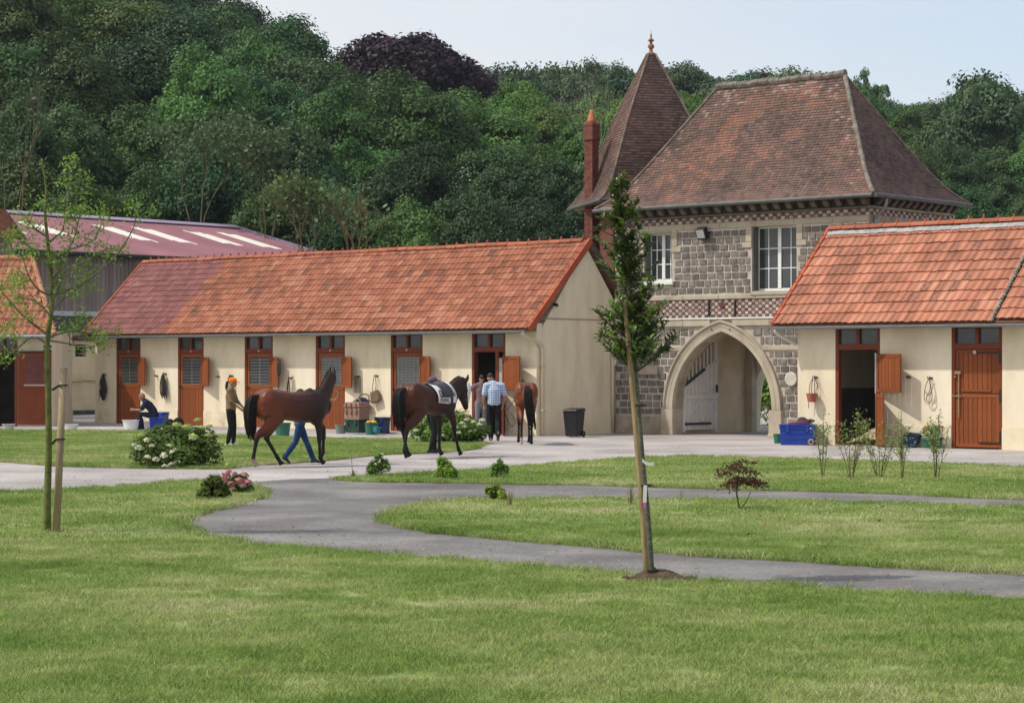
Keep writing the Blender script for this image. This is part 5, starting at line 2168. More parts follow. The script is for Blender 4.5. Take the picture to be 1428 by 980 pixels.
g = random.Random(3)
WOODL = 'leafy green tree in the dense wood on the hillside behind the stables'
WG = 'woodland trees on the hillside'
row = 0
def row_trees(y, pxs, topf, wpx, kinds, jy=6, jt=14):
    for px in pxs:
        yy = y + g.uniform(-jy, jy)
        cm = CR[g.choice(kinds)]
        qx = px + g.uniform(-14, 14)
        tt = tree_px('woodland_tree', WOODL, qx, topf(px) + g.uniform(-jt, jt), yy, wpx * g.uniform(.85, 1.2), cm, g.randrange(10 ** 6), WG)
        name_tree(tt, qx, 'the front row' if y < 120 else 'the second row' if y < 134 else 'the mid wood' if y < 155 else 'the upper wood' if y < 170 else 'the high wood' if y < 195 else 'the topmost wood')


lerp = lambda px, pts: float(np.interp(px, [p[0] for p in pts], [p[1] for p in pts]))
# front row just behind the roofs
row_trees(112, range(-60, 860, 88), lambda p: lerp(p, [(-60, 190), (200, 215), (330, 190), (420, 235), (560, 250), (700, 240), (860, 250)]), 170, [0, 0, 1, 2])
row_trees(126, range(-70, 880, 92), lambda p: lerp(p, [(-70, 110), (120, 115), (300, 120), (420, 160), (560, 165), (700, 190), (880, 190)]), 185, [0, 1, 2, 3])
row_trees(142, range(-80, 700, 92), lambda p: lerp(p, [(-80, 20), (150, 35), (300, 55), (420, 95), (560, 95), (700, 130)]), 190, [1, 2, 3, 0])
row_trees(160, range(-80, 660, 84), lambda p: lerp(p, [(-80, -60), (150, -45), (300, -12), (390, 40), (480, 92), (660, 132)]), 180, [2, 3, 1])
row_trees(182, range(-60, 470, 88), lambda p: lerp(p, [(-60, -120), (150, -70), (300, -25), (400, 20), (470, 80)]), 180, [0, 1, 2])
row_trees(200, range(-60, 420, 80), lambda p: lerp(p, [(-60, -140), (150, -90), (300, -30), (400, 20)]), 180, [0, 1, 2])
row_trees(150, range(40, 420, 70), lambda p: lerp(p, [(40, 90), (420, 140)]), 150, [0, 1])
# brighter trees towards the turret
for k, (px, pt, yy, w) in enumerate([(705, 112, 170, 120), (760, 128, 165, 130), (812, 150, 160, 120), (742, 180, 140, 130), (800, 235, 128, 130), (868, 160, 168, 110), (720, 95, 190, 120), (960, 110, 185, 120), (930, 150, 170, 130)]):
    name_tree(tree_px('woodland_tree', '-', px, pt, yy, w, CR[4], 900 + k, 'bright green trees by the turret'), px, 'the light group')
# copper beech on the skyline
tree_px('copper_beech', 'dark purple copper beech spreading on the skyline above the green wood', 556, 8, 190, 215, CRP, 41)
tree_px('copper_beech', 'smaller dark purple tree sloping down at the right end of the copper beech', 634, 54, 188, 112, CRP, 42)
# skyline trees to the right
FL = 'bluish green tree in the far row on the skyline behind the roofs'
for k, px in enumerate(list(range(690, 905, 36)) + [925, 950, 975]):
    name_tree(tree_px('skyline_tree', FL, px, 64 + (abs(px - 800) * .06) + g.uniform(-3, 5), 262 + g.uniform(-8, 8), 120, CRF, 300 + k, 'far skyline trees'), px, 'the far skyline')
for k, px in enumerate(range(1000, 1180, 34)):
    name_tree(tree_px('skyline_tree', FL, px, lerp(px, [(1000, 96), (1060, 80), (1100, 80), (1180, 92)]) + g.uniform(-3, 4), 255 + g.uniform(-8, 8), 125, CRF, 330 + k, 'far skyline trees'), px, 'the far skyline')
tree_px('slender_tree', 'thin open crowned tree rising above the right end of the gatehouse ridge', 1208, 72, 200, 78, CRN, 51)
tree_px('round_tree', 'tall round-topped tree standing highest on the skyline at far right', 1368, 76, 178, 150, CRF, 52)
tree_px('pale_tree', 'pale yellow green tree beside the steep right slope of the gatehouse roof', 1282, 176, 150, 82, CRY, 53)
tree_px('pale_tree', 'low yellow green bush-like tree at the right eave of the gatehouse', 1312, 236, 142, 70, CRY, 54)
row_trees(190, [1205, 1235, 1270, 1300, 1335, 1395, 1440], lambda p: lerp(p, [(1200, 112), (1230, 122), (1260, 134), (1300, 134), (1340, 132), (1440, 132)]), 140, [1, 2, 3, 0], jt=5)
row_trees(205, [700, 760, 820, 880, 940, 1000, 1060, 1120, 1180], lambda p: lerp(p, [(700, 112), (900, 118), (1000, 130), (1180, 124)]), 150, [2, 3, 4], jt=6)
row_trees(215, [1215, 1250, 1290, 1330, 1400, 1440], lambda p: lerp(p, [(1200, 108), (1260, 128), (1300, 128), (1340, 116), (1440, 108)]), 130, [1, 3], jt=4)
row_trees(165, [1230, 1275, 1330, 1385, 1440], lambda p: lerp(p, [(1220, 190), (1330, 190), (1440, 185)]), 120, [0, 1, 2], jt=8)
row_trees(140, [1290, 1345, 1395, 1450], lambda p: 238, 120, [0, 1, 0], jt=8)
row_trees(118, [1340, 1400, 1455], lambda p: 285, 120, [4, 2, 4], jt=6)
row_trees(150, [900, 980, 1060, 1130], lambda p: 200, 130, [2, 3], jt=8)


settle_labels()
# bare branched trees in front of the wood
def bare_tree(name, label, px, pbase, ptop, y, wpx, seed, n, leaves=0, mat=None, leafmat=None):
    g2 = random.Random(seed)
    b = AT(px, pbase, y)
    t = thing(name, label, 'tree', (b.x, y, b.z))
    H = (pbase - ptop) * y / FPX
    Wd = wpx * y / FPX
    mb = MB()
    tips = []

    def grow(p, d, l, r, k):
        q = p + d * l
        mid = p + d * l * .5 + Vector((g2.uniform(-1, 1), g2.uniform(-1, 1), 0)) * l * .06
        mb.tube([p, mid, q], [r, r * .85, r * .65], 5)
        tips.append(q)
        if k == 0: return
        for _ in range(g2.choice((2, 2, 3))):
            a = g2.random() * 2 * PI
            s = g2.uniform(.18, .5)
            nd = (d + Vector((math.cos(a) * s * Wd / H * 1.8, math.sin(a) * s * .8, g2.uniform(.0, .25)))).normalized()
            grow(q, nd, l * g2.uniform(.62, .9), r * .6, k - 1)
    for i in range(n):
        a = g2.random() * 2 * PI
        s = g2.uniform(.1, .55) * Wd / H
        grow(Vector((math.cos(a) * .3, math.sin(a) * .3, -.5)), Vector((math.cos(a) * s, math.sin(a) * s * .6, 1)).normalized(), H * .30, .036, 5)
    mb.build('trunk', mat or TWIG, t)
    if leaves:
        gg = np.random.default_rng(seed)
        T = np.array([tuple(x) for x in tips])
        P = T[gg.integers(0, len(T), leaves)] + gg.normal(0, .35, (leaves, 3))
        v, f = leaf_faces(P, sph(leaves, gg) + np.array([0, 0, .4]), .26, .6, gg)
        link('crown', mesh_np('crown', v, f, leafmat or F_GREY, gg.random(leaves)), t)
    return t


bare_tree('bare_tree', 'thin branched pale tree with few leaves in front of the dark wood above the barn', 275, 310, 150, 108, 110, 61, 3, 900)
bare_tree('bare_tree', 'greyish half bare tree to the right of the pale branched tree above the barn roof', 372, 322, 175, 107, 100, 62, 4, 1600)
bare_tree('twiggy_shrub', 'brown twiggy shrub rising behind the tiled ridge of the long stable', 495, 350, 258, 104, 70, 63, 7, 260, mat=M('brown_twigs', [(0.20, 0.125, 0.06), (0.27, 0.18, 0.09)], .95, 2))
bare_tree('twiggy_shrub', 'yellowish twiggy shrub behind the right end of the barn roof', 430, 345, 250, 104, 75, 64, 6, 1300, leafmat=F_YEL)
bare_tree('dead_tree', 'dead grey tree with bare branches standing behind the brick chimney', 838, 290, 105, 150, 80, 65, 2, 0, mat=M('dead_wood', [(0.27, 0.24, 0.20), (0.36, 0.33, 0.28)], .9, 2))
bare_tree('bare_tree', 'pale bare stems at the far left edge of the wood', 18, 300, 100, 108, 60, 66, 3, 300)


# ---------------------------------------------------------------- shrubs and garden plants
G_HYD = foliage('hydrangea_leaves', [(0.085, 0.185, 0.024), (0.15, 0.28, 0.045)], scale=1.5, transl=.38)
G_BRT = foliage('lively_leaves', [(0.14, 0.22, 0.026), (0.23, 0.32, 0.052)], scale=2.5, transl=.4)
G_SHR = foliage('pale_small_leaves', [(0.20, 0.27, 0.08), (0.32, 0.38, 0.15)], scale=2, transl=.42)
G_SAP = foliage('glossy_leaves', [(0.115, 0.195, 0.032), (0.205, 0.305, 0.065)], scale=3, transl=.38, rough=.3, spec=.5)
G_ASH = foliage('ash_leaves', [(0.12, 0.19, 0.028), (0.20, 0.27, 0.055)], scale=2, transl=.4)
G_MAP = foliage('maple_red_leaves', [(0.075, 0.017, 0.022), (0.13, 0.035, 0.035)], scale=3, transl=.3)
PET_W = M('cream_petals', [(0.60, 0.62, 0.42), (0.78, 0.78, 0.62)], .7, 9, var='vc', vamt=.15, transl=.15)
PET_P = M('pink_petals', [(0.50, 0.17, 0.22), (0.66, 0.36, 0.34)], .7, 6, var='vc', vamt=.2, transl=.15)
PET_G = M('lime_petals', [(0.36, 0.46, 0.10), (0.50, 0.58, 0.20)], .7, 9, var='vc', vamt=.15, transl=.15)
STEM = M('green_stem', [(0.10, 0.09, 0.04), (0.17, 0.13, 0.07)], .9, 8)


def bloom_mesh(name, mat, r=.10, seed=1, flat=.7):
    gg = np.random.default_rng(seed)
    d = sph(90, gg)
    d[:, 2] = np.abs(d[:, 2]) * 1.2 - .4
    P = d * r * gg.uniform(.85, 1.05, 90)[:, None] * np.array([1, 1, flat])
    v, f = leaf_faces(P, d, r * .48, .9, gg, tilt=.35)
    return mesh_np(name, v, f, mat, gg.random(90))


def dome_shrub(name, label, cat, loc, w, dpt, h, mat, seed, leaf=.10, n=2600, blooms=None, group=None, lumps=26, vertical=.0):
    t = thing(name, label, cat, loc, (0, 0, 0), group)
    gg = np.random.default_rng(seed)
    V, F, C = [], [], []
    off = 0
    ctr = []
    for i in range(lumps):
        d = sph(1, gg)[0]
        d[2] = abs(d[2])
        k = gg.uniform(.55, .82)
        c = np.array([d[0] * w / 2 * k, d[1] * dpt / 2 * k, h * (.15 + .59 * d[2] * k / .8)])
        ctr.append((c, d))
    m = n // lumps
    for c, d in ctr:
        ld = sph(m, gg)
        ld[:, 2] = ld[:, 2] * .8 + .25
        ld /= np.linalg.norm(ld, axis=1)[:, None]
        P = c + ld * gg.uniform(.55, 1.08, m)[:, None] * np.array([w * .17, dpt * .17, h * .20])
        P[:, 2] = np.clip(P[:, 2], .03, None)
        N = ld * .6 + d * .5 + np.array([0, 0, .55])
        v, f = leaf_faces(P, N, leaf, .58, gg, fold=.12, tilt=.5)
        V.append(v); F.append(f + off); off += len(v)
        C.append(np.clip(gg.uniform(.3, .7) + gg.normal(0, .2, m), 0, 1))
    link('foliage', mesh_np('foliage', np.vstack(V), np.vstack(F), mat, np.concatenate(C)), t)
    sb = MB()
    for c, d in ctr[::2]:
        sb.tube([(c[0] * .15, c[1] * .15, 0), (c[0] * .5, c[1] * .5, c[2] * .5), tuple(c)], [.014, .011, .006], 5)
    sb.build('stems', STEM, t)
    return t, gg


def put_blooms(t, mesh, spots, s=1.0, gg=None):
    for x, y, z in spots:
        o = link('bloom', mesh, t)
        o.location = (x, y, z)
        k = s * (gg.uniform(.75, 1.25) if gg is not None else 1)
        o.scale = (k, k, k)
        o.rotation_euler = (gg.uniform(-.4, .4), gg.uniform(-.4, .4), gg.uniform(0, 6))


BW, BP, BG = bloom_mesh('bloom', PET_W), bloom_mesh('bloom', PET_P, .085, 2), bloom_mesh('bloom', PET_G, .10, 3, .5)


def px_spots(base, lst, dims):
    """bloom positions on the front of a domed bush from where they show"""
    o = []
    w, d, h = dims
    for px, py in lst:
        y = base.y - d * .35
        for _ in range(3):
            p = AT(px, py, y)
            q = 1 - ((p.x - base.x) / (w * .5)) ** 2 - (max(0, p.z - h * .22) / (h * .80)) ** 2
            y = base.y - d * .5 * math.sqrt(max(0, q))
        o.append((p.x - base.x, y - base.y, p.z - base.z))
    return o


b1 = G(243, 651)
t, gg = dome_shrub('hydrangea_bush', 'large leafy hydrangea bush with cream blooms at the edge of the left lawn', 'bush', b1, 1.80, 1.6, 1.02, G_HYD, 71, .088, 8200, lumps=52)
put_blooms(t, BW, px_spots(b1, [(187, 620), (194, 624), (212, 621), (206, 637), (218, 640), (237, 621), (240, 630), (245, 626), (229, 634), (230, 650), (239, 647), (247, 644), (205, 613), (268, 611)], (1.8, 1.6, 1.02)), .68, gg)
put_blooms(t, BG, px_spots(b1, [(262, 594), (275, 585), (247, 592), (292, 594), (270, 608), (258, 596), (281, 596), (196, 606), (290, 607)], (1.8, 1.6, 1.02)), .85, gg)
b2 = G(626, 618)
t, gg = dome_shrub('hydrangea_bush', 'wide hydrangea bush with white blooms behind the saddled horse near the doorway', 'bush', b2, 2.05, 1.7, .98, G_HYD, 72, .092, 8200, lumps=52)
put_blooms(t, BW, px_spots(b2, [(650, 585), (660, 588), (668, 592), (648, 595), (655, 601), (640, 603), (636, 596), (662, 600), (645, 590), (607, 584), (605, 597), (580, 600), (583, 590), (618, 607), (672, 586)], (2.05, 1.7, .98)), .68, gg)
put_blooms(t, BG, px_spots(b2, [(582, 588), (630, 577), (647, 574), (598, 580)], (2.05, 1.7, .98)), .85, gg)
b3 = G(332, 689)
t, gg = dome_shrub('pink_hydrangea', 'small hydrangea with pink flower heads at the bend of the path', 'bush', b3, .52, .5, .40, G_HYD, 73, .07, 1100, lumps=16)
put_blooms(t, BP, px_spots(b3, [(319, 657), (327, 660), (342, 662), (333, 669), (322, 674), (312, 668), (345, 672), (324, 681), (316, 662), (338, 676)], (.56, .5, .42)), .72, gg)
put_blooms(t, BG, px_spots(b3, [(318, 647), (322, 650)], (.5, .5, .4)), .45, gg)
b4 = G(297, 698)
dome_shrub('green_shrub', 'small round green shrub just left of the pink hydrangea', 'bush', b4, .46, .44, .44, G_BRT, 74, .06, 1700, lumps=16)
b5 = G(527, 666)
t, gg = dome_shrub('rose_bush', 'small bush with cream flowers at the tip of the strip lawn', 'bush', b5, .44, .40, .46, G_BRT, 75, .055, 1300, lumps=14)
put_blooms(t, BW, px_spots(b5, [(529, 644), (524, 647), (533, 629 + 4), (541, 650), (543, 646), (520, 640), (538, 655)], (.4, .36, .42)), .34, gg)
b6 = G(619, 670)
dome_shrub('green_shrub', 'small rounded shrub on the strip lawn below the saddled horse', 'bush', b6, .46, .44, .46, G_BRT, 76, .055, 1500, lumps=15)
b7 = G(697, 669)
dome_shrub('green_shrub', 'small loose shrub on the strip lawn below the man in the blue shirt', 'bush', b7, .36, .33, .42, G_BRT, 77, .055, 900, lumps=11)
b8 = G(691, 700)
dome_shrub('green_shrub', 'small yellow green shrub on the near side of the narrow path', 'bush', b8, .34, .33, .38, G_BRT, 78, .055, 1200, lumps=13)


def grass_clump(name, label, loc, h, n, spread, mat, seed, w=.01):
    t = thing(name, label, 'grass clump', loc)
    gg = random.Random(seed)
    mb = MB()
    for i in range(n):
        a = gg.random() * 2 * PI
        l = spread * gg.random()
        hh = h * gg.uniform(.5, 1.1)
        d = Vector((math.cos(a), math.sin(a), 0))
        p = d * .03 * gg.random()
        sd = Vector((-d.y, d.x, 0)) * w / 2
        q1, q2 = p + d * l * .4 + Vector((0, 0, hh * .6)), p + d * l + Vector((0, 0, hh))
        mb.add([p - sd, p + sd, q1 + sd * .8, q1 - sd * .8, q2], [(0, 1, 2, 3), (3, 2, 4)])
    mb.build('blades', mat, t)
    return t


STRAW = M('straw_blades', [(0.22, 0.19, 0.09), (0.32, 0.28, 0.14)], .8, 5)
GBL = M('iris_blades', [(0.06, 0.13, 0.03), (0.10, 0.19, 0.05)], .6, 5, transl=.2)
grass_clump('dry_grass_clump', 'thin dry grass clump beside the staked tree trunk on the island lawn', G(879, 706), .36, 26, .14, STRAW, 1)
grass_clump('dry_grass_clump', 'thin dry grass clump right of the yellow green shrub by the narrow path', G(711, 709), .32, 22, .08, STRAW, 2)
grass_clump('iris_clump', 'green sword-leaved clump at the left tip of the strip lawn', G(493, 668), .17, 26, .10, GBL, 3, .014)
mb = MB().tube([(0, 0, 0), (-.02, 0, .3), (-.05, 0, .58)], [.006, .005, .003], 5)
o = tag(mb.build('seed_stalk', STEM), 'single thin seed stalk rising from the sword-leaved clump', 'plant stalk')
o.location = G(492, 667)
for k, (px, py, h) in enumerate([(566, 668, .28), (656, 669, .26), (737, 672, .3), (950, 698, .2)]):
    grass_clump('dry_grass_wisp', 'thin dry grass wisp on the %s' % ['strip lawn between the cream-flowered bush and the round shrub', 'strip lawn between the round and the loose shrub', 'strip lawn just right of the loose shrub', 'island lawn between the staked tree and the red maple'][k], G(px, py), h, 9, .06, STRAW, 10 + k, .006)


# five young stemmed shrubs before the right stable
def stem_shrub(label, px, py, hpx, wpx, n, seed):
    b = G(px, py)
    k = b.y / FPX
    H, Wd = hpx * k, wpx * k
    t = thing('young_shrub', label, 'shrub', b, (0, 0, 0), 'young shrubs before the right stable')
    gg = random.Random(seed)
    mb = MB()
    P = []
    for i in range(n):
        a = gg.random() * 2 * PI
        tx, ty = math.cos(a) * Wd * .48 * gg.uniform(.3, 1), math.sin(a) * Wd * .4 * gg.uniform(.2, 1)
        hh = H * gg.uniform(.62, 1.0)
        pts = [Vector((tx * .12, ty * .12, 0)), Vector((tx * .4 + gg.uniform(-.02, .02), ty * .4, hh * .35)), Vector((tx * .75, ty * .75, hh * .7)), Vector((tx, ty, hh))]
        pts = catmull(pts, 4)
        mb.tube(pts, [.008 * (1 - .7 * j / len(pts)) for j in range(len(pts))], 5)
        for q in pts[3:]:
            for _ in range(gg.choice((4, 6, 9)) if q.z > hh * .45 else gg.choice((0, 1, 2))):
                P.append(q + Vector((gg.gauss(0, .05), gg.gauss(0, .045), gg.gauss(0, .035))))
        for j in range(4):
            q = pts[gg.randrange(4, len(pts) - 1)]
            e = q + Vector((gg.uniform(-.14, .14), gg.uniform(-.1, .1), gg.uniform(.06, .2)))
            mb.tube([q, e], [.004, .002], 4)
            for _ in range(6):
                P.append(q.lerp(e, gg.uniform(.3, 1.1)) + Vector((gg.gauss(0, .022), gg.gauss(0, .022), gg.gauss(0, .022))))
    mb.build('stems', STEM, t)
    P = np.array([tuple(p) for p in P])
    ng = np.random.default_rng(seed)
    v, f = leaf_faces(P, sph(len(P), ng) + np.array([0, 0, .5]), .044, .5, ng, fold=.1)
    link('foliage', mesh_np('foliage', v, f, G_SHR, ng.random(len(P))), t)


stem_shrub('leftmost young shrub beside the blue trunk, narrow with pale leaves', 1147, 668, 92, 30, 5, 81)
stem_shrub('wide young shrub with pale leaves in front of the left jamb of the open doorway', 1187, 670, 92, 56, 9, 82)
stem_shrub('young shrub with pale leaves in front of the right jamb of the open doorway', 1226, 669, 86, 48, 7, 83)
stem_shrub('tall slim young shrub right of the open doorway before the sunlit wall', 1258, 671, 96, 32, 6, 84)
stem_shrub('rightmost young shrub standing before the flower pots left of the closed door', 1305, 670, 94, 42, 8, 85)

# japanese maple
bm_ = G(1032, 713)
mp_ = thing('red_maple', 'small spreading red-leaved maple on the island lawn', 'small tree', bm_)
gg = random.Random(9)
mb = MB()
tips = []
trk = [Vector((0, 0, 0)), Vector((-.03, 0, .15)), Vector((-.05, 0, .28)), Vector((-.03, .0, .46)), Vector((.02, 0, .67))]
mb.tube(trk, [.016, .014, .012, .009, .004], 6)
mb.tube([(0, 0, .03), (.06, 0, .10), (.12, .02, .2), (.15, .02, .28)], [.010, .009, .007, .004], 5)
for i in range(30):
    z = gg.uniform(.33, .66)
    a = gg.random() * 2 * PI
    l = .50 * (1 - abs(z - .44) * 2.2) * gg.uniform(.6, 1.05)
    b = Vector((-.03, 0, z))
    d = Vector((math.cos(a), math.sin(a) * .8, 0))
    e = b + d * l + Vector((0, 0, gg.uniform(-.09, .02)))
    mb.tube([b, b + d * l * .5 + Vector((0, 0, .06)), e], [.006, .005, .002], 4)
    for s in range(26):
        tips.append(b.lerp(e, gg.uniform(.4, 1.08)) + Vector((gg.gauss(0, .045), gg.gauss(0, .045), gg.gauss(.02, .025))))
mb.build('trunk', M('maple_bark', [(0.08, 0.07, 0.035), (0.13, 0.10, 0.055)], .9, 8), mp_)
P = np.array([tuple(p) for p in tips])
ng = np.random.default_rng(9)
v, f = leaf_faces(P, sph(len(P), ng) * .5 + np.array([0, 0, .8]), .052, .38, ng, tilt=.6)
v2, f2 = leaf_faces(P, sph(len(P), ng) * .5 + np.array([0, 0, .8]), .048, .34, ng, tilt=.6)
link('foliage', mesh_np('foliage', np.vstack([v, v2]), np.vstack([f, f2 + len(v)]), G_MAP, ng.random(2 * len(P))), mp_)

# ---------------------------------------------------------------- the staked evergreen sapling in front
SY = 19.8
sb_ = AT(908, 811, SY)
sb_.z = 0
sap = thing('young_evergreen_tree', 'slim young evergreen tree with glossy leaves tied to a bamboo stake in the foreground', 'tree', sb_)
sp = lambda px, py, dy=0: AT(px, py, SY + dy) - sb_
SBK = M('sapling_bark', [(0.07, 0.075, 0.05), (0.13, 0.13, 0.09), (0.20, 0.20, 0.16)], .9, 14, 5, bump=.4, stretch=(1, 1, 3))
trkp = catmull([sp(909, 814), sp(905, 740), sp(896, 640), sp(888, 540), sp(880, 440), sp(872, 350), sp(866, 290), sp(864, 245)], 5)
MB().tube(trkp, [.029 - .022 * (i / len(trkp)) for i in range(len(trkp))], 9).build('trunk', SBK, sap, smooth=True)
bz = MB()
gg = random.Random(21)
ng = np.random.default_rng(21)
hw = lambda py: lerp(py, [(240, 6), (262, 12), (300, 30), (330, 38), (380, 40), (420, 42), (450, 52), (475, 52), (495, 26)])
cxp = lambda py: lerp(py, [(240, 863), (300, 866), (400, 884), (450, 889), (495, 888)])
LP, LN = [], []
pys = [gg.uniform(246, 492) for _ in range(120)] + [gg.uniform(425, 492) for _ in range(50)] + [gg.uniform(280, 492) for _ in range(90)]
k_ = SY / FPX


def tree_x(z):
    best = min(trkp, key=lambda p: abs(p.z - z))
    return best


for ip, py in enumerate(pys):
    a = gg.random() * 2 * PI
    r = hw(py) * (gg.uniform(.25, .55) if ip >= 170 else 1) * gg.choice((.45, .7, .95, 1.15)) * gg.uniform(.85, 1.12) * k_
    end = Vector((sp(cxp(py), py).x + math.cos(a) * r, math.sin(a) * r * .9, sp(880, py).z))
    l = math.hypot(r, 0)
    st_ = tree_x(end.z - r * .75 - .03)
    mid = st_.lerp(end, .55) + Vector((0, 0, -.01))
    bz.tube([st_, mid, end], [.006, .005, .0025], 4)
    d = (end - mid).normalized()
    for s in range(gg.choice((13, 16, 19))):
        q = mid.lerp(end, gg.uniform(-.25, 1.12))
        aa = gg.random() * 2 * PI
        nd = (d * .7 + Vector((math.cos(aa), math.sin(aa), gg.uniform(-.5, .9)))).normalized()
        LP.append((q, nd, gg.uniform(.052, .098)))
for end in (sp(830, 318, -.1), sp(836, 466, -.1), sp(836, 470, .1), sp(938, 487, .0), sp(925, 400, -.2), sp(845, 440, .1)):
    st_ = tree_x(end.z - .12)
    mid = st_.lerp(end, .6)
    bz.tube([st_, mid, end], [.007, .005, .003], 4)
    for s in range(16):
        q = mid.lerp(end, gg.uniform(.2, 1.05))
        aa = gg.random() * 2 * PI
        LP.append((q, ((end - mid).normalized() * .6 + Vector((math.cos(aa), math.sin(aa), gg.uniform(-.3, .9)))).normalized(), gg.uniform(.06, .10)))
bz.build('branches', SBK, sap)
# a leaf: folded, pointed, 6 quads
lv = [(0, 0, 0), (.12, .3, .10), (.17, .55, .05), (.0, 1, -.12), (-.12, .3, .10), (-.17, .55, .05), (0, .3, .0), (0, .6, -.01)]
lfs = [(0, 1, 6), (6, 1, 2, 7), (7, 2, 3), (0, 6, 4), (6, 7, 5, 4), (7, 3, 5)]
LEAFM = []
for k in range(3):
    mbl = MB().add([(x * (1 + .2 * k), y, z) for x, y, z in lv], lfs, 0, .35 + .2 * k)
    LEAFM.append(mbl.mesh('leaf', G_SAP))
LP.sort(key=lambda p: p[0].y)
lst_ = MB()
for i, (q, nd, sz) in enumerate(LP):
    up_ = Vector((gg.uniform(-.4, .4), gg.uniform(-.4, .4), 1))
    xax = nd.cross(up_).normalized()
    m = Matrix((xax, nd, xax.cross(nd))).transposed().to_4x4()
    m = Matrix.Translation(q) @ m @ Matrix.Scale(sz, 4)
    if i < 300:
        o = link('leaf', LEAFM[i % 3], sap)
        o.matrix_local = m
    else:
        lst_.add([m @ Vector(p) for p in lv], lfs, 0, gg.uniform(.1, .9))
tag(lst_.build('leaves', G_SAP, sap), kind='stuff')
BAM = M('bamboo', [(0.20, 0.14, 0.07), (0.30, 0.215, 0.11), (0.38, 0.285, 0.155)], .6, 4, 5, stretch=(4, 4, .8))
stk = thing('bamboo_stake', 'thick bamboo stake tied to the foreground evergreen sapling', 'stake', AT(903, 812, SY - .09))
stk.location.z = 0
s2 = lambda px, py: AT(px, py, SY - .09) - stk.location
pts = [s2(903, 815), s2(894, 690), s2(886, 590), s2(878, 495), s2(873, 440), s2(871, 425)]
pts = catmull(pts, 3)
MB().tube(pts, .026, 10).build('cane', BAM, stk, smooth=True)
nd_ = MB()
for p in pts[1::2]:
    nd_.tube([p - Vector((0, 0, .006)), p + Vector((0, 0, .006))], .029, 10)
nd_.build('node_rings', BAM, stk)
RUB = M('black_rubber', [(0.012, 0.012, 0.012), (0.03, 0.03, 0.03)], .6, 10)
for py in (795, 677, 565):
    p = s2(lerp(py, [(495, 882), (815, 905)]), py)
    MB().tube([p + Vector((.066 * math.cos(t * PI / 6) + .030, .075 * math.sin(t * PI / 6) + .045, 0)) for t in range(12)], .009, 6, closed=True).build('tie', RUB, stk)
WL = M('white_label', [(0.74, 0.74, 0.74), (0.82, 0.82, 0.82)], .5, 4)
lb_ = MB().prism([s2(897, 676) + Vector((0, -.05, 0)), s2(902, 676) + Vector((0, -.05, 0)), s2(901, 700) + Vector((0, -.05, 0)), s2(896, 700) + Vector((0, -.05, 0))], (0, .004, 0), 0).prism([s2(896, 700.2) + Vector((0, -.05, 0)), s2(901, 700.2) + Vector((0, -.05, 0)), s2(900.5, 708) + Vector((0, -.05, 0)), s2(896, 708) + Vector((0, -.05, 0))], (0, .004, 0), 1)
lo2 = lb_.build('plant_label', [WL, M('label_pink', [(0.55, 0.12, 0.33), (.6, .16, .38)], .5)], stk)
lp_ = MB()
lpts = [s2(895, 643), s2(899, 647), s2(905, 649), s2(911, 648)]
for i in range(3):
    a, b = lpts[i], lpts[i + 1]
    o_ = Vector((0, -.06 - .01 * i, 0))
    lp_.add([a + o_, b + o_, b + o_ + Vector((0, 0, .03)), a + o_ + Vector((0, 0, .03)), a + o_ + Vector((0, .004, 0)), b + o_ + Vector((0, .004, 0)), b + o_ + Vector((0, .004, .03)), a + o_ + Vector((0, .004, .03))], [(0, 1, 2, 3), (5, 4, 7, 6), (3, 2, 6, 7), (1, 0, 4, 5)])
lp_.build('plant_label', WL, stk)
# heap of turned earth
mb = MB()
gg = random.Random(4)
for i in range(90):
    a = gg.random() * 2 * PI
    r = .34 * math.sqrt(gg.random())
    mb.ball((math.cos(a) * r + .02, math.sin(a) * r, max(.0, .11 * (1 - r / .25))), gg.uniform(.02, .055), gg.uniform(.02, .055), gg.uniform(.015, .04), 6, 4)
mb.ball((.02, 0, -.02), .26, .24, .12, 14, 6)
tag(mb.build('soil_heap', SOIL), 'small heap of dark turned soil round the base of the sapling', 'soil', kind='thing').location = sb_ + Vector((.04, 0, .02))

# ---------------------------------------------------------------- young ash at the left with its round stake
AY = 25.4
ab = AT(67, 746, AY)
ab.z = 0
ash = thing('young_ash_tree', 'thin young tree with sparse bright leaves and mossy green trunk at left', 'tree', ab)
ap = lambda px, py, dy=0: AT(px, py, AY + dy) - ab
ABK = M('mossy_bark', [(0.075, 0.09, 0.02), (0.13, 0.15, 0.04), (0.17, 0.17, 0.08)], .95, 9, 6, bump=.5)
AGR = M('grey_twig_bark', [(0.11, 0.10, 0.075), (0.22, 0.20, 0.16)], .95, 9)
tp_ = catmull([ap(66, 750), ap(66, 700), ap(68, 620), ap(67, 540), ap(66, 480), ap(73, 415), ap(68, 350), ap(63, 300), ap(64, 262), ap(58, 222)], 5)
MB().tube(tp_, [.050 - .042 * (i / len(tp_)) ** .9 for i in range(len(tp_))], 9).build('trunk', ABK, ash, smooth=True)
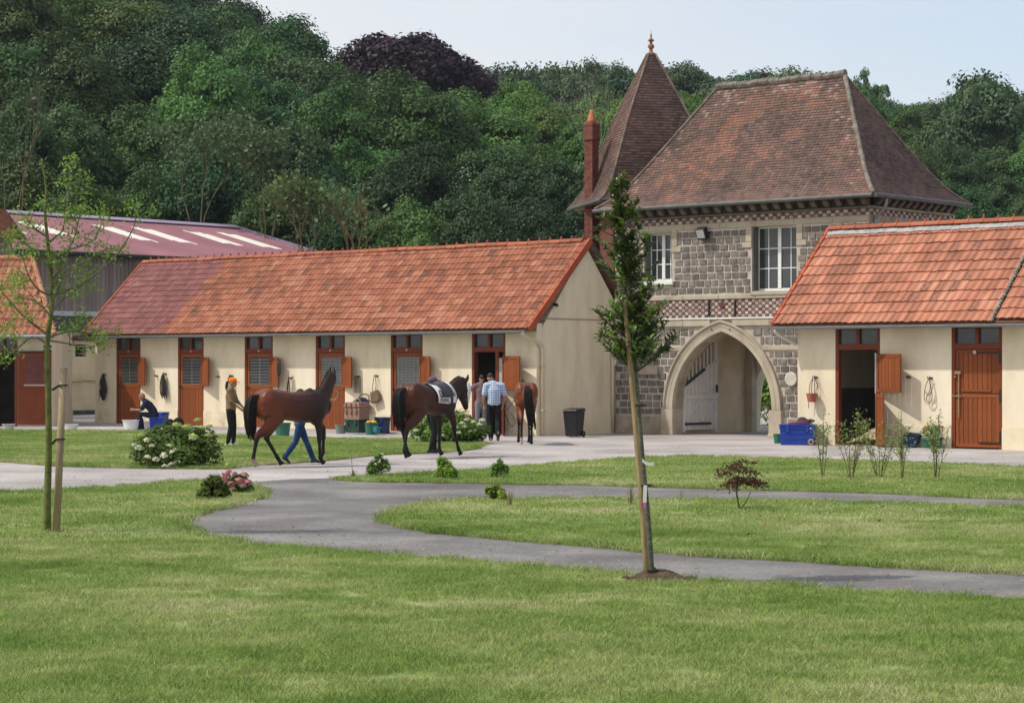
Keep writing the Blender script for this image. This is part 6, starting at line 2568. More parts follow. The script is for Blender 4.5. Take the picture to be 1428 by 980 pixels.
limbs = [[(68, 468), (40, 447), (18, 425), (-2, 400)], [(72, 412), (55, 405), (40, 385), (30, 350)], [(72, 412), (100, 402), (140, 378), (170, 345), (188, 312), (186, 290)], [(70, 400), (90, 360), (104, 330), (112, 296)],
         [(72, 435), (90, 415), (110, 400), (125, 392)], [(68, 470), (100, 462), (130, 466)], [(66, 340), (78, 330), (88, 318), (96, 270), (98, 222)], [(66, 330), (50, 320), (34, 300)], [(70, 440), (50, 420), (22, 415)],
         [(68, 372), (52, 352), (20, 330)], [(72, 420), (85, 390), (82, 360)], [(71, 405), (95, 375), (130, 360), (150, 345)], [(66, 480), (45, 470), (20, 490), (4, 502)], [(66, 475), (90, 478), (120, 485), (140, 480)], [(68, 360), (90, 350), (130, 335), (145, 300)]]
mb = MB()
P = []
gg = random.Random(31)
for lm in limbs:
    dy = gg.uniform(-.35, .35)
    pts = [ap(x, y, dy * i / (len(lm) - 1)) for i, (x, y) in enumerate(lm)]
    pts = catmull(pts, 4)
    mb.tube(pts, [.017 * (1 - .8 * i / len(pts)) for i in range(len(pts))], 5)
    for j in range(3):
        q = pts[gg.randrange(len(pts) // 3, len(pts) - 1)]
        e = q + Vector((gg.uniform(-.22, .22), gg.uniform(-.2, .2), gg.uniform(-.02, .25)))
        mb.tube([q, e], [.006, .003], 4)
        P += [e + Vector((gg.gauss(0, .06), gg.gauss(0, .06), gg.gauss(0, .045))) for _ in range(34)]
    P += [pts[-1] + Vector((gg.gauss(0, .08), gg.gauss(0, .08), gg.gauss(0, .06))) for _ in range(64)]
    P += [pts[gg.randrange(len(pts) // 2, len(pts))] + Vector((gg.gauss(0, .07), gg.gauss(0, .07), gg.gauss(0, .05))) for _ in range(50)]
for i in range(60):
    q = tp_[gg.randrange(len(tp_) * 3 // 5, len(tp_))]
    P.append(q + Vector((gg.gauss(0, .08), gg.gauss(0, .08), gg.gauss(0, .07))))
for cx_, cy_, n_ in ((20, 395, 60), (10, 460, 50), (120, 445, 46), (140, 465, 40), (128, 340, 30), (12, 330, 40), (45, 320, 30), (80, 400, 30), (100, 300, 40), (135, 290, 30), (30, 440, 40), (5, 425, 50)):
    P += [ap(cx_ + gg.gauss(0, 9), cy_ + gg.gauss(0, 7), gg.gauss(0, .15)) for _ in range(n_ * 2)]
mb.build('branches', AGR, ash)
P = np.array([tuple(p) for p in P])
ng = np.random.default_rng(31)
v, f = leaf_faces(P, sph(len(P), ng) * .6 + np.array([0, 0, .8]), .052, .40, ng, fold=.1, tilt=.6)
link('foliage', mesh_np('foliage', v, f, G_ASH, ng.random(len(P))), ash)
ps = thing('timber_stake', 'round wooden stake leaning beside the mossy trunk at left', 'stake', AT(78, 746, AY - .12))
ps.location.z = 0
s3 = lambda px, py: AT(px, py, AY - .12) - ps.location
PST = M('weathered_pole', [(0.20, 0.145, 0.085), (0.30, 0.225, 0.14), (0.38, 0.30, 0.2)], .9, 3, 6, bump=.3, stretch=(3, 3, .5))
MB().tube([s3(78, 752), s3(83, 640), s3(89, 513)], [.046, .044, .041], 14).build('pole', PST, ps, smooth=True)
for py, px in ((537, 88), (612, 84)):
    p = s3(px, py)
    q = ap(67, py + 6) + ab - ps.location
    m2 = MB().tube([p + Vector((.055 * math.cos(t * PI / 6), .055 * math.sin(t * PI / 6), 0)) for t in range(12)], .009, 6, closed=True)
    m2.tube([p + Vector((-.05, -.02, 0)), q + Vector((.05, -.02, 0))], .008, 5).tube([p + Vector((-.05, .02, -.01)), q + Vector((.05, .03, -.01))], .008, 5)
    m2.build('tie', RUB, ps)
# fallen leaves
LFD = M('dead_leaf', [(0.26, 0.11, 0.04), (0.36, 0.19, 0.08)], .9, 20)
dlm = MB().add([(-.05, -.02, .01), (.02, -.05, .02), (.07, .01, .03), (0, .05, .01), (-.05, .03, .03), (0, 0, .0)], [(0, 1, 5), (1, 2, 5), (2, 3, 5), (3, 4, 5), (4, 0, 5)]).mesh('fallen_leaf', LFD)
for k, (px, py) in enumerate([(1067, 738), (1043, 753), (1230, 713), (1145, 723), (1226, 733), (410, 743)]):
    o = link('fallen_leaf', dlm)
    tag(o, 'curled brown dead leaf ' + ['on the island lawn just right of the red maple', 'on the island lawn in front of the red maple', 'on the island lawn, far back towards the right', 'on the island lawn below the young shrubs', 'on the island lawn near the middle of its right half', 'on the dark path at its left bend'][k], 'leaf', 'fallen leaves')
    o.location = G(px, py) + Vector((0, 0, .06))
    o.rotation_euler = (rnd.uniform(-.4, .4), rnd.uniform(-.4, .4), rnd.random() * 6)
    o.scale = (.6,) * 3
# greenery beyond the archway
p = S(-1.0, 13.5, 0)
dome_shrub('green_bush', 'sunlit green bush seen through the far end of the archway', 'bush', p, 3.8, 3.0, 3.6, G_BRT, 91, .17, 9000, lumps=44)

# ---------------------------------------------------------------- horses
COAT = M('horse_coat', [(0, 0, 0)], .45, 6, attr='col', bump=.1, bscale=90, spec=.22)
HAIR = M('horse_hair', [(0.008, 0.006, 0.006), (0.018, 0.014, 0.012)], .6, 10, stretch=(1, 1, .2), spec=.15)
LEATH = M('dark_leather', [(0.014, 0.013, 0.015), (0.035, 0.032, 0.036)], .4, 8, spec=.5)
TORSO = [(-.88, 1.29, .09, .15), (-.80, 1.26, .23, .26), (-.64, 1.265, .285, .315), (-.42, 1.27, .28, .305), (-.12, 1.22, .28, .295), (.18, 1.20, .285, .325), (.42, 1.22, .25, .345), (.60, 1.225, .19, .285), (.70, 1.20, .11, .19)]


def torso_at(x):
    xs = [t[0] for t in TORSO]
    return [float(np.interp(x, xs, [t[k] for t in TORSO])) for k in (1, 2, 3)]


def horse(label, loc, heading, hind, fore, poll, nose, coat, dark, socks, tail, ears, roll=0.0, mane_side=-1):
    """hind/fore: (dx, lift) for the left then the right leg; poll and nose in the horse's own frame"""
    t = thing('horse', label, 'horse', loc, (0, 0, heading))
    mb = MB()
    mb.tube([(x, 0, z) for x, z, a, b in TORSO], [(a, b) for x, z, a, b in TORSO], 14, side=(0, 1, 0), round_caps=True)
    mb.tube([(.10, 0, 1.40), (.34, 0, 1.50), (.56, 0, 1.40)], [(.05, .08), (.08, .10), (.06, .06)], 10, side=(0, 1, 0), round_caps=True)     # withers
    for sg in (-1, 1):
        mb.ball((-.60, sg * .145, 1.31), .27, .16, .27)       # quarters
        mb.ball((.46, sg * .13, 1.15), .17, .11, .26)        # shoulder
    poll, nose = Vector(poll), Vector(nose)
    nb = Vector((.51, 0, 1.30))
    d = poll - nb
    m1, m2 = nb + d * .36 + Vector((.05, 0, -.02)), nb + d * .72 + Vector((.03, 0, .02))
    mb.tube([nb - d * .1, nb, m1, m2, poll], [(.15, .23), (.15, .245), (.12, .20), (.102, .16), (.095, .14)], 12, side=(d.cross(Vector((0, 0, 1)))).normalized(), round_caps=True)
    hd = (nose - poll)
    hl = hd.length
    hn = hd.normalized()
    sd = hn.cross(Vector((0, 0, 1)))
    sd = sd.normalized() if sd.length > .05 else Vector((0, 1, 0))
    back = sd.cross(hn)            # towards the forehead side
    if back.z < 0 and abs(hn.z) < .9: back = -back
    jaw = -back
    mb.tube([poll - hn * .02 + jaw * .02, poll + hn * .12 + jaw * .045, poll + hn * .26 + jaw * .05, poll + hn * .42 + jaw * .02, nose - hn * .05, nose], [(.095, .11), (.108, .14), (.095, .13), (.066, .088), (.060, .074), (.054, .060)], 12, side=sd, round_caps=True)
    for sg in (-1, 1):
        b = poll + sd * sg * .075 + back * .06
        dr = Vector(ears[0 if sg < 0 else 1]).normalized()
        mb.tube([b, b + dr * .07, b + dr * .14, b + dr * .20], [.028, .036, .026, .008], 8)
        mb.ball(poll + hn * .19 + sd * sg * .085 + back * .03, .022, n=6, k=4)
    zones = []
    for (dx, lift), sg in zip(hind, (1, -1)):
        y = sg * .13
        ft = Vector((-.72 + dx, y, .17 + lift))
        hk = Vector((-.77 + dx * .5, y, .59 + lift * .6))
        st_ = Vector((-.47 + dx * .15, sg * .15, .99 + lift * .25))
        hoofd = Vector((.09 if lift < .05 else -.02, 0, -.12)) if lift < .1 else Vector((-.08, 0, -.11))
        mb.tube([(-.58, sg * .13, 1.22), st_ + Vector((-.06, 0, .1)), st_, st_.lerp(hk, .5) + Vector((.035, 0, 0)), hk + Vector((.01, 0, .05)), hk, hk.lerp(ft, .2), hk.lerp(ft, .75), ft, ft + hoofd * .5, ft + hoofd],
                [(.13, .27), (.135, .25), (.12, .20), (.085, .125), (.055, .075), (.048, .064), (.034, .044), (.031, .040), (.043, .048), (.038, .04), (.060, .068)], 10, side=(0, 1, 0), round_caps=False)
        zones.append((ft, sg, 'h'))
    for (dx, lift), sg in zip(fore, (1, -1)):
        y = sg * .125
        kn = Vector((.45 + dx * .55 + (.07 if lift > .05 else 0), y, .55 + lift * .45))
        ft = Vector((.45 + dx - (.10 if lift > .05 else 0), y, .165 + lift))
        hoofd = Vector((.08, 0, -.115)) if lift < .05 else Vector((-.07, 0, -.11))
        mb.tube([(.46, sg * .12, 1.15), (.44 + dx * .1, y, .96), kn + Vector((-.005, 0, .16)), kn + Vector((0, 0, .04)), kn - Vector((0, 0, .03)), kn.lerp(ft, .25), kn.lerp(ft, .8), ft, ft + hoofd * .5, ft + hoofd],
                [(.09, .16), (.078, .115), (.052, .065), (.048, .055), (.044, .05), (.031, .038), (.029, .037), (.042, .047), (.036, .038), (.058, .064)], 10, side=(0, 1, 0))
        zones.append((ft, sg, 'f'))

    def colour(co):
        n = .5 + .5 * mnoise.noise(co * 2.2) + .25 * mnoise.noise(co * 9)
        k = max(0, min(1, (co.x + .95) / 1.3))
        c = [a * (1 - k) + b * k for a, b in zip(coat, dark)]
        c = [x * (.8 + .4 * n) for x in c]
        # black points
        leg = max(0, min(1, (.80 - co.z) / .28))
        blk = (.010, .008, .008)
        c = [a * (1 - leg) + b * leg for a, b in zip(c, blk)]
        if (co - nose).length < .16:
            q = max(0, 1 - (co - nose).length / .16)
            c = [a * (1 - q) + b * q for a, b in zip(c, blk)]
        for (ft, sg, kd), sk in zip(zones, socks):
            if sk and co.y * sg > 0 and abs(co.x - ft.x) < .22 and co.z < sk[0] and co.z > .03 + .0:
                q = min(1, (sk[0] - co.z) / .05)
                c = [a * (1 - q) + b * q for a, b in zip(c, sk[1])]
        return [max(0.002, x) for x in c]
    link('body', organic('body', mb, COAT, .02, 4, colour), t)
    # tail of many strands
    gg = random.Random(len(label))
    tm = MB()
    for i in range(110):
        a, b = gg.uniform(-1, 1), gg.uniform(-1, 1)
        pts = [Vector(p) for p in tail]
        n = len(pts)
        q = []
        for j, p in enumerate(pts):
            wj = (.03 + .075 * math.sin(PI * min(1, j / (n - 1) * .85)))
            q.append(p + Vector((b * wj * .8, a * wj, gg.uniform(-.02, .02) * j)))
        q = catmull(q, 3)
        ln = int(len(q) * gg.uniform(.75, 1))
        q = q[:max(4, ln)]
        tm.tube(q, [.019 * (1 - .7 * (j / len(q)) ** 2) for j in range(len(q))], 5)
    tm.build('tail', HAIR, t, smooth=True)
    mm = MB()
    nrm = d.cross(sd if abs(d.dot(sd)) < .9 else Vector((0, 1, 0)))
    for i in range(46):
        s = i / 45
        p = nb.lerp(m1, min(1, s * 2.7)) if s < .36 else (m1.lerp(m2, (s - .36) / .36) if s < .72 else m2.lerp(poll, (s - .72) / .28))
        side_ = d.cross(Vector((0, 0, 1))).normalized()
        upv = side_.cross(d).normalized()
        if upv.z < 0: upv = -upv
        hh = float(np.interp(s, [0, .36, .72, 1], [.25, .18, .145, .13]))
        b = p + upv * (hh - .01)
        sw = side_ * mane_side * gg.uniform(.05, .11)
        mm.tube([b, b + upv * .025 + sw * .3, b + sw - upv * .08 * gg.uniform(.7, 1.3)], [.018, .02, .006], 5)
    mm.build('mane', HAIR, t, smooth=True)
    # bridle: noseband, cheek pieces, headpiece
    br = MB()

    def loop(c, axis, ra, rb, r=.010):
        a1, a2 = sd, axis.cross(sd)
        br.tube([c + a1 * (ra * math.cos(q)) + a2 * (rb * math.sin(q)) for q in [2 * PI * k / 14 for k in range(14)]], r, 5, closed=True)
    loop(poll + hn * .36 + jaw * .03, hn, .078, .108)
    loop(poll + hn * .06 + jaw * .035, (hn + back * .2).normalized(), .102, .128)
    for sg in (-1, 1):
        br.tube([poll + hn * .36 + sd * sg * .078 + jaw * .02, poll + hn * .2 + sd * sg * .102 + jaw * .02, poll + hn * .05 + sd * sg * .10], .010, 5)
    br.build('bridle', LEATH, t, smooth=True)
    return t


WHT = (.50, .42, .38)
PNK = (.42, .27, .22)
h1p = G(411, 650.5)
H1 = horse('bay horse without saddle walking to the right with head turned away', (h1p.x, h1p.y, 0), R(34),
           [(.42, 0.0), (-.27, .0)], [(.36, .09), (.05, 0)], (.98, .26, 1.82), (1.16, .74, 1.54), (.16, .043, .018), (.028, .012, .009),
           [None, (.20, PNK), None, None], [(-.84, 0, 1.45), (-.93, 0, 1.39), (-.98, 0, 1.15), (-.97, 0, .85), (-.92, 0, .52)], [(.25, -.5, 1), (.0, .55, 1)])
h2p = G(600, 638)
H2 = horse('dark bay racehorse with white saddle cloth lowering its head to the right', (h2p.x, h2p.y, 0), R(51),
           [(.14, 0), (-.26, 0)], [(.0, 0), (.30, 0)], (.97, -.05, 1.58), (1.09, -.05, 1.03), (.075, .022, .011), (.030, .012, .009),
           [None, None, None, None], [(-.84, 0, 1.46), (-.97, 0, 1.38), (-1.0, .0, 1.1), (-.97, 0, .8), (-.93, 0, .55)], [(.4, -.9, .45), (.5, .2, .9)])
h3p = G(731, 621)
H3 = horse('bay horse seen from behind being led towards the stable', (h3p.x + .02, h3p.y + .75, 0), R(93),
           [(-.10, .0), (.10, 0)], [(.1, 0), (-.15, 0)], (1.05, .0, 1.45), (1.40, .02, 1.0), (.19, .055, .022), (.07, .024, .012),
           [(.22, WHT), None, None, None], [(-.86, 0, 1.48), (-1.0, -.01, 1.38), (-1.03, -.04, 1.05), (-1.02, -.10, .7), (-1.0, -.17, .38)], [(.3, -.4, 1), (.3, .4, 1)])


H2.scale = (1.03, 1.14, 1.03)
H1.scale = (1.0, 1.06, .975)
bpy.context.view_layer.update()
# saddle cloth, saddle and print on the second horse
def hsurf(x, th, off):
    z, a, b = torso_at(x)
    return Vector((x, -(a + off) * math.sin(th), z + (b + off) * math.cos(th)))


CLW = M('saddle_cloth_white', [(0.60, 0.60, 0.62), (0.72, 0.72, 0.73)], .9, 4, bump=.1)
sc = thing('saddle_cloth', 'white saddle cloth with black number and lettering on the dark bay horse', 'saddle cloth', H2.location, H2.rotation_euler)
mb = MB()
nx, nt = 12, 22
X0, X1 = -.16, .50
T0, T1 = R(-80), R(101)
for i in range(nx + 1):
    for j in range(nt + 1):
        x = X0 + (X1 - X0) * i / nx
        th = T0 + (T1 - T0) * j / nt
        mb.v.append(tuple(hsurf(x + .04 * math.sin(th), th, .035 + .006 * math.sin(i * 1.1 + j * .7))))
for i in range(nx):
    for j in range(nt):
        a = i * (nt + 1) + j
        mb.f.append((a, a + 1, a + nt + 2, a + nt + 1))
        mb.m.append(0)
        mb.c.append(.5)
cl = mb.build('cloth', CLW, sc, smooth=True)
sm_ = cl.modifiers.new('thickness', 'SOLIDIFY')
sm_.thickness = .012
BLACKP = M('black_print', [(0.012, 0.012, 0.013)], .8)


def cloth_text(body, x0, th_mid, size):
    cu = D.curves.new('print', 'FONT')
    cu.body = body
    cu.size = size
    o = D.objects.new('print', cu)
    COL.objects.link(o)
    dg = bpy.context.evaluated_depsgraph_get()
    me = D.meshes.new_from_object(o.evaluated_get(dg))
    D.objects.remove(o)
    bm = bmesh.new()
    bm.from_mesh(me)
    bmesh.ops.triangulate(bm, faces=bm.faces)
    bmesh.ops.subdivide_edges(bm, edges=bm.edges, cuts=1)
    for v in bm.verts:
        th = th_mid - v.co.y / .31
        v.co = hsurf(x0 + v.co.x + .04 * math.sin(th), th, .052)
    bm.to_mesh(me)
    bm.free()
    me.materials.clear()
    me.materials.append(BLACKP)
    o = link('lettering', me, sc)
    s = o.modifiers.new('thickness', 'SOLIDIFY')
    s.thickness = .002
    return o


cloth_text('DIEPPE', -.135, R(97), .092)
cloth_text('0', -.13, R(82), .22)
cloth_text('0', .37, R(80), .11)
sad = thing('saddle', 'small black racing saddle on the white saddle cloth', 'saddle', H2.location, H2.rotation_euler)
sad.scale = H2.scale
sc.scale = H2.scale
mb = MB()
for x, zz, w, h in ((-.10, .035, .10, .03), (.0, .025, .13, .028), (.12, .022, .12, .028), (.24, .03, .09, .03), (.30, .04, .05, .025)):
    z, a, b = torso_at(x)
    mb.ball((x, 0, z + b + zz), .10, w, h)
sdm = organic('seat', mb, LEATH, .014, 3)
link('seat', sdm, sad)
for sg in (1, -1):
    mb = MB()
    for i in range(7):
        for j in range(9):
            x = -.02 + .30 * i / 6 + .06 * (j / 8) * (1 if i > 3 else 0)
            th = R(14) + R(66) * j / 8
            p = hsurf(x + .04 * math.sin(th), th, .062)
            mb.v.append((p.x, p.y * sg, p.z))
    for i in range(6):
        for j in range(8):
            a = i * 9 + j
            mb.f.append((a, a + 1, a + 10, a + 9))
            mb.m.append(0)
            mb.c.append(.5)
    o = mb.build('flap', LEATH, sad, smooth=True)
    o.modifiers.new('thickness', 'SOLIDIFY').thickness = .015
gth = MB()
gth.tube([hsurf(.22 + .05, 2 * PI * k / 24, .05) for k in range(24)], (.008), 6, closed=True).tube([hsurf(.25 + .05, 2 * PI * k / 24, .05) for k in range(24)], .008, 6, closed=True).tube([hsurf(.28 + .05, 2 * PI * k / 24, .05) for k in range(24)], .008, 6, closed=True)
gth.build('girth', LEATH, sad, smooth=True)

# ---------------------------------------------------------------- people
SKINM = M('skin', [(0, 0, 0)], .55, 6, attr='col', spec=.35)


def cloth_mat(name, cols, scale=6, **kw):
    return M(name, cols, .9, scale, 5, bump=.25, bscale=24, spec=.15, bdist=.02, **kw)


def limb(mb, pts, rads, n=9):
    mb.tube(pts, rads, n, round_caps=True)


def hand(mb, wrist, dr, palmn, curl=.5, s=1.0):
    """palm, four unequal bent fingers and a thumb set on the side of the palm"""
    dr = dr.normalized()
    pn = (palmn - dr * palmn.dot(dr)).normalized()
    sd = dr.cross(pn)
    c = wrist + dr * .055 * s
    mb.tube([wrist, wrist + dr * .03 * s, wrist + dr * .075 * s, wrist + dr * .095 * s], [(.026 * s, .021 * s), (.036 * s, .017 * s), (.042 * s, .016 * s), (.038 * s, .013 * s)], 8, side=tuple(sd), round_caps=True)
    for k, ln in enumerate((.070, .080, .075, .058)):
        b = wrist + dr * .088 * s + sd * (.031 - .0205 * k) * s
        a1, a2, a3 = curl * .5, curl * 1.1, curl * 1.6
        p1 = b + (dr * math.cos(a1) + pn * math.sin(a1)) * ln * .45 * s
        p2 = p1 + (dr * math.cos(a2) + pn * math.sin(a2)) * ln * .32 * s
        p3 = p2 + (dr * math.cos(a3) + pn * math.sin(a3)) * ln * .25 * s
        mb.tube([b, p1, p2, p3], [.0098 * s, .009 * s, .0085 * s, .0075 * s], 6, round_caps=True)
    b = wrist + dr * .035 * s + sd * .032 * s
    t1 = b + (dr * .6 + sd * .7 + pn * .25) * .036 * s
    t2 = t1 + (dr * .85 + sd * .2 + pn * .35) * .032 * s
    mb.tube([b, t1, t2], [.013 * s, .0105 * s, .009 * s], 6, round_caps=True)


def person(label, loc, heading, height, pose, top, bottom, shoes, hair, skin=(.42, .22, .15), sleeve=.55, belly=0.0, bald=False, cap=None, pony=False, leg_len=1.0, cuff=.06, hairlen=0):
    J = dict(pelvis=(0, 0, .93), waist=(0, 0, 1.08), chest=(0, 0, 1.28), neck=(0, 0, 1.45), head=(.03, 0, 1.60),
             shl=(0, .185, 1.40), ell=(-.03, .25, 1.13), wrl=(.06, .26, .89), shr=(0, -.185, 1.40), elr=(-.03, -.25, 1.13), wrr=(.06, -.26, .89),
             hil=(0, .09, .91), knl=(.03, .10, .50), anl=(-.02, .10, .085), hir=(0, -.09, .91), knr=(.03, -.10, .50), anr=(-.02, -.10, .085), tol=None, tor=None, yaw=0, pitch=0, curl=.6)
    J.update(pose)
    t = thing('person', label, 'person', loc, (0, 0, heading))
    k = height / 1.72
    V = {a: (Vector(b) * k if isinstance(b, tuple) else b) for a, b in J.items()}
    mb = MB()
    spine = [V['pelvis'] - (V['waist'] - V['pelvis']) * .35, V['pelvis'], V['waist'], V['chest'], V['neck']]
    lat = (V['shl'] - V['shr']).normalized()

    def torso(m, g, lo=0):
        rr = [(.13, .10), (.155, .115), (.135 + belly * .5, .105 + belly), (.165, .118), (.085, .07)]
        m.tube(spine[lo:], [((a + g) * k, (b + g) * k) for a, b in rr[lo:]], 12, side=tuple(lat), round_caps=True)
        m.tube([V['shl'], V['neck'] - Vector((0, 0, .03 * k)), V['shr']], [(.06 + g) * k, (.07 + g) * k, (.06 + g) * k], 9, round_caps=True)
    torso(mb, 0)
    hm = Matrix.Rotation(J['yaw'], 4, 'Z') @ Matrix.Rotation(J['pitch'], 4, 'Y')
    hc = V['head']
    hp = lambda x, y, z: hc + hm @ (Vector((x, y, z)) * k)
    limb(mb, [V['neck'] - Vector((0, 0, .04 * k)), hp(-.02, 0, -.06)], [.06 * k, .052 * k])
    h3 = hm.to_3x3()
    mb.ball(hp(-.01, 0, .02), .098 * k, .078 * k, .112 * k, 14, 10, mat=h3)
    mb.ball(hp(.025, 0, -.055), .068 * k, .058 * k, .062 * k, 10, 7, mat=h3)
    mb.tube([hp(.082, 0, .015), hp(.105, 0, -.022), hp(.085, 0, -.035)], [.012 * k, .016 * k, .012 * k], 6, round_caps=True)
    for sg in (1, -1):
        mb.ball(hp(-.012, sg * .08, -.005), .018 * k, .010 * k, .03 * k, 7, 5, mat=h3)
    for s in 'lr':
        limb(mb, [V['sh' + s], V['sh' + s].lerp(V['el' + s], .4), V['el' + s], V['el' + s].lerp(V['wr' + s], .35), V['wr' + s]], [.052 * k, .047 * k, .038 * k, .038 * k, .026 * k])
        inn = (Vector((0, -1, 0)) if s == 'l' else Vector((0, 1, 0)))
        hand(mb, V['wr' + s], V['wr' + s] - V['el' + s], inn + Vector((.3, 0, 0)), J['curl'], k)
        limb(mb, [V['hi' + s], V['hi' + s].lerp(V['kn' + s], .35), V['kn' + s], V['kn' + s].lerp(V['an' + s], .3), V['an' + s]], [.085 * k, .078 * k, .052 * k, .052 * k, .036 * k])
    eyes = [hp(.083, sg * .032, .018) for sg in (1, -1)]
    mouth = hp(.09, 0, -.062)

    def colour(co):
        n = 1 + .18 * mnoise.noise(co * 7)
        c = [x * n for x in skin]
        for e in eyes:
            if (co - e).length < .014 * k: c = [.03, .02, .018]
        dm = co - mouth
        if abs(dm.z) < .008 * k and dm.length < .028 * k: c = [skin[0] * .7, skin[1] * .45, skin[2] * .45]
        return c
    link('body', organic('body', mb, SKINM, .0085 * k, 3, colour), t)
    # trousers
    mb = MB()
    mb.tube([V['pelvis'] + (V['waist'] - V['pelvis']) * .55, V['pelvis'], spine[0]], [(.152 * k + belly * .4, .122 * k + belly * .6), (.172 * k, .134 * k), (.14 * k, .115 * k)], 12, side=tuple(lat), round_caps=True)
    for s in 'lr':
        a, b, c = V['hi' + s], V['kn' + s], V['an' + s]
        e = b.lerp(c, leg_len)
        limb(mb, [a, a.lerp(b, .4), b, b.lerp(e, .45), e], [.102 * k, .094 * k, (.062 + cuff * .12) * k, (.056 + cuff * .3) * k, (.040 + cuff * .35) * k])
    link('trousers', organic('trousers', mb, bottom, .012, 3), t)
    # top with sleeves
    mb = MB()
    torso(mb, .02, 1)
    for s in 'lr':
        a, b, c = V['sh' + s], V['el' + s], V['wr' + s]
        if sleeve <= 1:
            e = a.lerp(b, sleeve)
            limb(mb, [a, e], [.075 * k, .072 * k])
        else:
            e = b.lerp(c, sleeve - 1)
            limb(mb, [a, b, e], [.072 * k, .058 * k, .046 * k])
    link('top', organic('top', mb, top, .012, 3), t)
    for s in 'lr':
        an = V['an' + s]
        tdir = V['to' + s] if V['to' + s] is not None else Vector((.16, 0, -.055)) * k
        mb = MB()
        side = (V['shl'] - V['shr']).normalized()
        mb.tube([an + Vector((-.05 * k, 0, -.03 * k)) if V['to' + s] is None else an - tdir * .2, an + tdir * .25, an + tdir * .75, an + tdir], [(.036 * k, .04 * k), (.042 * k, .045 * k), (.046 * k, .032 * k), (.036 * k, .022 * k)], 9, side=(0, 1, 0), round_caps=True)
        mb.tube([an + Vector((0, 0, .06 * k)), an + tdir * .12], [.044 * k, .045 * k], 9, round_caps=True)
        link('shoe', organic('shoe', mb, shoes, .010, 2), t)
    if not bald:
        mb = MB()
        mb.ball(hp(-.020, 0, .050), .100 * k, .086 * k, .090 * k, 12, 9, mat=h3)
        if hairlen:
            mb.ball(hp(-.06, 0, -.03), .06 * k, .082 * k, .11 * k, 12, 9, mat=h3)
        me = organic('hair', mb, hair, .011, 2)
        bm = bmesh.new()
        bm.from_mesh(me)
        inv = hm.to_3x3().inverted()
        kill = [v for v in bm.verts if (lambda p: p.x > .045 * k and p.z < .075 * k)(inv @ (v.co - hc))]
        bmesh.ops.delete(bm, geom=kill, context='VERTS')
        bm.to_mesh(me)
        bm.free()
        link('hair', me, t)
    if pony:
        mb = MB()
        for i in range(10):
            o_ = Vector((rnd.uniform(-.02, .02), rnd.uniform(-.03, .03), 0)) * k
            mb.tube([hp(-.10, 0, .03), hp(-.15, 0, .0) + o_, hp(-.16, 0, -.10) + o_, hp(-.145, 0, -.20) + o_ * 1.3], [.02, .024, .018, .006], 6)
        mb.build('ponytail', hair, t, smooth=True)
    if cap:
        mb = MB()
        mb.ball(hp(-.012, 0, .058), .112 * k, .094 * k, .085 * k, 14, 8, mat=h3)
        m2 = hm @ Matrix.Translation(Vector((.12, 0, .055)) * k)
        mb.ball(hp(.115, 0, .045), .085 * k, .075 * k, .012 * k, 12, 5, mat=h3 @ Matrix.Rotation(R(10), 3, 'Y'))
        link('cap', organic('cap', mb, cap, .011, 2), t)
    return t


HB = M('brown_hair', [(0.035, 0.02, 0.012), (0.075, 0.045, 0.025)], .6, 20)
HK = M('dark_hair', [(0.012, 0.009, 0.008), (0.03, 0.022, 0.018)], .6, 20)
C_TAN = cloth_mat('tan_cloth', [(0.20, 0.125, 0.07), (0.27, 0.18, 0.11)])
C_BLK = cloth_mat('black_cloth', [(0.010, 0.010, 0.011), (0.022, 0.022, 0.024)])
C_JEAN = cloth_mat('blue_denim', [(0.014, 0.04, 0.115), (0.03, 0.075, 0.18)])
C_GRY = cloth_mat('grey_knit', [(0.09, 0.09, 0.085), (0.14, 0.14, 0.13)])
C_NAVY = cloth_mat('navy_cloth', [(0.012, 0.016, 0.035), (0.025, 0.032, 0.06)])
C_MAUV = cloth_mat('mauve_cloth', [(0.17, 0.115, 0.12), (0.23, 0.165, 0.165)])
C_GJ = cloth_mat('grey_jeans', [(0.15, 0.16, 0.20), (0.22, 0.23, 0.27)])
C_ORG = cloth_mat('orange_cap', [(0.80, 0.17, 0.015), (0.9, 0.22, 0.02)])
C_PUR = cloth_mat('mauve_cap', [(0.12, 0.075, 0.12), (0.18, 0.12, 0.17)])
S_WHT = M('white_shoe', [(0.55, 0.54, 0.52), (0.68, 0.67, 0.65)], .6, 6)
S_BLK = M('black_shoe', [(0.012, 0.011, 0.011), (0.03, 0.028, 0.027)], .45, 6)
S_TAN = M('grey_sole_shoe', [(0.13, 0.11, 0.09), (0.24, 0.21, 0.18)], .7, 6)
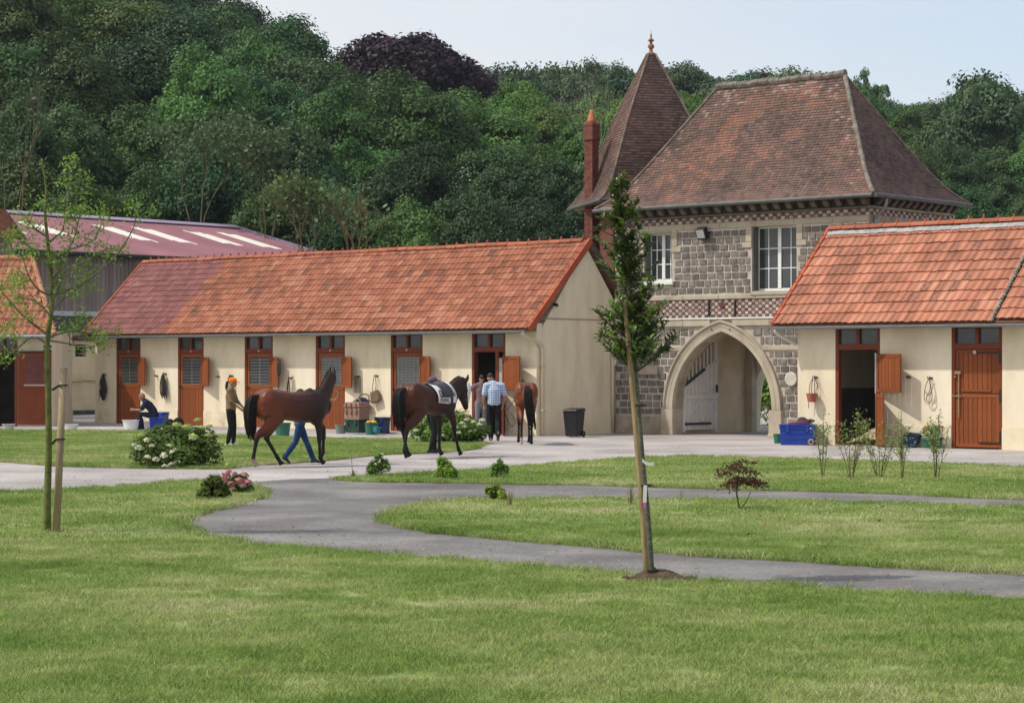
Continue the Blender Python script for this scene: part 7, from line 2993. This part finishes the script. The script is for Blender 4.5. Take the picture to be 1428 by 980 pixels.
# blue and white plaid
PLAID = D.materials.new('blue_plaid')
PLAID.use_nodes = True
t_ = PLAID.node_tree
p_ = t_.nodes['Principled BSDF']
p_.inputs['Roughness'].default_value = .9
tc_ = t_.nodes.new('ShaderNodeTexCoord')
sep = t_.nodes.new('ShaderNodeSeparateXYZ')
t_.links.new(tc_.outputs['Object'], sep.inputs[0])
acc = None
for ax, fr in (('Z', 95.0), ('Y', 105.0)):
    mu = t_.nodes.new('ShaderNodeMath'); mu.operation = 'MULTIPLY'; mu.inputs[1].default_value = fr
    si = t_.nodes.new('ShaderNodeMath'); si.operation = 'SINE'
    mr_ = t_.nodes.new('ShaderNodeMapRange'); mr_.inputs['From Min'].default_value = -.3; mr_.inputs['From Max'].default_value = .6; mr_.inputs['To Max'].default_value = .5
    t_.links.new(sep.outputs[ax], mu.inputs[0]); t_.links.new(mu.outputs[0], si.inputs[0]); t_.links.new(si.outputs[0], mr_.inputs['Value'])
    if acc is None: acc = mr_.outputs[0]
    else:
        ad = t_.nodes.new('ShaderNodeMath'); ad.operation = 'ADD'
        t_.links.new(acc, ad.inputs[0]); t_.links.new(mr_.outputs[0], ad.inputs[1]); acc = ad.outputs[0]
cr = t_.nodes.new('ShaderNodeValToRGB')
cr.color_ramp.elements[0].color = (.62, .68, .78, 1)
cr.color_ramp.elements[1].color = (.15, .26, .52, 1)
t_.links.new(acc, cr.inputs[0])
t_.links.new(cr.outputs[0], p_.inputs['Base Color'])

# girl with the orange cap
p = G(322, 623)
P2 = person('person in orange cap, tan top and black trousers standing on the left lawn', p, R(-6), 1.68,
            dict(ell=(.10, .20, 1.15), wrl=(.30, .10, .98), elr=(.06, -.21, 1.13), wrr=(.28, -.10, .95), knl=(.06, .09, .50), anl=(.04, .09, .085), knr=(.02, -.09, .50), anr=(-.06, -.09, .085), head=(.05, 0, 1.60), neck=(.0, 0, 1.45), pitch=R(8), curl=.9),
            C_TAN, C_BLK, S_WHT, HB, sleeve=1.35, cap=C_ORG, pony=True, cuff=.03, skin=(.40, .21, .14))
clo = MB()
clo.ball((0, 0, 0), .05, .04, .06, 8, 6).ball((.03, .0, -.06), .03, .04, .05, 8, 6)
o = link('folded_cloth', organic('folded_cloth', clo, M('white_cloth', [(0.62, 0.62, 0.62), (0.72, 0.72, 0.72)], .9, 8), .012, 2))
tag(o, 'white cloth held in the hands of the person in the orange cap', 'cloth')
o.matrix_world = P2.matrix_basis @ Matrix.Translation(Vector((.38, -.01, .90)))
# groom behind the first horse
p = G(418, 647)
P3 = person('person in blue jeans and grey top walking behind the unsaddled bay horse', p, R(12), 1.51,
            dict(knl=(.16, .09, .52), anl=(.33, .09, .09), knr=(-.10, -.09, .52), anr=(-.36, -.08, .16), tor=(.12, 0, -.12), ell=(.10, .24, 1.14), wrl=(.32, .22, 1.12), elr=(-.06, -.24, 1.16), wrr=(.14, -.22, 1.12)),
            C_GRY, C_JEAN, S_BLK, HB, sleeve=1.8, cuff=.05, hairlen=1)
# rider's groom behind the second horse
p = G(601, 634)
p.y += .62
P4 = person('person in mauve cap and dark riding boots standing behind the saddled horse', p, R(30), 1.73,
            dict(knl=(.10, .10, .51), anl=(.12, .10, .085), knr=(.02, -.10, .50), anr=(-.10, -.10, .085), ell=(.16, .22, 1.16), wrl=(.36, .14, 1.28), elr=(.10, -.22, 1.15), wrr=(.30, -.16, 1.25)),
            C_MAUV, C_BLK, S_BLK, HK, sleeve=1.6, cap=C_PUR, cuff=.02)
# boots
for s, (kx, kz) in (('l', (.10, .51)), ('r', (.02, .50))):
    pass
# man in the plaid shirt
p = G(689, 615)
P5 = person('person in blue plaid short-sleeved shirt and black trousers walking away leading a horse', p, R(94), 1.80,
            dict(shl=(0, .20, 1.40), shr=(0, -.20, 1.40), ell=(-.02, .26, 1.13), wrl=(.05, .25, .89), elr=(.04, -.27, 1.14), wrr=(.15, -.24, .92), head=(.07, .09, 1.575), neck=(.02, .03, 1.45), pitch=R(14), knl=(.06, .09, .50), anl=(.0, .08, .085), knr=(-.02, -.09, .52), anr=(-.22, -.09, .16), tor=(.10, 0, -.13)),
            PLAID, C_BLK, S_TAN, HK, sleeve=.8, belly=.02, cuff=.07)
# person by the doorway
p = G(671, 606.5)
P6 = person('person in mauve T-shirt and grey jeans reaching left by the open stable door', p, R(105), 1.72,
            dict(ell=(.08, .42, 1.22), wrl=(.12, .66, 1.28), head=(.05, -.03, 1.60), curl=.7, knl=(.03, .10, .5)),
            C_MAUV, C_GJ, S_WHT, HK, sleeve=.6, cuff=.07)
# seated man
p = G(203, 600)
P1 = person('bald person in navy polo shirt sitting on a blue box and leaning on the knees', (p.x + .12, p.y + .2, 0), R(186), 1.72,
            dict(pelvis=(-.12, 0, .45), waist=(-.08, 0, .60), chest=(.06, 0, .77), neck=(.17, 0, .90), head=(.26, 0, 1.02), shl=(.13, .19, .86), shr=(.13, -.19, .86), ell=(.28, .21, .62), wrl=(.50, .10, .64), elr=(.30, -.21, .60), wrr=(.52, -.08, .62),
                 hil=(-.10, .10, .45), hir=(-.10, -.10, .45), knl=(.33, .17, .50), knr=(.33, -.17, .50), anl=(.30, .16, .085), anr=(.27, -.16, .085), pitch=R(22), curl=.9),
            C_NAVY, C_NAVY, S_BLK, HK, bald=True, sleeve=.75, cuff=.08, skin=(.30, .15, .10))

# ropes
ROPE = M('pale_rope', [(0.42, 0.36, 0.26), (0.52, 0.46, 0.35)], .9, 20)
hw_ = P5.matrix_basis @ Vector((.19, -.25, .86))
hn_ = H3.matrix_basis @ Vector((.52, .20, 1.18))
mb = MB().tube(catmull([hw_, hw_.lerp(hn_, .4) + Vector((0, 0, -.12)), hw_.lerp(hn_, .8) + Vector((0, 0, -.05)), hn_], 5), .010, 5).tube(catmull([hw_, hw_ + Vector((.10, -.02, -.25)), hw_ + Vector((.22, -.02, -.48)), hw_ + Vector((.32, 0, -.34)), hw_ + Vector((.2, 0, -.12))], 4), .010, 5)
tag(mb.build('lead_rope', LEATH), 'dark lead rope looping between the plaid-shirted person and the horse seen from behind', 'rope')
a_ = H1.matrix_basis @ Vector((.86, .48, 1.58))
mb = MB().tube(catmull([a_, AT(470, 545, a_.y), AT(467, 557, a_.y), AT(458, 556, a_.y), AT(452, 560, a_.y + .3)], 5), .011, 5)
tag(mb.build('lead_rope', ROPE), 'pale lead rope hanging from the head of the unsaddled bay horse', 'rope')
# towel over the groom's arm by the head of the saddled horse
mb = MB()
tw = AT(652, 548, 48.0)
mb.tube([tw + Vector((0, 0, .22)), tw + Vector((.01, 0, .05)), tw + Vector((-.03, 0, -.22))], [(.055, .02), (.075, .022), (.06, .02)], 8, side=(1, 0, 0), round_caps=True)
tag(mb.build('towel', MATS['white_cloth'], smooth=True), 'white towel hanging beside the lowered head of the saddled horse', 'towel')

# ---------------------------------------------------------------- yard clutter
def put(name, label, cat, loc, rot=0.0, group=None):
    return thing(name, label, cat, loc, (0, 0, rot), group)


def bucket(label, loc, r, h, mat, taper=.78, handle=True, fill=None, name='bucket', cat='bucket', group=None):
    t = put(name, label, cat, loc, rnd.random() * 3, group)
    MB().lathe([(r * taper * .96, 0), (r * taper, .01), (r * .98, h - .02), (r * 1.06, h - .015), (r * 1.06, h), (r * .95, h), (r * .93, h - .03), (r * taper * .95, .02), (0, .02)], 18).build('tub', mat, t, smooth=False)
    if handle:
        MB().tube([(r * 1.03 * math.cos(a), .02, h - .03 + .55 * r * math.sin(a) * -.6) for a in [PI * k / 8 for k in range(9)]], .006, 5).build('handle', STEEL, t)
    if fill:
        MB().lathe([(r * .9, h * .72), (r * .5, h * .75), (0, h * .76)], 14).build('contents', fill, t)
    return t


PLW = M('white_plastic', [(0.66, 0.66, 0.66), (0.74, 0.74, 0.74)], .4, 4)
PLG = M('green_plastic', [(0.025, 0.13, 0.085), (0.04, 0.17, 0.11)], .45, 4)
PLDG = M('dark_green_plastic', [(0.012, 0.04, 0.028), (0.022, 0.06, 0.04)], .5, 4)
PLB = M('blue_plastic', [(0.012, 0.045, 0.30), (0.02, 0.065, 0.38)], .4, 3, bump=.1)
PLDB = M('navy_plastic', [(0.012, 0.025, 0.09), (0.02, 0.04, 0.13)], .45, 3)
PLK = M('black_plastic', [(0.010, 0.010, 0.011), (0.022, 0.022, 0.023)], .4, 5, bump=.1)
k45 = lambda y: y / FPX
p = G(183, 600)
bucket('white bucket standing left of the seated person', p, .27, .32, PLW, fill=M('suds', [(0.55, 0.56, 0.58), (.7, .7, .72)], .6, 12))
p = G(205, 598.5)
bucket('white bucket between the feet of the seated person and the blue box', p, .25, .26, PLW)
p = G(99, 600)
bucket('low white tub on the ground behind the leaning round stake', p, .22, .19, PLW, handle=False, name='tub', cat='tub')
p = G(12, 599)
bucket('pale grey tub at the sill of the dark doorway at far left', p, .20, .18, M('grey_plastic', [(0.42, 0.40, 0.39), (.52, .5, .48)], .5, 5), handle=False, name='tub', cat='tub')
p = G(394, 607.5)
bucket('green bucket on the footway behind the legs of the unsaddled horse', p, .24, .37, PLG)
p = G(475, 604.5)
bucket('small white-rimmed bucket left of the dark green chest', p, .17, .26, M('grey_green_plastic', [(0.16, 0.2, 0.17), (.24, .28, .24)], .5, 5), handle=False)
p = G(518, 606)
t = bucket('green bucket holding yellow sponges right of the dark green chest', p, .20, .34, PLG)
SPG = M('yellow_sponge', [(0.62, 0.36, 0.04), (0.75, 0.5, 0.1)], .95, 20, bump=.5)
for dx, dy, wh in ((-.07, -.05, 'left'), (.08, -.03, 'right'), (.02, .08, 'rear')):
    o = tag(MB().ball((0, 0, 0), .085, .065, .05, 9, 6).build('sponge', SPG, None, smooth=True), 'yellow sponge at the %s of the heap on the green bucket' % wh, 'sponge', 'yellow sponges in the green bucket')
    o.location = Vector((p.x + dx, p.y + dy, .36))
p = G(1085, 618)
bucket('small green bucket by the right pier of the archway', p, .125, .24, PLG)


def crate(name, label, cat, loc, w, d, h, mat, lid=None, rot=ANG, bev=.012):
    t = put(name, label, cat, loc, rot)
    mb = MB()
    # tapered body
    q = .94
    mb.add([(-w / 2 * q, -d / 2 * q, 0), (w / 2 * q, -d / 2 * q, 0), (w / 2 * q, d / 2 * q, 0), (-w / 2 * q, d / 2 * q, 0), (-w / 2, -d / 2, h), (w / 2, -d / 2, h), (w / 2, d / 2, h), (-w / 2, d / 2, h)],
           [(0, 3, 2, 1), (4, 5, 6, 7), (0, 1, 5, 4), (1, 2, 6, 5), (2, 3, 7, 6), (3, 0, 4, 7)])
    mb.build('body', mat, t, bevel=bev)
    MB().box(-w / 2 - .02, w / 2 + .02, -d / 2 - .02, d / 2 + .02, h - .055, h - .02).build('rim', mat, t, bevel=.006)
    if lid:
        MB().box(-w / 2 - .025, w / 2 + .025, -d / 2 - .025, d / 2 + .025, h + .001, h + .05).build('lid', lid, t, bevel=.015)
    for sg in (-1, 1):
        MB().box(sg * w * .28 - .04, sg * w * .28 + .04, -d / 2 - .035, -d / 2 - .005, h - .14, h + .01).build('clasp', mat, t, bevel=.004)
    return t


# blue trunk with wheels by the right stable
p = G(1113, 620)
t = crate('wheeled_trunk', 'blue plastic trunk with wheels standing before the right stable wall', 'trunk', (p.x, p.y, .0), .88, .50, .47, PLB, PLB, rot=R(-12))
for sg in (-1, 1):
    w = MB().lathe([(.0, -.025), (.07, -.025), (.08, -.015), (.08, .015), (.07, .025), (0, .025)], 16).build('wheel', M('tan_rubber', [(0.28, 0.22, 0.17), (.36, .3, .24)], .8, 6), t)
    w.matrix_local = Matrix.Translation(Vector((.34, sg * .26, .085))) @ Matrix.Rotation(PI / 2, 4, 'X')
    h_ = MB().lathe([(0, -.03), (.03, -.03), (.03, .03), (0, .03)], 10).build('hub', PLK, w)
MB().box(-.36, .30, -.262, -.252, .17, .19).box(-.36, .30, -.262, -.252, .30, .32).build('rib', PLB, t, bevel=.004)
mb = MB()
for x, y, z, a, b, c in ((-.02, 0, .53, .30, .16, .035), (.12, 0, .57, .24, .15, .045), (.05, .02, .63, .12, .10, .06), (.22, 0, .60, .16, .12, .04)):
    mb.ball((x, y, z), a, b, c, 10, 6)
cl1 = link('folded_rug', organic('folded_rug', mb, cloth_mat('dark_plum_cloth', [(0.045, 0.035, 0.045), (0.09, 0.06, 0.075)]), .016, 2))
tag(cl1, 'dark grey folded rug lying on top of the blue wheeled trunk', 'rug')
cl1.matrix_world = t.matrix_basis @ Matrix.Translation(Vector((.05, 0, .01)))
mb = MB().ball((-.10, -.05, .53), .18, .16, .025, 10, 5).ball((.16, -.08, .545), .22, .14, .022, 10, 5)
cl2 = link('magenta_cloth', organic('magenta_cloth', mb, cloth_mat('magenta_cloth', [(0.22, 0.015, 0.06), (0.32, 0.03, 0.10)]), .014, 2))
tag(cl2, 'magenta cloth spread under the dark rug on the blue trunk', 'cloth')
cl2.matrix_world = t.matrix_basis @ Matrix.Translation(Vector((.0, 0, .003)))
p = G(1141, 617)
crate('grey_crate', 'dark grey plastic crate behind the right end of the blue trunk', 'crate', (p.x, p.y + .25, 0), .30, .4, .5, M('slate_plastic', [(0.06, 0.07, 0.075), (.1, .11, .11)], .5, 4), rot=R(-12))
# wheelie bin by the gable
p = G(801, 609.5)
t = put('wheelie_bin', 'black wheeled bin standing against the shaded gable wall', 'bin', p, R(-30))
t.scale = (.82, .82, .90)
mb = MB().add([(-.22, -.24, .03), (.22, -.24, .03), (.22, .2, .03), (-.22, .2, .03), (-.27, -.33, .80), (.27, -.33, .80), (.27, .27, .80), (-.27, .27, .80)], [(0, 3, 2, 1), (4, 5, 6, 7), (0, 1, 5, 4), (1, 2, 6, 5), (2, 3, 7, 6), (3, 0, 4, 7)])
mb.build('body', PLK, t, bevel=.02)
MB().add([(-.29, -.37, .805), (.29, -.37, .805), (.29, .30, .805), (-.29, .30, .805), (-.26, -.34, .86), (.26, -.34, .86), (.26, .27, .90), (-.26, .27, .90)], [(0, 3, 2, 1), (4, 5, 6, 7), (0, 1, 5, 4), (1, 2, 6, 5), (2, 3, 7, 6), (3, 0, 4, 7)]).build('lid', PLK, t, bevel=.015)
MB().tube([(-.24, .33, .82), (.24, .33, .82)], .018, 7).build('handle', PLK, t)
for sg in (-1, 1):
    w = MB().lathe([(0, -.025), (.09, -.025), (.1, 0), (.09, .025), (0, .025)], 14).build('wheel', PLK, t)
    w.matrix_local = Matrix.Translation(Vector((sg * .25, .20, .10))) @ Matrix.Rotation(PI / 2, 4, 'Y')
# group by the fourth door
p = G(497, 605)
gl_ = crate('green_chest', 'dark green plastic chest under the wicker trunk', 'chest', (p.x, p.y + .18, .035), .58, .42, .34, PLDG, PLDG)
WICK = M('wicker', [(0.22, 0.12, 0.085), (0.34, 0.20, 0.15), (0.42, 0.27, 0.21)], .9, 20, bump=.6, bscale=40)
wk = put('wicker_trunk', 'pinkish brown wicker trunk with leather straps on the green chest', 'trunk', (p.x, p.y + .18, .42), ANG)
mb = MB()
for r in range(7):
    s = .30 + .006 * (r % 2)
    mb.box(-s, s, -.21 - .006 * (r % 2), .21 + .006 * (r % 2), r * .052 + .002, r * .052 + .05)
mb.build('body', WICK, wk, bevel=.01)
mb = MB()
for r in range(3):
    s = .33 - .012 * r
    mb.box(-s, s, -.235 + .01 * r, .235 - .01 * r, .366 + r * .046, .366 + r * .046 + .044)
mb.build('lid', WICK, wk, bevel=.01)
for x in (-.2, 0, .2):
    MB().box(x - .018, x + .018, -.25, -.236, .12, .47).build('strap', M('strap_leather', [(0.10, 0.035, 0.028), (.16, .06, .045)], .6, 6), wk, bevel=.003)
    MB().box(x - .03, x + .03, -.258, -.252, .24, .29).build('buckle', BRASS, wk)
MB().tube(catmull([(-.14, .0, .50), (-.12, 0, .57), (0, 0, .60), (.12, 0, .57), (.14, 0, .50)], 4), .013, 6).build('handle', WICK, wk)
# folding chair with navy jacket behind
u_, _z = FU(0, 512, 590)
ch = put('camp_chair', 'black tubular chair frame behind the wicker trunk', 'chair', S(u_, -.28, .035), ANG)
mb = MB()
for sg in (-1, 1):
    mb.tube([(sg * .22, -.18, 0), (sg * .22, -.14, .45), (sg * .21, .12, .48)], .014, 6).tube([(sg * .21, .18, 0), (sg * .21, .12, .48), (sg * .20, .16, .98)], .014, 6)
mb.tube(catmull([(-.20, .16, .98), (-.17, .16, 1.06), (0, .16, 1.09), (.17, .16, 1.06), (.20, .16, .98)], 4), .016, 6)
mb.build('frame', DARKMETAL, ch)
MB().box(-.2, .2, -.15, .13, .455, .47).build('seat', C_NAVY, ch, bevel=.004)
mb = MB()
for x, y, z, a, b, c in ((-.05, .10, .88, .26, .10, .12), (-.22, .02, .82, .14, .09, .08), (.14, .1, .68, .12, .09, .26), (.05, .08, .75, .2, .08, .16)):
    mb.ball((x, y, z), a, b, c, 10, 7)
jk = link('jacket', organic('jacket', mb, C_NAVY, .02, 2))
tag(jk, 'navy jacket slung over the chair behind the wicker trunk', 'jacket')
jk.matrix_world = ch.matrix_basis @ Matrix.Translation(Vector((0, 0, 0)))
p = G(532, 605)
crate('navy_box', 'navy plastic box leaning by the door jamb right of the green bucket', 'box', (p.x + .02, p.y + .22, .035), .34, .3, .40, PLDB, PLDB)
p = G(526, 606.5)
crate('teal_box', 'small teal tub tucked between green bucket and navy box', 'tub', (p.x, p.y + .05, .035), .14, .14, .2, M('teal_plastic', [(0.02, 0.16, 0.19), (.03, .2, .24)], .45, 4))
# blue boxes under and beside the seated man
p = G(210, 599)
crate('blue_box', 'blue plastic box the seated person sits on', 'box', (P1.location.x + .18, P1.location.y + .02, 0), .40, .36, .36, PLB, PLB, rot=R(5))
p = G(222, 597)
crate('blue_box', 'tall blue plastic box right of the seated person', 'box', (p.x + .02, p.y + .25, .0), .36, .36, .46, PLB, PLB, rot=R(-20))
p = G(240, 598)
mb = MB()
for x, y, z, a, b, c in ((-.12, 0, .16, .13, .12, .16), (.14, .02, .18, .18, .12, .18), (.04, -.04, .08, .2, .14, .08)):
    mb.ball((x, y, z), a, b, c, 10, 7)
o = link('black_bag', organic('black_bag', mb, C_BLK, .02, 2))
tag(o, 'slumped black bag against the wall right of the tall blue box', 'bag')
o.location = (p.x, p.y + .35, 0)
mb = MB().ball((0, 0, .05), .2, .1, .05, 8, 5).ball((.2, 0, .04), .13, .09, .04, 8, 5)
o = link('white_rag', organic('white_rag', mb, MATS['white_cloth'], .014, 2))
tag(o, 'white rag lying on the ground before the black bag', 'cloth')
o.location = G(232, 600)
# things on the ground right of the open doorway
p = S(FU(V0, 1281, 620)[0], V0 - .42)
mb = MB().lathe([(.0, -.10), (.17, -.10), (.20, .0), (.19, .02), (.15, -.06), (.0, -.07)], 18)
o = tag(mb.build('blue_dish', PLDB, smooth=True), 'blue plastic dish tipped on its side against the right stable wall', 'dish')
o.matrix_world = Matrix.Translation(Vector((p.x, p.y, .19))) @ Matrix.Rotation(R(10), 4, 'Z') @ Matrix.Rotation(R(75), 4, 'X')
mb = MB()
for x, y, z, a, b, c in ((0, 0, .20, .22, .14, .17), (-.14, .02, .12, .16, .14, .12), (.1, 0, .28, .14, .1, .08)):
    mb.ball((x, y, z), a, b, c, 10, 7)
o = link('dark_bag', organic('dark_bag', mb, cloth_mat('slate_cloth', [(0.03, 0.035, 0.05), (0.06, 0.065, 0.085)]), .02, 2))
tag(o, 'slate grey kit bag behind the tipped blue dish', 'bag')
o.location = S(FU(V0, 1277, 620)[0], V0 - .18)
TER = M('terracotta', [(0.34, 0.11, 0.055), (0.44, 0.16, 0.085)], .85, 8)


def flower_pot(label, loc, r, h, mat, plant, petal, seed):
    t = put('flower_pot', label, 'flower pot', loc)
    MB().lathe([(r * .7, 0), (r * .98, h * .82), (r * 1.1, h * .84), (r * 1.1, h), (r * .95, h), (r * .9, h - .03), (0, h - .03)], 16).build('pot', mat, t)
    ng = np.random.default_rng(seed)
    n = 240
    P = sph(n, ng) * np.array([r * 1.3, r * 1.3, .16]) * ng.uniform(.4, 1, n)[:, None] + np.array([0, 0, h + .14])
    v, f = leaf_faces(P, sph(n, ng) + np.array([0, 0, .5]), .06, .45, ng)
    link('foliage', mesh_np('foliage', v, f, plant, ng.random(n)), t)
    m = bloom_mesh('flower', petal, .04, seed)
    for k in range(5):
        o = link('flower', m, t)
        o.location = (ng.uniform(-1, 1) * r, -r * .6 + ng.uniform(-.05, .05), h + .2 + ng.uniform(0, .12))


p = S(FU(V0, 1301, 620)[0], V0 - .25)
flower_pot('green pot with orange flowers left of the closed chestnut door', (p.x, p.y, 0), .15, .24, PLG, G_BRT, M('orange_petals', [(0.55, 0.16, 0.02), (.7, .25, .05)], .7, 8), 5)
p = S(FU(V0, 1314, 620)[0], V0 - .25)
flower_pot('dark pot with small red flowers nearest the closed chestnut door', (p.x, p.y, 0), .13, .26, PLDG, G_SAP, M('red_petals', [(0.3, 0.06, 0.04), (.42, .1, .07)], .7, 8), 6)

# hanging things on the walls
def hung(name, label, cat, px, py, v):
    u, z = FU(v, px, py)
    t = thing(name, label, cat, S(u, v - .0, z), ROT)
    wall_hook(u, z, v).build('hook', DARKMETAL, t)
    return t


def straps(t, loops, mat, r=.012):
    mb = MB()
    for pts in loops:
        mb.tube(catmull([Vector(p) for p in pts], 4), r, 5)
    return mb.build('straps', mat, t, smooth=True)


BRN = M('brown_leather', [(0.045, 0.025, 0.016), (0.085, 0.05, 0.032)], .5, 8)
# dark rug on the leftmost pier
t = hung('hanging_rug', 'dark rug hanging from a hook at the left end of the long stable', 'rug', 147, 522, 0)
mb = MB()
for x, y, z, a, b, c in ((0, -.10, -.08, .07, .05, .12), (.0, -.11, -.30, .14, .06, .22), (.05, -.11, -.50, .16, .06, .22), (-.06, -.11, -.60, .10, .05, .2), (.02, -.11, -.75, .10, .05, .14)):
    mb.ball((x, y, z), a, b, c, 10, 7)
link('rug', organic('rug', mb, cloth_mat('black_rug', [(0.018, 0.014, 0.016), (0.05, 0.04, 0.04)]), .016, 2), t)
MB().tube(catmull([(-.03, -.17, -.05), (-.08, -.19, -.4), (-.13, -.16, -.92)], 4), .010, 5).tube(catmull([(.04, -.17, -.02), (.06, -.19, -.35), (-.05, -.18, -.7)], 4), .009, 5).build('cord', BRN, t)
# bridles
t = hung('hanging_bridle', 'black bridle with many straps hanging between the first two doors', 'bridle', 231, 521, 0)
lp_ = []
for k in range(9):
    a = -.16 + .04 * k
    lp_.append([(0, -.1, .02), (a * .6, -.11 - .005 * (k % 3), -.12), (a, -.11, -.42), (a * .9 + .03, -.11, -.70 - .06 * (k % 3)), (a * .5 + .05, -.10, -.5), (0, -.1, -.1)])
straps(t, lp_[:6], BRN)
straps(t, lp_[4:], LEATH)
t = hung('hanging_bridle', 'black looped strap hanging on the wall just above the orange cap', 'bridle', 324, 524, 0)
straps(t, [[(-.03, -.1, 0), (-.09, -.1, -.18), (-.1, -.1, -.45)], [(.03, -.1, 0), (.09, -.1, -.18), (.1, -.1, -.42)], [(0, -.1, .03), (.05, -.12, -.12), (.07, -.11, -.35)]], LEATH, .02)
t = hung('hanging_bridle', 'dark bridle hanging off the edge of the third hatch', 'bridle', 391, 502, -.30)
straps(t, [[(0, -.06, 0), (-.06, -.07, -.2), (-.03, -.07, -.5), (.05, -.07, -.3), (0, -.06, 0)], [(.02, -.06, 0), (.08, -.07, -.25), (.05, -.07, -.48), (-.02, -.08, -.3), (0, -.06, -.05)], [(0, -.06, 0), (.02, -.08, -.4), (.0, -.07, -.9)]], LEATH, .018)
t = hung('hanging_bridle', 'narrow dark bridle on a wall hook above the head of the person in jeans', 'bridle', 406, 527, 0)
straps(t, [[(0, -.1, 0), (-.07, -.1, -.25), (-.09, -.1, -.6)], [(0, -.1, 0), (.05, -.11, -.25), (.06, -.1, -.6)], [(.02, -.1, 0), (-.02, -.12, -.3), (.01, -.11, -.55)]], BRN, .014)
t = hung('hanging_straps', 'thin brown straps hanging in the shadow of the fourth hatch', 'straps', 500, 525, 0)
straps(t, [[(-.12 + .05 * k, -.06, 0), (-.115 + .05 * k, -.06, -.25), (-.13 + .055 * k, -.06, -.5)] for k in range(6)], BRN, .009)
t = hung('hanging_bag', 'brown canvas bag hanging by long straps above the navy box', 'bag', 526, 524, 0)
straps(t, [[(-.03, -.1, 0), (-.08, -.1, -.25), (-.10, -.1, -.48)], [(.02, -.1, 0), (.05, -.1, -.25), (.03, -.1, -.42)]], BRN, .010)
mb = MB().prism([(-.19, -.16, -.50), (.13, -.16, -.40), (.26, -.16, -.74), (-.12, -.16, -.84)], (0, .12, 0))
mb.build('bag', cloth_mat('brown_canvas', [(0.15, 0.095, 0.06), (0.22, 0.15, 0.10)]), t, bevel=.035)
t = hung('hanging_pot', 'terracotta pot hung in leather straps on the wall left of the open doorway', 'hanging pot', 1138, 526, V0)
straps(t, [[(-.02, -.1, 0), (-.11, -.12, -.2), (-.13, -.12, -.48), (-.145, -.12, -.78)], [(-.02, -.1, 0), (-.05, -.12, -.2), (-.06, -.12, -.42)], [(.02, -.1, 0), (.04, -.12, -.2), (.03, -.12, -.42)], [(.03, -.1, 0), (.10, -.12, -.15), (.15, -.12, -.27)]], LEATH, .009)
MB().lathe([(.10, -.62), (.125, -.5), (.135, -.44), (.145, -.43), (.145, -.40), (.12, -.40), (.11, -.45), (0, -.46)], 16, cx=-.02, cy=-.17).build('pot', TER, t)
t = hung('hanging_bridle', 'light leather bridle hanging on the wall left of the closed door', 'bridle', 1298, 527, V0)
straps(t, [[(0, -.1, 0), (-.10, -.1, -.25), (-.12, -.1, -.5), (-.02, -.1, -.62), (.09, -.1, -.5), (.06, -.1, -.2), (0, -.1, 0)], [(0, -.1, 0), (.05, -.11, -.25), (-.06, -.11, -.5), (.05, -.11, -.6)], [(-.08, -.11, -.32), (.0, -.12, -.42), (.08, -.11, -.32)]], M('tan_leather', [(0.16, 0.12, 0.08), (.26, .21, .15)], .6, 8), .011)
# pale bedding in the open doorway
u_, _z = FU(V0, 1200, 620)
STRW = M('pale_shavings', [(0.50, 0.38, 0.20), (0.68, 0.56, 0.35), (0.76, 0.66, 0.46)], .95, 18, 5)
ng = np.random.default_rng(44)
n = 2600
P = np.column_stack([ng.uniform(-.62, .62, n), ng.uniform(0.1, 1.6, n), np.zeros(n)])
P[:, 2] = np.maximum(.01, .40 * np.exp(-((P[:, 0] - .1) / .5) ** 2) * np.exp(-((P[:, 1] - .7) / .6) ** 2)) + ng.uniform(0, .03, n)
v, f = leaf_faces(P, np.tile([0, -.4, 1.0], (n, 1)), .085, .45, ng, tilt=.5)
o = link('bedding', mesh_np('bedding', v, f, STRW))
tag(o, 'pale wood shavings heaped inside the open doorway', 'bedding', kind='stuff')
o.location = S(u_, V0 + .1, .02)
o.rotation_euler = ROT
# hook rails and rings left empty on the walls
for px, py, v, w in ((219, 524, 0, 'first'), (305, 525, 0, 'second'), (1268, 526, V0, 'open')):
    u, z = FU(v, px, py)
    t = thing('wall_hook', 'empty iron hook on the wall beside the %s' % {'first': 'first hatch from the left', 'second': 'second hatch from the left', 'open': 'hatch of the open doorway'}[w], 'hook', S(u, v, z), ROT)
    wall_hook(u, z, v).build('hook', DARKMETAL, t)
lamp = thing('wall_lamp', 'small dark lamp under the verge of the shaded gable', 'lamp', S(.03, .75, 3.72), ROT)
MB().box(0, .06, -.06, .06, -.04, .04).ball((.09, 0, -.02), .05, .06, .05, 8, 5).build('housing', DARKMETAL, lamp)

# ---------------------------------------------------------------- thin summer haze
hz = D.materials.new('haze_air')
hz.use_nodes = True
t = hz.node_tree
t.nodes.clear()
ho = _n(t, 'ShaderNodeOutputMaterial')
pv = _n(t, 'ShaderNodeVolumePrincipled')
pv.inputs['Color'].default_value = (0.80, 0.88, 1.0, 1)
pv.inputs['Density'].default_value = 0.00014
t.links.new(pv.outputs[0], ho.inputs['Volume'])
hb = MB().box(-1600, 1600, -260, 3100, -1.1, 75)
o = tag(hb.build('haze', hz), kind='stuff')
